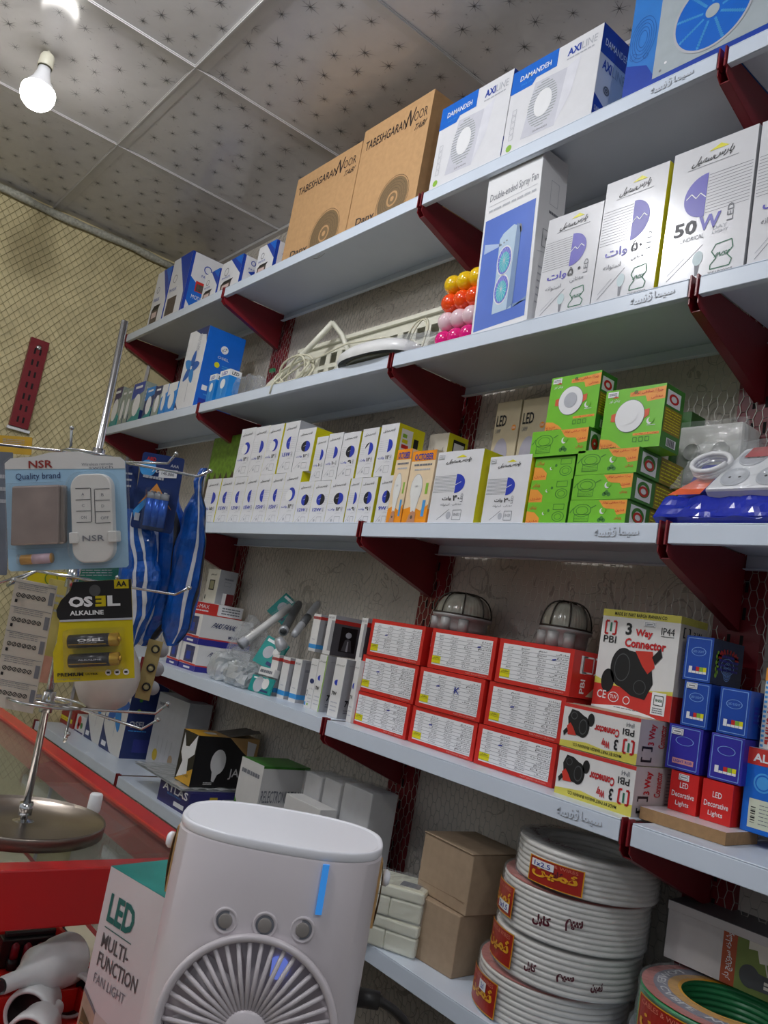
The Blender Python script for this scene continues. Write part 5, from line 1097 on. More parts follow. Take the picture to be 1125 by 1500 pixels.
# blue box and bell box at the right edge
def alva(f, s, t):
    f.rect(0, .80, 1, 1, FRED, 1); f.text('ALVAND', .12, .84, .95, .94, WHITE, 2, .03); f.disc(.32, .60, .16*f.w, SKY, 1); f.ring(.32, .60, .13*f.w, .002, MBLUE, 2); f.rect(.12, .06, .9, .40, mat('pale_green_label', (206, 212, 190), .4), 1); f.words(.3, .1, .85, .36, 6, GREY, 2, .2)
    for k in range(8): f.rect(.16, .12+.025*k, .24, .125+.025*k+.006*(k % 3), BLACK, 2)
Ya = 1.277; zAl = zD+.0195; x, w, h = span((1090.5, 1140), (1180, 1160), (1110, 1096), Ya, zAl)
carton('alarm_box', 'blue and red box with white label at the right photo edge', 'box', w, .10, h, (x, Ya, zAl), MBLUE, top=WHITE, art=alva)
def chime(f, s, t):
    f.text('DOOR CHIME', .10, .06, .42, .80, FRED, 2, .03, rot=-1); f.rect(0, .84, 1, 1, AMBER, 1)
    for k in range(14): f.rect(.02, .02+.06*k, .08, .05+.06*k, SKY, 1)
x, w, h2 = span((1115, 1060), (1190, 1060), (1120, 978), Ya+.01, zAl+h)
carton('door_chime_box', 'white door chime box with red vertical lettering at the right photo edge', 'box', w, .07, h2, (x, Ya+.01, zAl+h+.0005), DIMW, art=chime)

# ================================================================== lowest shelf
zE = ZS['E']
DIMC = mat('dull_white_card', (214, 212, 210), .4, var=.03)
def oselbox(f, s, t):
    f.poly([(0, .30), (.12, .22), (.5, .02), (.62, 0), (0, 0)], NAVY, 1); f.rect(.08, .04, .3, .10, WHITE, 2); flower(f, .52, .60, .50*f.w); f.line(.52, .5, .55, .2, .004, LGREY, 1)
    s.text('OSEL', .08, .38, .55, .46, LGREY, 2, .03); s.disc(.28, .58, .06*s.w, LIME, 2); s.disc(.28, .72, .05*s.w, DGREEN, 2); s.words(.1, .33, .6, .35, 1, SKY, 2); s.rect(.3, .08, .8, .24, mat('indigo_print', (50, 56, 130), .4), 1)
Yo = 1.255
for a, b, lab, dd in (((124.5, 1062), (147.5, 1070), 'blue and white fan box, left of two on the lowest shelf', .12), ((150, 1068), (181, 1078), 'blue and white fan box with navy side panel, right of two on the lowest shelf', .14)):
    x, w, h = span(a, b, (0, 0), Yo, zE)
    carton('fan_box', lab, 'box', w-.002, dd, .295, (x, Yo+.004*(a[0] < 140), zE), DIMC, side=NAVY, art=oselbox, group='fan boxes on the lowest shelf')
def redsmall(f, s, t): f.rect(.1, .25, .9, .5, YELLOW, 1); f.text(fa('پارس'), .2, .3, .8, .45, RED, 2, .02); s.rect(.1, .3, .9, .5, YELLOW, 1)
x, w, h = span((84, 1055), (107, 1063), (96, 1036), 1.26, zE); carton('red_box', 'small dark red and yellow box behind the rack pole on the lowest shelf', 'box', w, .07, h, (x, 1.26, zE), mat('crimson_card', (150, 34, 36), .4), art=redsmall)
def dots(f, s, t): f.disc(.4, .65, .2*f.w, RED, 1); f.disc(.7, .45, .12*f.w, DGREEN, 1); f.disc(.35, .35, .13*f.w, RED, 1); f.rect(0, 0, 1, .08, PURP, 1)
x, w, h = span((110, 1062), (123, 1066), (117, 1047), 1.262, zE); carton('dotted_box', 'small white box with red dots beside the fan boxes', 'box', w-.001, .06, h, (x, 1.262, zE), DIMC, art=dots)
# grey picture box behind
def vase(f, s, t):
    f.disc(.25, .20, .08*f.w, mat('yellow_bloom_print', (186, 160, 40), .5), 2); f.disc(.75, .22, .07*f.w, KRAFT2, 2)
    for k in range(4): f.line(.3+.12*k, .05, .26+.15*k, .45, .0015, GREY, 1)
    f.rect(.4, .05, .7, .24, LGREY, 1); f.words(.08, .82, .4, .9, 1, GREY, 2); s.rect(0, 0, 1, .45, TEAL, 1); s.words(.1, .6, .7, .75, 2, LGREY, 2)
Yg = 1.315; x, w, h = span((224, 1062), (271, 1068), (255, 1021), Yg, zE)
carton('picture_box', 'grey box with faint flower picture and teal side panel', 'box', w, .088, h, (x, Yg, zE), mat('cool_grey_card', (178, 180, 186), .4), side=GREYCARD, art=vase)
# navy box, milky tray and black and yellow box
def atlas(f, s, t):
    f.text('ATLAS', .12, .62, .95, .97, WHITE, 2, .02, shear=0); f.text('ELECTRIC', .3, .5, .75, .58, SKY, 2); f.rect(.55, .14, .88, .34, WHITE, 2)
    s.rect(.3, .25, .42, .85, mat('yellow_bloom_print', (186, 160, 40), .5), 2); s.rect(.5, .6, .7, .75, LGREY, 2); s.text('ATLAS', .7, .2, .95, .5, WHITE, 2)
NV = mat('midnight_blue_card', (42, 40, 104), .35)
a_ = PZ(228, 1170, zE); b_ = PZ(272, 1196, zE); hA = PY(234, 1139, a_.y).z-zE
carton('atlas_box', 'navy blue box with large white lettering under the black and yellow box', 'box', (b_-a_).length, .22, hA, (a_.x, a_.y+.004, zE), NV, art=atlas, yaw=math.degrees(math.atan2(b_.y-a_.y, b_.x-a_.x))*0+2)
zJ = zE+hA
mb = MB(); tx0, tx1 = PZ(205, 1118, zJ).x, a_.x+.16
mb.grid(lambda u, v: (tx0+(tx1-tx0)*u, a_.y-.005+.215*v, zJ+.003+.006*abs(noise.noise(Vector((u*6, v*5, 4))))+.002), 26, 16, FILM, False)
mb.grid(lambda u, v: (tx0+(tx1-tx0)*u, a_.y-.005+.215*v, zJ+.0008), 2, 2, mat('grey_tray_card', (170, 172, 172), .5), False)
tag(mb.build('wrapped_sheet', org=((tx0+tx1)/2, a_.y+.1, zJ)), 'flat sheet in milky wrap lying between the navy box and black box', 'sheet')
YEL2 = mat('mustard_card', (216, 164, 50), .4, var=.1); TANC = mat('tan_card_top', (176, 138, 84), .5, var=.1); JBL = mat('black_card', (26, 25, 27), .3)
def jab(f, s, t):
    f.poly([(.15, .95), (.35, .70), (.55, .72), (.95, 1.0), (.95, .62), (.62, .48), (.70, .20), (.1, .05), (.30, .40), (.12, .55)], WHITE, 2); f.poly([(.0, 0), (1, 0), (1, .34), (.6, .22)], YEL2, 1); f.text(fa('لامپ'), .5, .12, .8, .2, BLACK, 3)
    s.disc(.38, .50, .12*s.w, DIMC, 2, ry=.25*s.h); s.poly([(.30, .36), (.42, .34), (.36, .10), (.32, .12)], DIMC, 3); s.text('JABS', .58, .16, .92, .38, DIMC, 3, .01); s.words(.2, .04, .34, .10, 2, DIMC, 3); s.poly([(.5, 1), (1, 1), (1, .5), (.75, .72)], TANC, 1); s.poly([(.80, .95), (.96, .9), (.94, .6), (.84, .55)], DIMC, 2)
    t.rect(0, 0, 1, .35, YEL2, 1); t.disc(.5, .3, .2*t.w, DIMC, 2)
Yj2 = a_.y+.028; x, w, h = span((263.5, 1098), (285.5, 1110), (279, 1072), Yj2, zJ+.008)
o = carton('torch_box', 'black and yellow box with white bird print and torn open top', 'box', w, .21, h, (x, Yj2, zJ+.009), JBL, top=TANC, art=jab)
mb = MB(); mb.grid(lambda u, v: (w*(.1+.9*u), .21*(.5+.5*v), h+.001+.03*v*(.6+.5*noise.noise(Vector((u*5, v*4, 2))))), 8, 5, mat('torn_grey_flap', (96, 90, 84), .7), False); mb.build('torn_flap', o, (0, 0, 0))
# green and white box
def relec(f, s, t):
    f.disc(.45, .28, .20*f.w, AMBER, 2, ry=.16*f.h); f.disc(.48, .25, .12*f.w, RED, 3, ry=.09*f.h); f.poly([(0, 0), (.3, 0), (.2, .4), (0, .5)], DGREEN, 1); f.poly([(.7, 0), (1, 0), (1, .3)], DGREEN, 1); f.words(.1, .8, .9, .9, 1, GREY, 2)
    s.text('RELECTRONIC TO NA', .04, .55, .95, .70, GREY, 2, .01); t.rect(.05, .1, .95, .9, DGREEN, 1); s.rect(0, .97, 1, 1, DGREEN, 1)
Yr = 1.21; x, w, h = span((349, 1140), (382, 1150), (365, 1112), Yr, zE)
carton('kettle_box', 'white box with dark green top and orange print behind the white fan', 'box', w, .15, h, (x, Yr, zE), DIMC, top=DGREEN, art=relec)
x, w, h = span((415, 1185), (468, 1195), (440, 1172), 1.19, zE)
carton('flat_white_box', 'flat white wrapped box lying in front of the grey wrapped boxes', 'box', w, .05, h, (x, 1.19, zE), DIMC)
for i, (a, b, tv, lab) in enumerate((((443, 1165), (468, 1170), 1132, 'grey-white box in clear wrap, leftmost of three behind the white fan'), ((470, 1175), (496, 1180), 1141, 'grey-white box in clear wrap, middle of three behind the white fan'), ((498, 1185), (541, 1200), 1152, 'larger grey-white box in clear wrap with a small black hole'))):
    Yw = 1.25; x, w, h = span(a, b, ((a[0]+b[0])/2, tv), Yw, zE)
    t = thing('wrapped_box', lab, 'box', (x+w/2, Yw+.06, zE), 'wrapped grey boxes on the lowest shelf')
    mb = MB(); mb.box(x, x+w-.003, Yw, Yw+.08, zE, zE+h, mat('pale_grey_wrapped_card', (208, 206, 206), .4)); mb.build('carton_body', t, bevel=.003)
    mb = MB(); mb.grid(lambda u, v: (x-.003+(w+.004)*u, Yw-.004-.004*noise.noise(Vector((u*7, v*5, i*3.3))), zE+.001+(h+.003)*v), 14, 12, CLEAR, False); mb.grid(lambda u, v: (x+w*u, Yw-.003+.083*v, zE+h+.003+.004*abs(noise.noise(Vector((u*5, v*7, i))))), 10, 10, CLEAR, False); mb.build('clear_wrap', t)
    if i == 2:
        mb = MB(); mb.lathe([(.005, 0), (.0001, .0004)], BLACK, (x+w*.86, Yw-.0006, zE+h*.42), 14, (Vector((1, 0, 0)), Vector((0, 0, 1)), Vector((0, -1, 0))), cap=False); mb.build('vent_hole', t)
# cream switch boxes in wrap
CRM = mat('cream_switch_plastic', (226, 224, 204), .45, var=.03)
c0 = PZ(559.5, 1391, zE); ang = math.radians(-32); w, d = .13, .10; hS = PY(566, 1344, c0.y).z-zE
for k, lab in enumerate(('cream plastic switch box in clear wrap, lower of two beside the brown cartons', 'cream plastic switch box in clear wrap, upper of two beside the brown cartons')):
    z0 = zE+k*(hS+.002); t = thing('wrapped_switch_box', lab, 'switch box', (c0.x, c0.y, z0), 'wrapped cream switch boxes'); t.rotation_euler = (0, 0, math.radians(28+k*6))
    def loc(mbx, nm, bev=0):
        me_ = mbx.build(nm, t, (0, 0, 0), bev); return me_
    mb = MB(); mb.box(0, .066, 0, .10, .001, hS*.62, CRM); mb.box(-.10, 0, 0, .10, .001, hS*.62, CRM); loc(mb, 'box_base', .004)
    mb = MB(); mb.box(-.10, .067, -.001, .101, hS*.64, hS, CRM); loc(mb, 'box_lid', .004)
    mb = MB(); mb.box(.01, .05, .02, .05, hS, hS+.001, GREY); loc(mb, 'window')
    mb = MB(); mb.grid(lambda u, v: (-.105+.176*u, -.006-.004*noise.noise(Vector((u*8, v*6, k*4))), .001+hS*v), 22, 10, CLEAR, False); mb.grid(lambda u, v: (-.10+.167*u, .10*v-.003, hS+.003+.006*abs(noise.noise(Vector((u*7, v*5, k))))), 20, 10, CLEAR, False); loc(mb, 'clear_wrap')
# plain brown cartons
def flapart(f, s, t): f.line(.04, .18, .96, .20, .0012, mat('kraft_crease', (140, 116, 92), .8), 1); f.line(.75, .2, .95, .18, .002, mat('kraft_crease', (140, 116, 92), .8), 1)
pL = PZ(595, 1395, zE); pR = PZ(660, 1435, zE); yw = math.degrees(math.atan2(pR.y-pL.y, pR.x-pL.x)); wl = (pR-pL).length
h1 = PY(604, 1306, pL.y).z-zE
carton('brown_carton', 'plain brown carton, lower of two on the lowest shelf', 'carton', wl, .145, h1, (pL.x, pL.y, zE), KRAFT2, art=None, yaw=yw, group='plain brown cartons on the lowest shelf', bevel=.002)
z1 = zE+h1+.001; pL2 = PZ(610, 1301, z1); pR2 = PZ(681, 1343, z1); yw2 = math.degrees(math.atan2(pR2.y-pL2.y, pR2.x-pL2.x)); h2 = PY(619, 1217, pL2.y).z-z1
o = carton('brown_carton', 'plain brown carton with creased front, upper of two on the lowest shelf', 'carton', (pR2-pL2).length, .14, h2, (pL2.x, pL2.y, z1), KRAFT2, art=flapart, yaw=yw2, group='plain brown cartons on the lowest shelf', bevel=.002)
mb = MB(); mb.box(0, (pR2-pL2).length, -.0025, .138, h2+.0005, h2+.003, KRAFT2); mb.build('lid', o, (0, 0, 0), .001)
# wire coils
WIRE_W = mat('white_cable_sheath', (230, 226, 220), .35, var=.05); WIRE_G = mat('green_cable_sheath', (46, 140, 84), .35, var=.05); WIRE_S = mat('steel_grey_cable_sheath', (120, 124, 132), .4, var=.15, scale=200)
LABR = mat('brick_red_label', (164, 42, 34), .35); GOLD = mat('gold_lettering', (226, 164, 40), .35); LPINK = mat('pale_red_ring_card', (206, 120, 110), .4, var=.1); LGR2 = mat('blue_grey_ring_card', (140, 140, 156), .4); MAROON = mat('maroon_print', (84, 26, 40), .4)
def coil(lab, cx, cy, z0, h, R, ri, wm, label=None, size=None, printed=False, ringcard=False, nw=9, group='wire coils on the lowest shelf', slim=None):
    t = thing('cable_coil', lab, 'cable coil', (cx, cy, z0), group)
    mb = MB(); prof = []
    wr = h/(2*nw)
    for k in range(nw):
        for q in range(5): a_ = -math.pi/2+math.pi*q/4; prof.append((R-wr+wr*math.cos(a_), wr+2*wr*k+wr*math.sin(a_)*.98))
    prof += [(R-wr*2, h), (ri+wr, h)]
    for k in range(nw)[::-1]:
        for q in range(4): a_ = math.pi/2-math.pi*q/3; prof.append((ri+wr-wr*math.cos(a_), wr+2*wr*k+wr*math.sin(a_)*.98))
    prof += [(ri+wr, 0), (R-wr, 0)]
    mb.lathe(prof, wm, (cx, cy, z0), 64, cap=False); mb.build('wire_winding', t)
    if ringcard:
        mb = MB(); mb.lathe([(R*.99, 0), (R*.86, .001)], LPINK, (cx, cy, z0+h+.0012), 56, cap=False); mb.lathe([(R*.86, .001), (R*.70, .0012)], LGR2, (cx, cy, z0+h+.0012), 56, cap=False); mb.lathe([(R*.70, .0012), (R*.55, .0012)], GOLD, (cx, cy, z0+h+.0012), 56, cap=False)
        f = Face(mb, (0, 0, 0), (1, 0, 0), (0, 0, 1), 1, 1, fn=lambda x, y, l: Vector((cx+R*(.70+.14*y)*math.cos(-3.4+2.6*x), cy+R*(.70+.14*y)*math.sin(-3.4+2.6*x), z0+h+.003)))
        f.text('POWER CABLE  WIRE', 0, .15, 1, .85, WHITE, 1, .02); mb.build('ring_card', t)
    # clear wrap hugging the outside
    mb = MB()
    mb.grid(lambda u, v: (cx+(R+.0025+.002*noise.noise(Vector((u*40, v*4, z0*7))))*math.cos(2*math.pi*u), cy+(R+.0025+.002*noise.noise(Vector((u*40, v*4, z0*7))))*math.sin(2*math.pi*u), z0+.001+(h-.001)*v), 90, 8, CLEAR, False, True)
    mb.grid(lambda u, v: (cx+(R+.002-(R-ri)*v)*math.cos(2*math.pi*u), cy+(R+.002-(R-ri)*v)*math.sin(2*math.pi*u), z0+h+.003+.003*abs(noise.noise(Vector((u*30, v*5, z0))))), 80, 5, CLEAR, False, True); mb.build('clear_wrap', t)
    if label is not None:
        a0, a1, zl0, zl1, txt, sub = label
        mb = MB(); Rl = R+.0055
        fn = lambda x, y, l: Vector((cx+(Rl+l*1.6)*math.cos(a0+(a1-a0)*x), cy+(Rl+l*1.6)*math.sin(a0+(a1-a0)*x), z0+h*(zl0+(zl1-zl0)*y)))
        f = Face(mb, (0, 0, 0), (1, 0, 0), (0, 0, 1), R*abs(a1-a0), h*(zl1-zl0), fn=fn); f.e = .0003
        f.rect(0, 0, 1, 1, LABR, 0, 12); f.rect(.0, 0, 1, .03, GOLD, 1, 12); f.rect(.0, .97, 1, 1, GOLD, 1, 12); f.rect(0, 0, .02, 1, GOLD, 1); f.rect(.98, 0, 1, 1, GOLD, 1)
        f.text(fa('ثمین'), .08, .26, .92, .74, GOLD, 2, .035); f.text('CABLES & WIRES', .1, .80, .9, .92, mat('pale_red_ink', (220, 130, 110), .4), 2)
        if txt: f.rect(sub[0], sub[1], sub[2], sub[3], WHITE, 3, 4); f.text(txt, sub[0]+.06, sub[1]+.05, sub[2]-.06, sub[3]-.05, BLUE, 4, .01)
        p_ = mb.build('product_label', t); p_['label'] = 'brick red label with gold Persian lettering'
    if printed:
        mb = MB(); r = random.Random(int(z0*1000)); Rl = R+.0052
        for k in range(printed):
            aa = -1.45+.42*k; zz = r.uniform(.3, .6)*h
            fn = lambda x, y, l: Vector((cx+(Rl+l)*math.cos(aa+x*.16), cy+(Rl+l)*math.sin(aa+x*.16), z0+zz*.7+y*h*.28))
            mb = MB(); f = Face(mb, (0, 0, 0), (1, 0, 0), (0, 0, 1), 1, 1, fn=fn); f.text(fa(('کابل', 'سیم', 'ثمین')[k % 3]), 0, 0, r.uniform(.9, 1.6), r.uniform(.7, 1.0), MAROON, 1, .05); mb.build('wrap_print', t)
        fn = lambda x, y, l: Vector((cx+(ri+.01+(R-ri-.02)*y)*math.cos(-3.6+x*2.6), cy+(ri+.01+(R-ri-.02)*y)*math.sin(-3.6+x*2.6), z0+h+.0068+l))
        f = Face(mb, (0, 0, 0), (1, 0, 0), (0, 0, 1), 1, 1, fn=fn)
        mb = MB(); f.mb = mb
        for k in range(3): f.text(fa('سیم و کابل'), .02+.32*k, .1+.1*(k % 2), .28+.32*k, .85, MAROON, 1, .02)
        p_ = mb.build('wrap_lettering', t); p_['kind'] = 'stuff'
    return t
zt = zE; hs = [.074, .066, .078, .062]
spec = [(805, 1470, .132, 'largest white cable coil at the bottom of the stack of four', (-2.38, -1.62, .05, .80, '2x1', (.5, .55, .72, .82)), False, True),
        (829, 1400, .128, 'white cable coil with maroon wrap print, second from the bottom of the stack', (-2.36, -1.66, .15, .98, '', None), 3, False),
        (841, 1330, .129, 'white cable coil with tilted red label at its left, third from the bottom', (-2.42, -1.80, .18, .82, '2x1.5', (.4, .12, .9, .40)), 2, True),
        (862, 1262, .124, 'topmost white cable coil of the stack with maroon writing on its wrap', (-1.78, -.98, .06, .72, '1x2.5', (.06, .62, .5, .90)), 1, False)]
Yk = 1.296
for (u, v, R, lab, lb, pr, rc), h in zip(spec, hs):
    X = PY(u, v, Yk).x
    coil(lab, X, Yk, zt, h, R, .075, WIRE_W, lb, None, pr, rc, nw=max(6, int(h/.0085))); zt += h+.006
Xg = PY(1071, 1440, 1.292).x; zt = zE
coil('steel grey cable coil under the green one at the right', Xg-.006, 1.294, zt, .088, .131, .075, WIRE_S, None, None, False, False, nw=16); zt += .094
coil('green cable coil with red and gold label at the right edge', Xg+.004, 1.294, zt, .062, .131, .075, WIRE_G, (-2.25, -1.42, .02, .92, '1x1.5', (.3, .04, .75, .36)), None, False, True, nw=7); zg = zt+.062+.008
# plug carton on the green coil
OLG = mat('olive_green_print', (120, 136, 74), .4, var=.2, scale=14); RUST = mat('rust_print', (176, 84, 54), .4); PLUGW = mat('plug_picture_white', (222, 216, 204), .4)
def plugs(f, s, t):
    f.rect(.42, 0, .52, 1, RUST, 1); f.text(fa('دوشاخه سوئیچ دار'), .435, .08, .505, .92, WHITE, 2, .01, rot=1); f.rect(.52, 0, .90, 1, OLG, 1); f.rect(.90, 0, 1, 1, RUST, 1); f.rect(.915, .12, .985, .80, WHITE, 2); f.text('ARTEK', .925, .2, .975, .7, BLACK, 3, .02, rot=1)
    f.poly([(.60, .88), (.78, .95), (.83, .62), (.68, .55), (.66, .74), (.60, .72)], PLUGW, 2); f.line(.72, .58, .74, .38, .0022, PLUGW, 3); f.line(.78, .6, .80, .40, .0022, PLUGW, 3)
    f.disc(.62, .28, .07*f.w, DKG, 2, ry=.19*f.h); f.poly([(.60, .40), (.80, .36), (.80, .12), (.62, .10)], DKG, 2.5); f.rect(.72, .24, .80, .29, PLUGW, 3); f.rect(.72, .17, .80, .22, PLUGW, 3)
q0 = PZ(972, 1400, zg); q1 = PD(1110, 1490, 1.0); Yq = q0.y; q1 = PY(1113, 1463, Yq); wq = .225; hq = PY(979, 1318, Yq).z-zg
o = carton('plug_carton', 'white and green carton with plug pictures lying on the green cable coil', 'carton', wq, .13, hq, (q0.x, Yq, zg), mat('light_grey_card', (208, 202, 200), .4), top=mat('dark_grey_lid', (96, 92, 94), .5), art=plugs, yaw=3, bevel=.002)
mb = MB(); mb.box(-.001, wq+.001, -.0025, -.0008, hq*.86, hq+.002, mat('light_grey_card', (208, 202, 200), .4)); mb.box(-.001, wq+.001, -.0025, .129, hq+.0006, hq+.0024, mat('dark_grey_lid', (96, 92, 94), .5)); mb.build('lid', o, (0, 0, 0), .0006)

# ================================================================== counter
zT = CAM_H-.29315
CRED = mat('signal_red_lacquer', (182, 22, 26), .3, var=.05, scale=10, coat=.3); GLS = clear('counter_glass', tint=(240, 246, 244), gloss=.0, rough=.02, bump=0.0, haze=.03)
DECK = mat('beige_deck_board', (206, 190, 166), .5, var=.15, scale=6)
t = thing('display_counter', 'red framed glass display counter under the wire rack', 'counter', (-1.5, .2, .0))
Xe = -.885; Yb2 = .500; Xw = -2.6; Yf2 = -.9
mb = MB(); mb.box(Xw, Xe-.006, Yf2, Yb2-.004, zT-.008, zT-.0005, GLS); mb.build('glass_top', t)
mb = MB(); mb.box(Xw, Xe+.002, Yb2-.004, Yb2+.026, zT-.045, zT+.004, CRED); mb.build('back_rail', t, bevel=.002)
mb = MB(); mb.box(Xe-.004, Xe+.022, Yf2, Yb2+.026, zT-.056, zT+.003, CRED); mb.build('end_rail', t, bevel=.002)
for nm_, xx, yy in (('leg', Xe-.01, Yb2+.004), ('leg', Xe-.01, Yf2+.02), ('leg', Xw+.02, Yb2+.004), ('leg', Xw+.02, Yf2+.02)):
    mb = MB(); mb.box(xx-.014, xx+.014, yy-.014, yy+.014, 0, zT-.046, CRED); mb.build('leg', t, bevel=.001)
zK = CAM_H-.452
mb = MB(); mb.box(Xw, -.45, Yf2, Yb2-.012, zK-.02, zK, DECK); mb.build('deck', t)
mb = MB(); mb.box(Xw, -.45, Yb2-.010, Yb2-.002, .02, zK-.002, mat('red_back_panel', (150, 26, 28), .4)); mb.box(Xw, -.45, Yb2-.012, Yb2-.002, .02, zK-.021, CRED); mb.build('back_panel', t)
mb = MB(); p = PZ(136, 1190, zT); mb.lathe([(.008, 0), (.009, .004), (.0085, .022), (.007, .024)], WHITE, (p.x, p.y, zT+.0005), 18)
tag(mb.build('white_stopper', org=(p.x, p.y, zT)), 'small white plastic stopper standing on the counter glass beside the red rail', 'stopper')
# red trays on the deck with goods
TRAY = mat('red_plastic_tray', (206, 38, 32), .3, var=.04)
def tray(lab, x0, x1, y0, y1, h, ):
    mb = MB(); th = .004; z = zK+.0006
    mb.box(x0, x1, y0, y1, z, z+.003, TRAY); mb.box(x0, x1, y0, y0+th, z+.003, z+h, TRAY); mb.box(x0, x1, y1-th, y1, z+.003, z+h, TRAY); mb.box(x0, x0+th, y0+th, y1-th, z+.003, z+h, TRAY); mb.box(x1-th, x1, y0+th, y1-th, z+.003, z+h, TRAY)
    return tag(mb.build('plastic_tray', org=(x0, y0, z), bevel=.0012), lab, 'tray', 'red trays on the counter deck')
tray('red plastic tray of white lamp holders at the lower left', -.888, -.775, .14, .3975, .030)
tray('red plastic tray of black and red plugs under the counter rail', -1.05, -.894, .14, .410, .046)
tray('red plastic tray cut off at the bottom edge of the photo', -.770, -.62, .14, .352, .030)
# lamp holders
LH = mat('grey_white_bakelite', (206, 208, 208), .3)
def holder(lab, p, ax, L=.10, R=.0225):
    ax = Vector(ax).normalized(); ex = ax.orthogonal().normalized(); ey = ax.cross(ex)
    t = thing('lamp_holder', lab, 'lamp holder', p, 'white lamp holders')
    mb = MB(); mb.lathe([(.0075, 0), (.0085, .004), (.0085, L*.24), (R*.62, L*.40), (R*.92, L*.50), (R*.94, L*.74), (R, L*.78), (R*1.02, L*.96), (R*.96, L), (R*.84, L), (R*.82, L*.70), (.001, L*.68)], LH, p, 32, (ex, ey, ax), cap=False); mb.build('body', t)
    mb = MB(); mb.lathe([(R*.81, L*.98), (R*.80, L*.70), (.001, L*.69)], mat('dark_socket', (48, 40, 42), .4), p, 28, (ex, ey, ax), cap=False); mb.build('socket', t)
    mb = MB(); mb.lathe([(.0055, -.0006), (.0001, -.0006)], BLACK, p, 14, (ex, ey, ax), cap=False); mb.build('cord_hole', t)
zz = zK+.0036
pa, pb = PZ(0, 1448, zz+.05), PZ(104, 1402, zz+.05)
holder('white lamp holder lying across the others with its narrow end left', Vector((pa.x, pa.y, zz+.052)), Vector((pb.x-pa.x, pb.y-pa.y, -.002)), (pb-pa).length, .026)
pc = PZ(72, 1452, zz+.022); holder('white lamp holder with its dark open end at the lower left', Vector((pc.x-.012, pc.y+.01, zz+.0225)), Vector((.75, -.62, 0)), .072, .0235)
pc = PZ(118, 1440, zz+.022); holder('white lamp holder with dark open end beside the multi-function fan box', Vector((pc.x-.03, pc.y+.012, zz+.0225)), Vector((.78, -.45, 0)), .066, .0235)
pc = PZ(90, 1498, zK+.02); holder('white lamp holder just showing at the bottom edge of the photo', Vector((pc.x-.02, pc.y, zK+.026)), Vector((.7, -.6, 0)), .07, .0215)
# plugs: black bodies with red tips, in rows
PB = mat('black_plug_plastic', (36, 36, 38), .3); PR = mat('wine_red_plug', (140, 30, 48), .3)
k_ = 0
for r_ in range(2):
    for c_ in range(4):
        pp = PZ(22+18*c_+4*r_, 1392-24*r_, zK+.025); k_ += 1
        t = thing('plug', 'black plug with wine red tip, %s from left, %s row of tray' % (ORD[c_], ('front', 'back')[r_]), 'plug', (pp.x, pp.y, zK+.004), 'plugs in the red tray')
        mb = MB(); mb.tube([(pp.x, pp.y, zK+.0045), (pp.x, pp.y, zK+.016)], .0062, PB, 12); mb.build('plug_body', t)
        mb = MB(); mb.tube([(pp.x, pp.y, zK+.016), (pp.x, pp.y, zK+.030), (pp.x, pp.y, zK+.033)], [.0048, .0044, .002], PR, 12); mb.build('plug_tip', t)
for i, (u, v, w) in enumerate(((45, 1377, .07), (78, 1370, .03))):
    pp = PZ(u, v, zK+.03); mb = MB(); mb.box(pp.x-.009, pp.x+.009, pp.y-w/2, pp.y+w/2, zK+.004, zK+.036, PB); mb.box(pp.x-.004, pp.x+.004, pp.y-w/2+.004, pp.y+w/2-.004, zK+.036, zK+.042, PB)
    tag(mb.build('terminal_strip', org=(pp.x, pp.y, zK+.004), bevel=.0015), ('long black terminal strip across the tray of plugs', 'short black terminal block at the right of the tray of plugs')[i], 'terminal strip')
# floral board between tray and carton
p0, p1 = PZ(88, 1345, zK), PZ(150, 1440, zK)
mb = MB(); xa, ya = -1.0, .415; mb.box(xa, -.70, .4105, .478, zK+.0006, zK+.006, mat('straw_board', (214, 186, 130), .5)); f = Face(mb, (xa, .414, zK+.006), (1, 0, 0), (0, 1, 0), .30, .06)
f.rect(0, .22, 1, 1, mat('cream_floral_print', (214, 204, 180), .5), 1); r = random.Random(8); BER = mat('berry_print', (128, 62, 48), .5)
for k in range(70): f.disc(.2+r.gauss(.12, .10), .55+r.gauss(0, .16), .0022, BER, 2, n=6)
tag(mb.build('floral_tile', org=(xa, .414, zK)), 'cream tile with dark red berries lying between the trays and the boxed fan', 'tile')

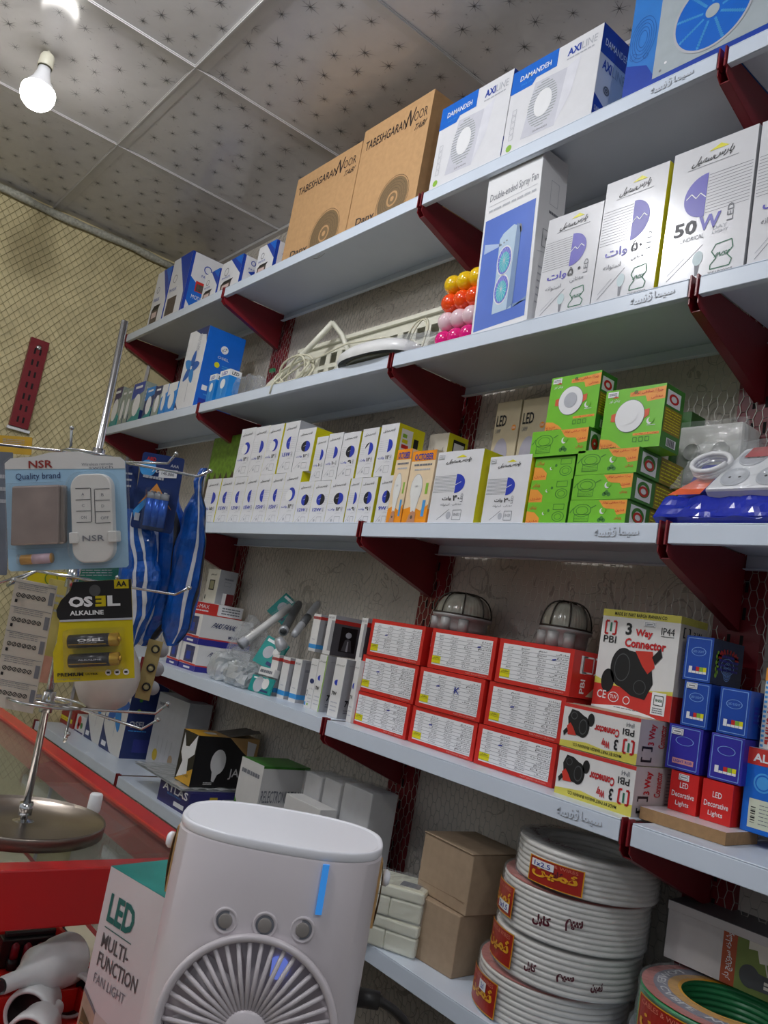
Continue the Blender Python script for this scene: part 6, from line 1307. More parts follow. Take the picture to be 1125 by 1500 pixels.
# ================================================================== boxed fan light
TEALB = mat('deep_teal_card', (18, 138, 128), .3); LGT = mat('pale_grey_card', (206, 202, 204), .35, var=.02); TEALI = mat('teal_ink', (20, 104, 98), .4)
def fanlight(f, s, t):
    f.text('LED', .10, .78, .48, .90, TEALI, 2, .03); f.line(.10, .755, .50, .755, .0008, TEALI); f.text('MULTI-', .10, .67, .50, .73, DKG, 2, .012); f.text('FUNCTION', .10, .59, .68, .65, DKG, 2, .012); f.text('FAN LIGHT', .10, .52, .56, .56, GREY, 2)
    f.poly([(0, .48), (.22, .42), (.22, 0), (0, 0)], mat('tan_room_print', (176, 160, 140), .4, var=.2, scale=60), 1); f.poly([(0, .48), (.22, .42), (.22, .405), (0, .465)], GREY, 2)
    f.poly([(.03, .40), (.17, .36), (.17, .06), (.03, .06)], mat('dark_olive_print', (96, 92, 66), .4, var=.5, scale=120), 2); f.frame(.05, .2, .15, .34, .001, TANC, 3)
    f.poly([(.22, .42), (.60, .40), (.60, 0), (.22, 0)], mat('soft_room_print', (192, 184, 180), .4, var=.08, scale=30), 1)
    f.poly([(.55, .40), (1, .46), (1, .10), (.55, .18)], mat('grey_scene_print', (170, 174, 172), .4, var=.2, scale=50), 2); f.poly([(.58, .22), (.90, .12), (.90, .06), (.58, .17)], DIMC, 3)
    for k in range(7): f.line(.63+.01*k, .2, .60+.03*k, .36+.02*(k % 3), .0012, DGREEN, 3)
    f.rect(.22, .0, .30, .08, YEL2, 2)
    t.rect(0, 0, 1, 1, TEALB, 1); t.rect(.40, .30, .95, .46, WHITE, 2); t.text('MY COLOUR', .45, .33, .90, .42, GREY, 3, .02); t.rect(.50, .50, .95, .9, mat('cream_window_print', (220, 208, 140), .4), 2); t.line(.72, .5, .72, .9, .0015, TEALB, 3); t.line(.5, .7, .95, .7, .0015, TEALB, 3)
zL = CAM_H-.25; A_ = PZ(163, 1268, zL); B_ = PZ(247, 1318, zL); C_ = PZ(262, 1243, zL); e = (B_-A_); yw = math.degrees(math.atan2(e.y, e.x)); wL = .108
carton('fan_light_box', 'pale grey fan light box with deep teal top behind the white fan', 'box', wL, .098, zL-zK-.001, (A_.x, A_.y, zK+.0006), LGT, top=TEALB, art=fanlight, yaw=yw)

# ================================================================== white evaporative fan
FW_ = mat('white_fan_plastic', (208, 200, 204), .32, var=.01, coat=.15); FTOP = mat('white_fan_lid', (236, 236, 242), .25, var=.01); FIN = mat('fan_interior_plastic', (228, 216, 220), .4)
D0 = .60; L_ = PD(272, 1181, D0); R_ = PD(562, 1236, D0); ctr = (L_+R_)/2; zF = ctr.z; ax = (R_-L_); ax.z = 0; Wf = ax.length; ax.normalize(); nf = Vector((ax.y, -ax.x, 0)); Tf = .108
ctr = Vector((ctr.x, ctr.y, zK+.0008)); Hf = zF-ctr.z
MF = Matrix(((ax.x, -nf.x, 0, ctr.x), (ax.y, -nf.y, 0, ctr.y), (0, 0, 1, ctr.z), (0, 0, 0, 1)))
def sup(a, w, d, n=2.6):
    c_, s_ = math.cos(a), math.sin(a); return (w/2*math.copysign(abs(c_)**(2/n), c_), d/2*math.copysign(abs(s_)**(2/n), s_))
t = bpy.data.objects.new('desk_fan', None); COL.objects.link(t); t.matrix_world = MF
tag(t, 'white oval evaporative desk fan with round grille in the foreground', 'fan')
N_ = 96
def body_mesh():
    vs = []; fs = []; lv = [(0, .985), (.004, .995), (Hf*.3, 1.0), (Hf*.7, 1.0), (Hf-.008, .998), (Hf-.0066, .984)]
    for z_, k in lv:
        for i in range(N_): x_, y_ = sup(2*math.pi*i/N_, Wf*k, Tf*k); vs.append((x_, y_, z_))
    for j in range(len(lv)-1):
        for i in range(N_): fs.append((j*N_+i, j*N_+(i+1) % N_, (j+1)*N_+(i+1) % N_, (j+1)*N_+i))
    fs.append(tuple(range(N_))[::-1]); fs.append(tuple((len(lv)-1)*N_+i for i in range(N_)))
    me = bpy.data.meshes.new('fan_body'); me.from_pydata(vs, [], fs); me.update(); return me
def front_pt(u, v):   # local x, z where the pixel ray meets the fan's front plane
    d = ray(u, v); o_ = Vector((0, 0, CAM_H)); pl = ctr+nf*(Tf/2); k = (pl-o_).dot(nf)/d.dot(nf); w_ = o_+d*k-ctr
    return w_.dot(ax), w_.z
gx, gz = front_pt(360, 1510); GR = .058
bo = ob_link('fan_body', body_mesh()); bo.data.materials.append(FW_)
cu = MB(); cu.lathe([(GR, -.04), (GR, .04)], FIN, (gx, -Tf/2, gz), 64, (Vector((1, 0, 0)), Vector((0, 0, 1)), Vector((0, -1, 0)))); co = cu.build('cutter', None, (0, 0, 0))
bm_ = bo.modifiers.new('cut', 'BOOLEAN'); bm_.object = co; bm_.operation = 'DIFFERENCE'; bm_.solver = 'EXACT'
dg = bpy.context.evaluated_depsgraph_get(); dg.update(); nm = bpy.data.meshes.new_from_object(bo.evaluated_get(dg))
bpy.data.objects.remove(bo); bpy.data.objects.remove(co)
for p_ in nm.polygons: p_.use_smooth = True
nm.name = 'fan_body'; body = ob_link('fan_body', nm, t)
mod = body.modifiers.new('edges', 'EDGE_SPLIT'); mod.split_angle = math.radians(35)
def lo(mbx, name, bevel=0): o_ = mbx.build(name, t, (0, 0, 0), bevel); return o_
mb = MB(); lv = [(Hf-.0065, .982), (Hf-.0055, .994), (Hf-.0012, .994), (Hf, .986), (Hf-.0001, .965), (Hf-.0008, .940)]
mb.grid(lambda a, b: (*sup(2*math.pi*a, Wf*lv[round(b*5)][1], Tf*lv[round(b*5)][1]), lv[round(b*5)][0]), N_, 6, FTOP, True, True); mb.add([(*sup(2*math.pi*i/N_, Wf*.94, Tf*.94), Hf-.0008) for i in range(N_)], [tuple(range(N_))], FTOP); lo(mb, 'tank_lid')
AX3 = (Vector((1, 0, 0)), Vector((0, 0, 1)), Vector((0, -1, 0)))
mb = MB(); mb.lathe([(GR+.0015, -.001), (GR+.003, .003), (GR+.0015, .0055), (GR-.001, .0052), (GR-.003, .002), (GR-.003, -.006), (GR+.001, -.008)], FW_, (gx, -Tf/2-.0005, gz), 72, AX3, cap=False); lo(mb, 'grille_ring')
for k in range(44):
    a_ = 2*math.pi*k/44; mb = MB(); c_, s_ = math.cos(a_), math.sin(a_)
    mb.tube([(gx+.0140*c_, -Tf/2-.0035, gz+.0140*s_), (gx+.035*c_, -Tf/2-.0045, gz+.035*s_), (gx+(GR-.003)*c_, -Tf/2-.002, gz+(GR-.003)*s_)], .0016, FW_, 6); lo(mb, 'grille_spoke')
mb = MB(); mb.lathe([(.015, -.004), (.0152, .003), (.013, .0058), (.001, .0066)], FW_, (gx, -Tf/2-.001, gz), 40, AX3, cap=False); lo(mb, 'grille_hub')
mb = MB(); mb.lathe([(GR-.001, -.0165), (.001, -.0165)], FIN, (gx, -Tf/2, gz), 48, AX3, cap=False); lo(mb, 'inner_back')
ix, iz = front_pt(404, 1432); mb = MB(); mb.lathe([(.0075, -.0155), (.0001, -.0150)], mat('blue_glow_disc', (120, 140, 236), .3, emit=.5, var=.1), (ix, -Tf/2, iz), 24, AX3, cap=False); lo(mb, 'glow_disc')  # emissive disc added on the back wall for the blue glow behind the grille
mb = MB(); mb.lathe([(.018, -.0155), (.018, -.008), (.012, -.007), (.001, -.007)], FIN, (gx, -Tf/2, gz), 30, AX3, cap=False)
lo(mb, 'rotor_hub')
for k in range(7):
    a_ = 2*math.pi*k/7+.3; mb = MB()
    mb.grid(lambda u, v: (gx+(.017+(GR-.024)*v)*math.cos(a_+(.52-.1*v)*u+.25*v), -Tf/2+.014-.006*u, gz+(.017+(GR-.024)*v)*math.sin(a_+(.52-.1*v)*u+.25*v)), 8, 8, mat('translucent_blade', (206, 198, 202), .3), True); lo(mb, 'blade')
for (u, v) in ((330, 1349), (388, 1355), (443, 1363)):
    x_, z_ = front_pt(u, v); yl = -Tf/2
    # follow the oval front
    yl = -Tf/2*(max(0, 1-(abs(x_)/(Wf/2))**2.6))**(1/2.6)
    mb = MB(); mb.lathe([(.0085, -.001), (.0084, .0008), (.0070, .0010), (.0062, -.0004), (.0062, .0002)], FW_, (x_, yl, z_), 30, AX3, cap=False); b_ = lo(mb, 'button_ring')
    mb = MB(); mb.lathe([(.0062, .0001), (.0001, .0002)], GREY, (x_, yl, z_), 24, AX3, cap=False); mb.lathe([(.0046, .0002), (.0046, .0016), (.004, .0019), (.0001, .0019)], mat('grey_rubber_button', (138, 132, 128), .5), (x_, yl, z_), 24, AX3, cap=False); lo(mb, 'button')
xa, za = front_pt(478, 1268); xb, zb = front_pt(466, 1341); mb = MB()
yl = -Tf/2*(max(0, 1-(abs((xa+xb)/2)/(Wf/2))**2.6))**(1/2.6)
sl = .0022; mb.add([(xb-sl, yl-.0026, zb), (xb+sl, yl-.0012, zb), (xa+sl, yl-.0012, za), (xa-sl, yl-.0026, za), (xb-sl, yl+.002, zb), (xb+sl, yl+.002, zb), (xa+sl, yl+.002, za), (xa-sl, yl+.002, za)], [(0, 1, 2, 3), (0, 4, 5, 1), (1, 5, 6, 2), (2, 6, 7, 3), (3, 7, 4, 0)], mat('blue_lit_window', (70, 160, 250), .25, emit=.25, var=.02)); lo(mb, 'water_window')
LEA = mat('tan_leather', (190, 150, 96), .6, var=.15, scale=80)
for s_ in (-1, 1):
    mb = MB(); mb.grid(lambda u, v: (s_*(Wf/2+.0015+.002*math.sin(math.pi*v)), -.007+.014*u, Hf-.058+.046*v), 4, 10, LEA, True); mb.box(min(s_*(Wf/2-.001), s_*(Wf/2+.0015)), max(s_*(Wf/2-.001), s_*(Wf/2+.0015)), -.007, .007, Hf-.058, Hf-.012, LEA); h_ = lo(mb, 'handle_strap')
    m2 = MB(); m2.lathe([(.0055, .0), (.0058, .003), (.004, .005), (.0005, .0055)], FTOP, (s_*(Wf/2+.0035), 0, Hf-.024), 20, (Vector((0, 1, 0)), Vector((0, 0, s_)), Vector((s_, 0, 0)))); m2.build('strap_stud', h_, (0, 0, 0))
# power lead
BLK = mat('black_rubber', (34, 32, 32), .45)
j0 = PD(524, 1461, .60); mbj = MB(); dirx = Vector((ax.x, ax.y, -.05))
pts = [PD(523, 1460, .60), PD(556, 1466, .602), PD(575, 1478, .604), PD(592, 1495, .607), PD(605, 1520, .61), PD(612, 1560, .612), PD(600, 1640, .612)]
t2 = thing('power_lead', 'black barrel plug lead plugged into the right side of the white fan', 'cable', pts[0])
mb = MB(); mb.tube([pts[0], pts[0].lerp(pts[1], .95)], [.0068, .0064], BLK, 18); mb.build('barrel_plug', t2)
mb = MB(); q = [pts[0].lerp(pts[1], .9)]+pts[1:]; sm = []
for i in range(len(q)-1):
    for k in range(4): sm.append(q[i].lerp(q[i+1], k/4))
for _ in range(3): sm = [sm[0]]+[(sm[i-1]+sm[i]*2+sm[i+1])/4 for i in range(1, len(sm)-1)]+[sm[-1]]
mb.tube(sm, [.0046]*4+[.0034]*(len(sm)-4), BLK, 12); mb.build('lead', t2)

# ================================================================== rotating wire rack
pb_ = PZ(33, 1207, zT+.006); ptop = PD(183, 470, .965)
t = thing('display_rack', 'rotating chrome wire rack with round steel foot on the counter glass', 'display rack', (pb_.x, pb_.y, zT))
mb = MB(); Rd = .092; mb.lathe([(Rd-.012, .001), (Rd, .001), (Rd+.001, .014), (Rd, .016), (Rd-.002, .012), (.02, .010), (.001, .010)], mat('brushed_steel_disc', (150, 140, 130), .3, metal=1.0, var=.1), (pb_.x, pb_.y, zT), 64); mb.build('round_foot', t)
def pole_at(v): f_ = (1207-v)/(1207-470); return Vector((pb_.x, pb_.y, zT+.01)).lerp(ptop, f_)
# perspective: find the point on the pole seen at row v
def pole_row(v):
    lo_, hi_ = 0.0, 1.0; base = Vector((pb_.x, pb_.y, zT+.01))
    for _ in range(40):
        m_ = (lo_+hi_)/2; P_ = base.lerp(ptop, m_)-Vector((0, 0, CAM_H)); row = 750-FPX*P_.dot(UP)/P_.dot(FW)
        if row > v: lo_ = m_
        else: hi_ = m_
    return base.lerp(ptop, (lo_+hi_)/2)
mb = MB(); mb.tube([pole_row(1207), pole_row(470)], .0042, CHROME, 14); mb.build('pole', t)
mb = MB(); mb.tube([pole_row(1192), pole_row(1176)], .0085, CHROME, 6); mb.build('hex_nut', t)
mb = MB(); mb.lathe([(.020, 0), (.012, .002), (.006, .004)], CHROME, pole_row(1203)-Vector((0, 0, .002)), 24); mb.build('washer', t)
def tier(v, rr, arms, hubz=.012):
    c_ = pole_row(v); mb = MB(); mb.tube([c_-Vector((0, 0, hubz)), c_+Vector((0, 0, hubz))], .0075, CHROME, 14); mb.build('hub', t)
    mb = MB(); mb.tube([c_+Vector((rr*math.cos(a_), rr*math.sin(a_), 0)) for a_ in [2*math.pi*i/36 for i in range(36)]], .0016, CHROME, 8, closed=True); mb.tube([c_+Vector((rr*.55*math.cos(a_), rr*.55*math.sin(a_), .001)) for a_ in [2*math.pi*i/30 for i in range(30)]], .0014, CHROME, 8, closed=True); mb.build('hub_ring', t)
    for (tu, tv, du, dv) in arms:
        e_ = PD(tu, tv, 0); D_ = (c_-Vector((0, 0, CAM_H))).dot(FW)-.03
        k1 = PD(tu-du, tv-dv, D_); tip = PD(tu, tv, D_-.01)
        d_ = (k1-c_); d_.z = 0; d_ = d_.normalized() if d_.length > 1e-5 else Vector((1, 0, 0))
        mb = MB(); mb.tube([c_+d_*.008, c_+d_*rr, k1, tip], .0016, CHROME, 8); mb.lathe([(.0001, -.0028), (.0024, -.0014), (.0028, 0), (.0024, .0014), (.0001, .0028)], CHROME, tip, 12, cap=False); mb.build('hook_arm', t)
tier(1028, .045, [(246, 1031, 18, -14), (232, 1054, 24, -14), (-30, 1000, 10, 10), (-40, 1060, 5, -8), (100, 1075, 6, -12)])
tier(846, .040, [(277, 861, 20, -10), (172, 846, 8, -25), (-10, 835, -5, -20), (20, 850, 10, -8)])
tier(672, .040, [(258, 665, 12, -14), (308, 690, 18, -8), (105, 627, 1, -26), (-8, 640, 4, -10)])
# goods hung on the hooks
class Card:
    def __init__(s, px, D, w, h, rot):
        s.c = PD(px[0], px[1], D); ca, sa = math.cos(math.radians(rot)), math.sin(math.radians(rot)); s.ex = RT*ca+UP*sa; s.ey = UP*ca-RT*sa; s.n = s.ex.cross(s.ey); s.w = w; s.h = h
    def P(s, x, y, n=0.0): return s.c+s.ex*((x-.5)*s.w)+s.ey*((y-.5)*s.h)+s.n*n
    def slab(s, mb, pts, m, n0, n1):
        k = len(pts); vs = [s.P(x, y, n0) for x, y in pts]+[s.P(x, y, n1) for x, y in pts]
        mb.add(vs, [tuple(range(k))[::-1], tuple(range(k, 2*k))]+[(i, (i+1) % k, k+(i+1) % k, k+i) for i in range(k)], m)
    def face(s, mb, n): return Face(mb, s.P(0, 0, n), s.ex, s.ey, s.w, s.h)
def rr_pts(x0, y0, x1, y1, rx, ry, n=6):
    out = []
    for cx, cy, a0 in ((x1-rx, y0+ry, -90), (x1-rx, y1-ry, 0), (x0+rx, y1-ry, 90), (x0+rx, y0+ry, 180)):
        for i in range(n+1): a_ = math.radians(a0+90*i/n); out.append((cx+rx*math.cos(a_), cy+ry*math.sin(a_)))
    return out
K = .84/FPX
# remote switch blister
SKYC = mat('powder_blue_card', (160, 196, 222), .4); RW = mat('remote_white', (222, 220, 216), .35); FOILM = mat('antistatic_foil', (176, 160, 154), .3, var=.2, scale=30, metal=.35)
cd = Card((98, 748), .84, 176*K, 172*K, 2)
t = thing('remote_switch_pack', 'pale blue blister pack with white remote control hanging at the front of the rack', 'blister pack', cd.P(.5, 0))
mb = MB(); out = [(0.02, 0), (.98, 0), (1, .02), (1, .90), (.96, .94), (.75, .96), (.62, 1.0), (.38, 1.0), (.25, .97), (.05, .96), (0, .92), (0, .02)]
cd.slab(mb, out, SKYC, 0, .0008); f = cd.face(mb, .0009)
f.poly([(.0, .87), (1, .84), (1, .90), (.96, .94), (.75, .96), (.62, 1.0), (.38, 1.0), (.25, .97), (.05, .96), (0, .92)], DIMC, 1)
f.text('NSR', .20, .87, .40, .935, mat('brick_ink', (150, 52, 48), .4), 3, .02); f.text('Quality brand', .09, .76, .46, .83, NAVY, 3); f.text('Wireless remote', .64, .875, .90, .90, GREY, 3); f.text('switch', .70, .845, .90, .87, GREY, 3); mb.build('backing_card', t)
mb = MB(); rp = rr_pts(.575, .055, .915, .80, .11, .12, 8); cd.slab(mb, rp, RW, .002, .014); rem = mb.build('remote_control', t, bevel=.0015)
mb = MB(); f = cd.face(mb, .0142)
for k in range(4): f.line(.62, .68-.095*k, .74, .68-.095*k, .0007, DKG, 1); f.line(.78, .67-.095*k, .90, .67-.095*k, .0007, DKG, 1)
f.line(.745, .68, .745, .395, .0007, DKG, 1); f.line(.775, .67, .775, .385, .0007, DKG, 1)
for tx, x_, y_ in (('A', .67, .62), ('B', .83, .61), ('C', .67, .525), ('D', .83, .515), ('ON', .66, .425), ('OFF', .82, .415)): f.text(tx, x_, y_, x_+.022*len(tx), y_+.024, GREY, 2)
f.text('NSR', .665, .235, .845, .285, GREY, 2, .01); mb.build('remote_keys', rem, t.location)
for s_, x_ in ((-1, .56), (1, .875)):
    mb = MB(); cd.slab(mb, rr_pts(x_, .22, x_+.075, .315, .012, .015, 3), RW, .002, .017); mb.build('clip', t, bevel=.001)
mb = MB(); cd.slab(mb, [(.06, .22), (.46, .22), (.48, .72), (.09, .72)], FOILM, .002, .012); cd.slab(mb, [(.44, .215), (.505, .225), (.525, .71), (.475, .72)], mat('foil_edge', (150, 140, 134), .3, metal=.4), .002, .009); mb.build('foil_pouch', t, bevel=.002)
mb = MB(); a_ = cd.P(.13, .095, .006); b_ = cd.P(.385, .105, .006); mb.tube([a_, b_], .0052, mat('battery_gold', (214, 160, 84), .3, metal=.3), 14); mb.tube([a_.lerp(b_, .38), a_.lerp(b_, .97)], .0053, mat('battery_sleeve', (206, 178, 190), .35), 14); mb.build('battery', t)
mb = MB(); cd.slab(mb, [(x*1.04-.02, y*1.03-.015) for x, y in out], CLEAR2, -.0012, -.0002)
for pts_, n1 in ((rr_pts(.045, .19, .53, .745, .02, .02, 3), .016), (rr_pts(.545, .04, .95, .82, .12, .13, 7), .0185), (rr_pts(.11, .06, .41, .145, .02, .02, 3), .0135)):
    k = len(pts_); mb.add([cd.P(x, y, .001) for x, y in pts_]+[cd.P(.5*(pts_[0][0]+pts_[k//2][0])+(x-.5*(pts_[0][0]+pts_[k//2][0]))*.97, y, n1) for x, y in pts_], [tuple(range(k, 2*k))]+[(i, (i+1) % k, k+(i+1) % k, k+i) for i in range(k)], CLEAR2)
mb.build('clear_blister', t)
# alkaline battery card
YCARD = mat('battery_card_yellow', (206, 186, 24), .35); KCARD = mat('battery_card_black', (34, 34, 38), .35)
cd = Card((136, 924), .85, 118*.85/FPX, 148*.85/FPX, 2)
t = thing('battery_pack', 'yellow and black card of two AA batteries hanging at the front of the rack', 'battery pack', cd.P(.5, 0))
mb = MB(); out = [(.0, 0), (1, .02), (1, 1), (.28, .99), (.24, .90), (.10, .80), (.06, .70), (.10, .64), (.05, .40), (0, .30)]
cd.slab(mb, out, YCARD, 0, .0008); f = cd.face(mb, .0009)
f.poly([(.10, .615), (1, .62), (1, 1), (.28, .99), (.24, .90), (.12, .81), (.06, .72), (.07, .65)], KCARD, 1); f.rect(.0+.1, .60, 1, .62, LGREY, 2)
f.rect(.79, .91, .97, 1.0, YCARD, 2); f.text('AA', .815, .93, .945, .985, BLACK, 3, .03); f.text('OS', .22, .74, .52, .845, WHITE, 3, .05); f.text('E', .68, .74, .55, .845, YCARD, 3, .05); f.text('L', .70, .74, .86, .845, WHITE, 3, .05); f.text('ALKALINE', .23, .66, .65, .705, WHITE, 3, .03)
f.text('PREMIUM', .05, .06, .37, .095, BLACK, 3, .03); f.text('ULTRA', .40, .065, .55, .085, BLACK, 3, .02); f.text('Longer Lasting', .05, .02, .33, .045, GREY, 3)
for k in range(3): f.disc(.68+.11*k, .085, .0032, WHITE, 2); f.rect(.66+.11*k, .075, .70+.11*k, .095, BLACK, 3)
f.disc(.55, .90, .006, DKG, 3); mb.build('backing_card', t)
for k, y_ in enumerate((.415, .225)):
    mb = MB(); a_ = cd.P(.235, y_-.005, .0075); b_ = cd.P(.84, y_+.005, .0075); r_ = .0070
    mb.tube([a_, b_], [r_*.98, r_*.98], mat('battery_gold_band', (206, 164, 60), .25, metal=.6), 20); mb.tube([a_.lerp(b_, .01), a_.lerp(b_, .84)], r_, mat('battery_charcoal', (52, 50, 52), .3, metal=.2), 20); mb.tube([b_, b_.lerp(a_, -.05)], .0026, mat('battery_gold_band', (206, 164, 60), .25, metal=.6), 12)
    f = Face(mb, cd.P(.235, y_-.05, .0147), cd.ex, cd.ey, .60*cd.w, .1*cd.h); f.e = .0002
    f.rect(.03, .20, .80, .28, mat('battery_gold_band', (206, 164, 60), .25, metal=.6), 1)
    f.text('OSEL', .22, .52, .76, .80, WHITE, 2, .04) if k == 0 else f.text('ALKALINE', .22, .55, .70, .72, LGREY, 2, .02); f.text('ALKALINE', .24, .34, .62, .46, LGREY, 2, .02) if k == 0 else None
    b2 = mb.build('battery', t)
mb = MB(); pts_ = rr_pts(.20, .12, .90, .53, .03, .03, 4); k = len(pts_); mb.add([cd.P(x, y, .001) for x, y in pts_]+[cd.P(x, y, .0165) for x, y in pts_], [tuple(range(k, 2*k))]+[(i, (i+1) % k, k+(i+1) % k, k+i) for i in range(k)], CLEAR2); mb.build('clear_blister', t)
# blue AAA battery card
cd = Card((231, 722), .97, 62*.97/FPX, 112*.97/FPX, -10)
t = thing('battery_pack', 'dark blue card of AAA batteries with white price tag, hanging above the blue packs', 'battery pack', cd.P(.5, 0))
NIGHT = mat('night_blue_battery_card', (30, 50, 106), .35, var=.15, scale=40); mb = MB(); cd.slab(mb, rr_pts(0, 0, 1, 1, .06, .04, 3), NIGHT, 0, .0008); f = cd.face(mb, .0009)
f.text('ABD', .12, .90, .34, .95, FRED, 3, .03); f.text('AAA', .70, .86, .90, .90, LGREY, 3, .02); f.disc(.18, .80, .010, SKY, 2); f.text('TU', .28, .76, .48, .82, WHITE, 3, .02, shear=.3); f.poly([(.1, .32), (.45, .62), (.9, .30), (.45, .52)], AMBER, 2); f.poly([(.0, .22), (.45, .58), (.45, .50), (.06, .12)], SKY, 1); f.words(.1, .66, .6, .72, 1, LGREY, 3, .6); f.rect(.06, .10, .18, .2, LGREY, 2); mb.build('backing_card', t)
for k in range(3):
    mb = MB(); x_ = .40+.16*k; mb.tube([cd.P(x_, .06, .0058), cd.P(x_, .42, .0058)], .0052, mat('battery_blue', (24, 92, 196), .25, metal=.3), 14); mb.tube([cd.P(x_, .42, .0058), cd.P(x_, .50, .0058)], .0051, SILV, 14); mb.tube([cd.P(x_, .50, .0058), cd.P(x_, .52, .0058)], .002, SILV, 10); mb.build('battery', t)
mb = MB(); cd.slab(mb, [(.46, .70), (.88, .73), (.88, .83), (.46, .81)], WHITE, .001, .0016); f = cd.face(mb, .0017); f.text('145.000', .52, .745, .82, .785, GREY, 1, .01); mb.build('price_sticker', t)
mb = MB(); pts_ = rr_pts(.28, .02, .84, .56, .05, .03, 4); k = len(pts_); mb.add([cd.P(x, y, .001) for x, y in pts_]+[cd.P(x, y, .0125) for x, y in pts_], [tuple(range(k, 2*k))]+[(i, (i+1) % k, k+(i+1) % k, k+i) for i in range(k)], CLEAR2); mb.build('clear_blister', t)
# long blue packs
BPK = mat('royal_blue_film', (10, 84, 176), .28, var=.3, scale=60, bump=.6, coat=.4); WPK = mat('white_film_stripe', (214, 218, 228), .3, var=.15, scale=60); CPK = mat('black_cable_bundle', (44, 44, 50), .4, var=.3, scale=200)
def longpack(lab, row, th, m_stripe, seed, group='long blue cable packs on the rack'):
    # row: list of (u, v, half width px, depth) from top to bottom
    t0 = PD(row[-1][0], row[-1][1], row[-1][3]); t = thing('cable_pack', lab, 'cable pack', t0, group)
    def at(b):
        q = b*(len(row)-1); i = min(int(q), len(row)-2); k = q-i; A, B = row[i], row[i+1]; return [A[j]*(1-k)+B[j]*k for j in range(4)]
    def pt(a, b, grow=1.0):
        u, v, hw, D_ = at(b); c_ = PD(u, v, D_); w_ = hw*D_/FPX*grow; th_ = 2*math.pi*a
        k = 1+.16*noise.noise(Vector((a*6+seed, b*9, seed)))+.12*noise.noise(Vector((a*15, b*19, seed)))
        return c_+RT*(w_*math.cos(th_)*k)-FW*(th*grow*math.sin(th_)*k*(.4+.6*math.sin(math.pi*min(b*1.0, .97)+.08)))
    mb = MB(); mb.grid(lambda a, b: pt(a, b), 40, 36, BPK, False, True); mb.add([pt(i/40, 1.0) for i in range(40)], [tuple(range(40))], BPK); mb.build('film_pack', t)
    for a0, a1, mm in m_stripe:
        mb = MB(); mb.grid(lambda u_, v_: pt(a0+(a1-a0)*(u_*(.6+.8*abs(math.sin(v_*7+seed))))+.035*math.sin(v_*4.3+seed)+.012*math.sin(v_*19), .02+.96*v_, 1.05), 5, 36, mm, True); mb.build('stripe', t)
    return t
longpack('long blue cable pack with white stripes hanging nearest the remote switch pack', [(200, 745, 18, .985), (203, 800, 26, .985), (205, 850, 30, .985), (196, 900, 24, .985), (188, 940, 16, .985), (186, 952, 6, .985)], .016, ((.22, .25, WPK), (.14, .165, WPK)), 1)
longpack('long blue cable pack with dark bundle showing behind the battery card', [(238, 700, 16, 1.015), (245, 760, 24, 1.015), (243, 840, 28, 1.015), (230, 900, 24, 1.015), (216, 935, 15, 1.015), (212, 945, 5, 1.015)], .016, ((.30, .36, WPK), (.10, .17, CPK)), 2)
longpack('long blue cable pack with twisted top at the right side of the rack', [(299, 686, 5, 1.0), (291, 705, 7, 1.0), (291, 722, 5, 1.0), (287, 745, 14, 1.0), (278, 800, 22, 1.0), (270, 860, 24, 1.0), (258, 920, 21, 1.0), (252, 945, 8, 1.0)], .015, ((.17, .20, WPK), (.03, .075, CPK)), 3)
# strip of sticker labels at the left, loose cards behind
cd = Card((36, 946), .93, 62*.93/FPX, 190*.93/FPX, -11); mb = MB(); cd.slab(mb, [(0, 0), (1, 0), (1, 1), (0, 1)], mat('ivory_card', (200, 192, 180), .45), 0, .001); f = cd.face(mb, .0011)
for k in range(5):
    y_ = .82-.19*k; f.line(.02, y_+.155, .98, y_+.155, .0006, GREY, 1); f.words(.1, y_+.105, .8, y_+.15, 3, GREY, 1, .25)
    for q in range(6): f.ring(.14+.12*q, y_+.06, .0026, .0008, BLACK, 1); f.line(.12+.12*q, y_+.045, .17+.12*q, y_+.075, .0008, BLACK, 2)
    f.rect(.86, y_+.02, .97, y_+.12, GREY, 1); f.rect(.08, y_+.0, .14, y_+.025, BLACK, 1)
tag(mb.build('label_strip', org=cd.P(.5, 0)), 'ivory strip of five printed labels hanging at the left of the rack', 'label strip')
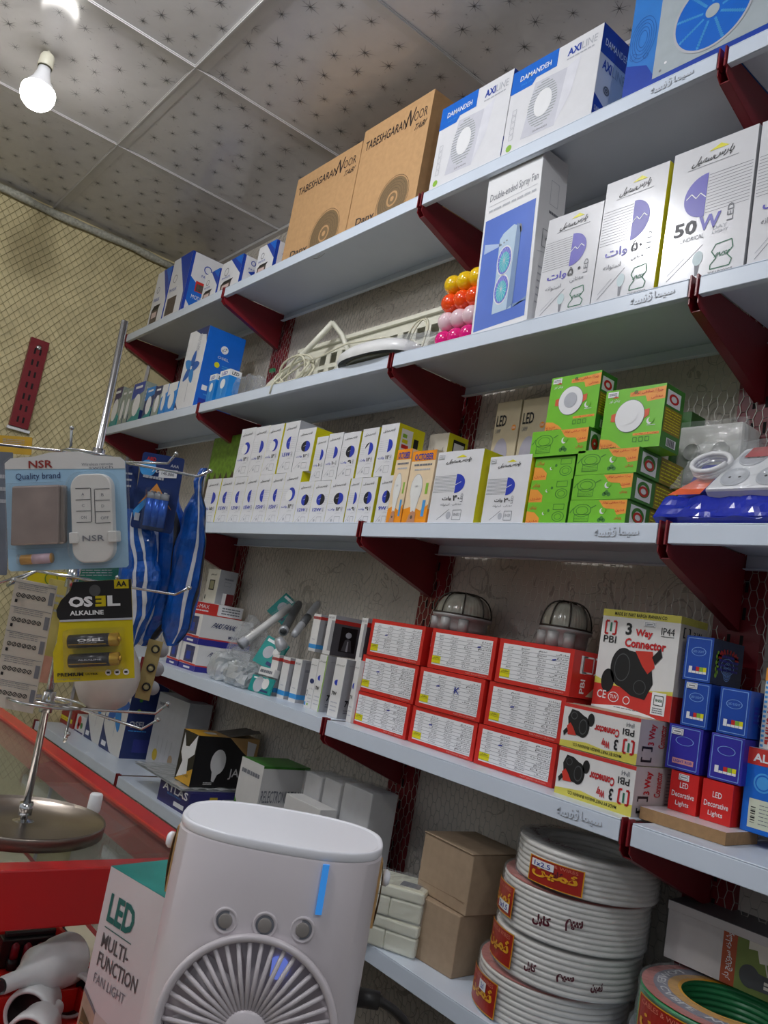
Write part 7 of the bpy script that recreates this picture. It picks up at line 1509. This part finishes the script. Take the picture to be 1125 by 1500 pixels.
for (px, D_, w_, h_, rot, m_, lab, tx) in (((78, 905), .98, 34, 112, -12, mat('pale_yellow_pack_card', (206, 190, 110), .45, var=.15), 'pale yellow hanging card half hidden behind the black and yellow battery card', None), ((72, 858), 1.0, 64, 42, -4, YCARD, 'yellow hanging card peeping out below the remote switch pack', 'CYRUX'), ((140, 846), 1.02, 84, 36, 0, mat('dark_teal_pack_card', (20, 116, 100), .4, var=.2), 'dark green hanging card between the remote switch pack and battery card', None), ((68, 960), 1.0, 30, 80, -10, mat('rosy_pack_card', (206, 150, 130), .4, var=.3, scale=30), 'pink and white hanging card left of the battery card', None), ((2, 752), .99, 26, 180, -3, mat('slate_pack_card', (110, 116, 128), .4, var=.2), 'slate grey hanging card at the left photo edge behind the remote switch pack', None), ((22, 652), 1.01, 50, 26, -4, mat('honey_pack_card', (214, 170, 60), .4), 'honey yellow card edge above the remote switch pack at the left', None), ((180, 720), .98, 40, 90, -6, NIGHT, 'second dark blue battery card mostly behind the remote switch pack', None)):
    cd = Card(px, D_, w_*D_/FPX, h_*D_/FPX, rot); mb = MB(); cd.slab(mb, rr_pts(0, 0, 1, 1, .05, .03, 3), m_, 0, .001); f = cd.face(mb, .0012)
    if tx: f.text(tx, .1, .12, .7, .34, DKG, 1, .02); f.ring(.55, .75, .008, .001, DGREEN)
    else: f.words(.15, .55, .8, .85, 3, LGREY, 1, .3)
    tag(mb.build('hanging_card', org=cd.P(.5, 0)), lab, 'card')
# frosted bulb in a pack and strip of round LED modules
c_ = PD(156, 1000, .97); mb = MB(); ez = (UP*.97+RT*.2).normalized(); exx = ez.orthogonal().normalized(); eyy = ez.cross(exx)
mb.lathe([(.0005, -.034), (.016, -.031), (.028, -.022), (.036, -.006), (.038, .010), (.034, .028), (.024, .045), (.014, .056), (.012, .075)], mat('frosted_bulb_shell', (206, 198, 192), .35), c_, 32, (exx, eyy, ez))
tag(mb.build('frosted_bulb', org=c_), 'frosted white bulb hanging behind the black and yellow battery card', 'light bulb')
A_, B_ = PD(229, 938, .99), PD(208, 1024, .99); ax_ = (A_-B_); LM = ax_.length; ez = ax_.normalized(); ex = (RT-ez*RT.dot(ez)).normalized(); n_ = ex.cross(ez)
t = thing('module_strip', 'tan strip of round light modules hanging below the blue cable packs', 'light strip', B_); mb = MB(); vs = []
for q in (0, .0012): vs += [B_-ex*.009+n_*q, B_+ex*.009+n_*q, A_+ex*.009+n_*q, A_-ex*.009+n_*q]
mb.add(vs, [(3, 2, 1, 0), (4, 5, 6, 7), (0, 1, 5, 4), (1, 2, 6, 5), (2, 3, 7, 6), (3, 0, 4, 7)], mat('tan_board_strip', (164, 146, 96), .4)); mb.build('strip_board', t)
for k in range(3):
    c_ = B_.lerp(A_, .22+.32*k)+n_*.0014+ex*.002
    mb = MB(); mb.lathe([(.0052, 0), (.005, .002), (.0036, .0022), (.0034, .0006)], BLACK, c_, 20, (ex, ez, n_), cap=False); mb.lathe([(.0034, .0008), (.0001, .0016)], mat('module_lens', (196, 186, 140), .2), c_, 16, (ex, ez, n_), cap=False); mb.build('module', t)
    m2 = MB(); m2.lathe([(.009, -.0002), (.0088, .0006), (.0001, .0007)], mat('grey_module_back', (150, 150, 156), .4), c_+ex*.007-n_*.001, 18, (ex, ez, n_)); m2.build('module_pad', t)
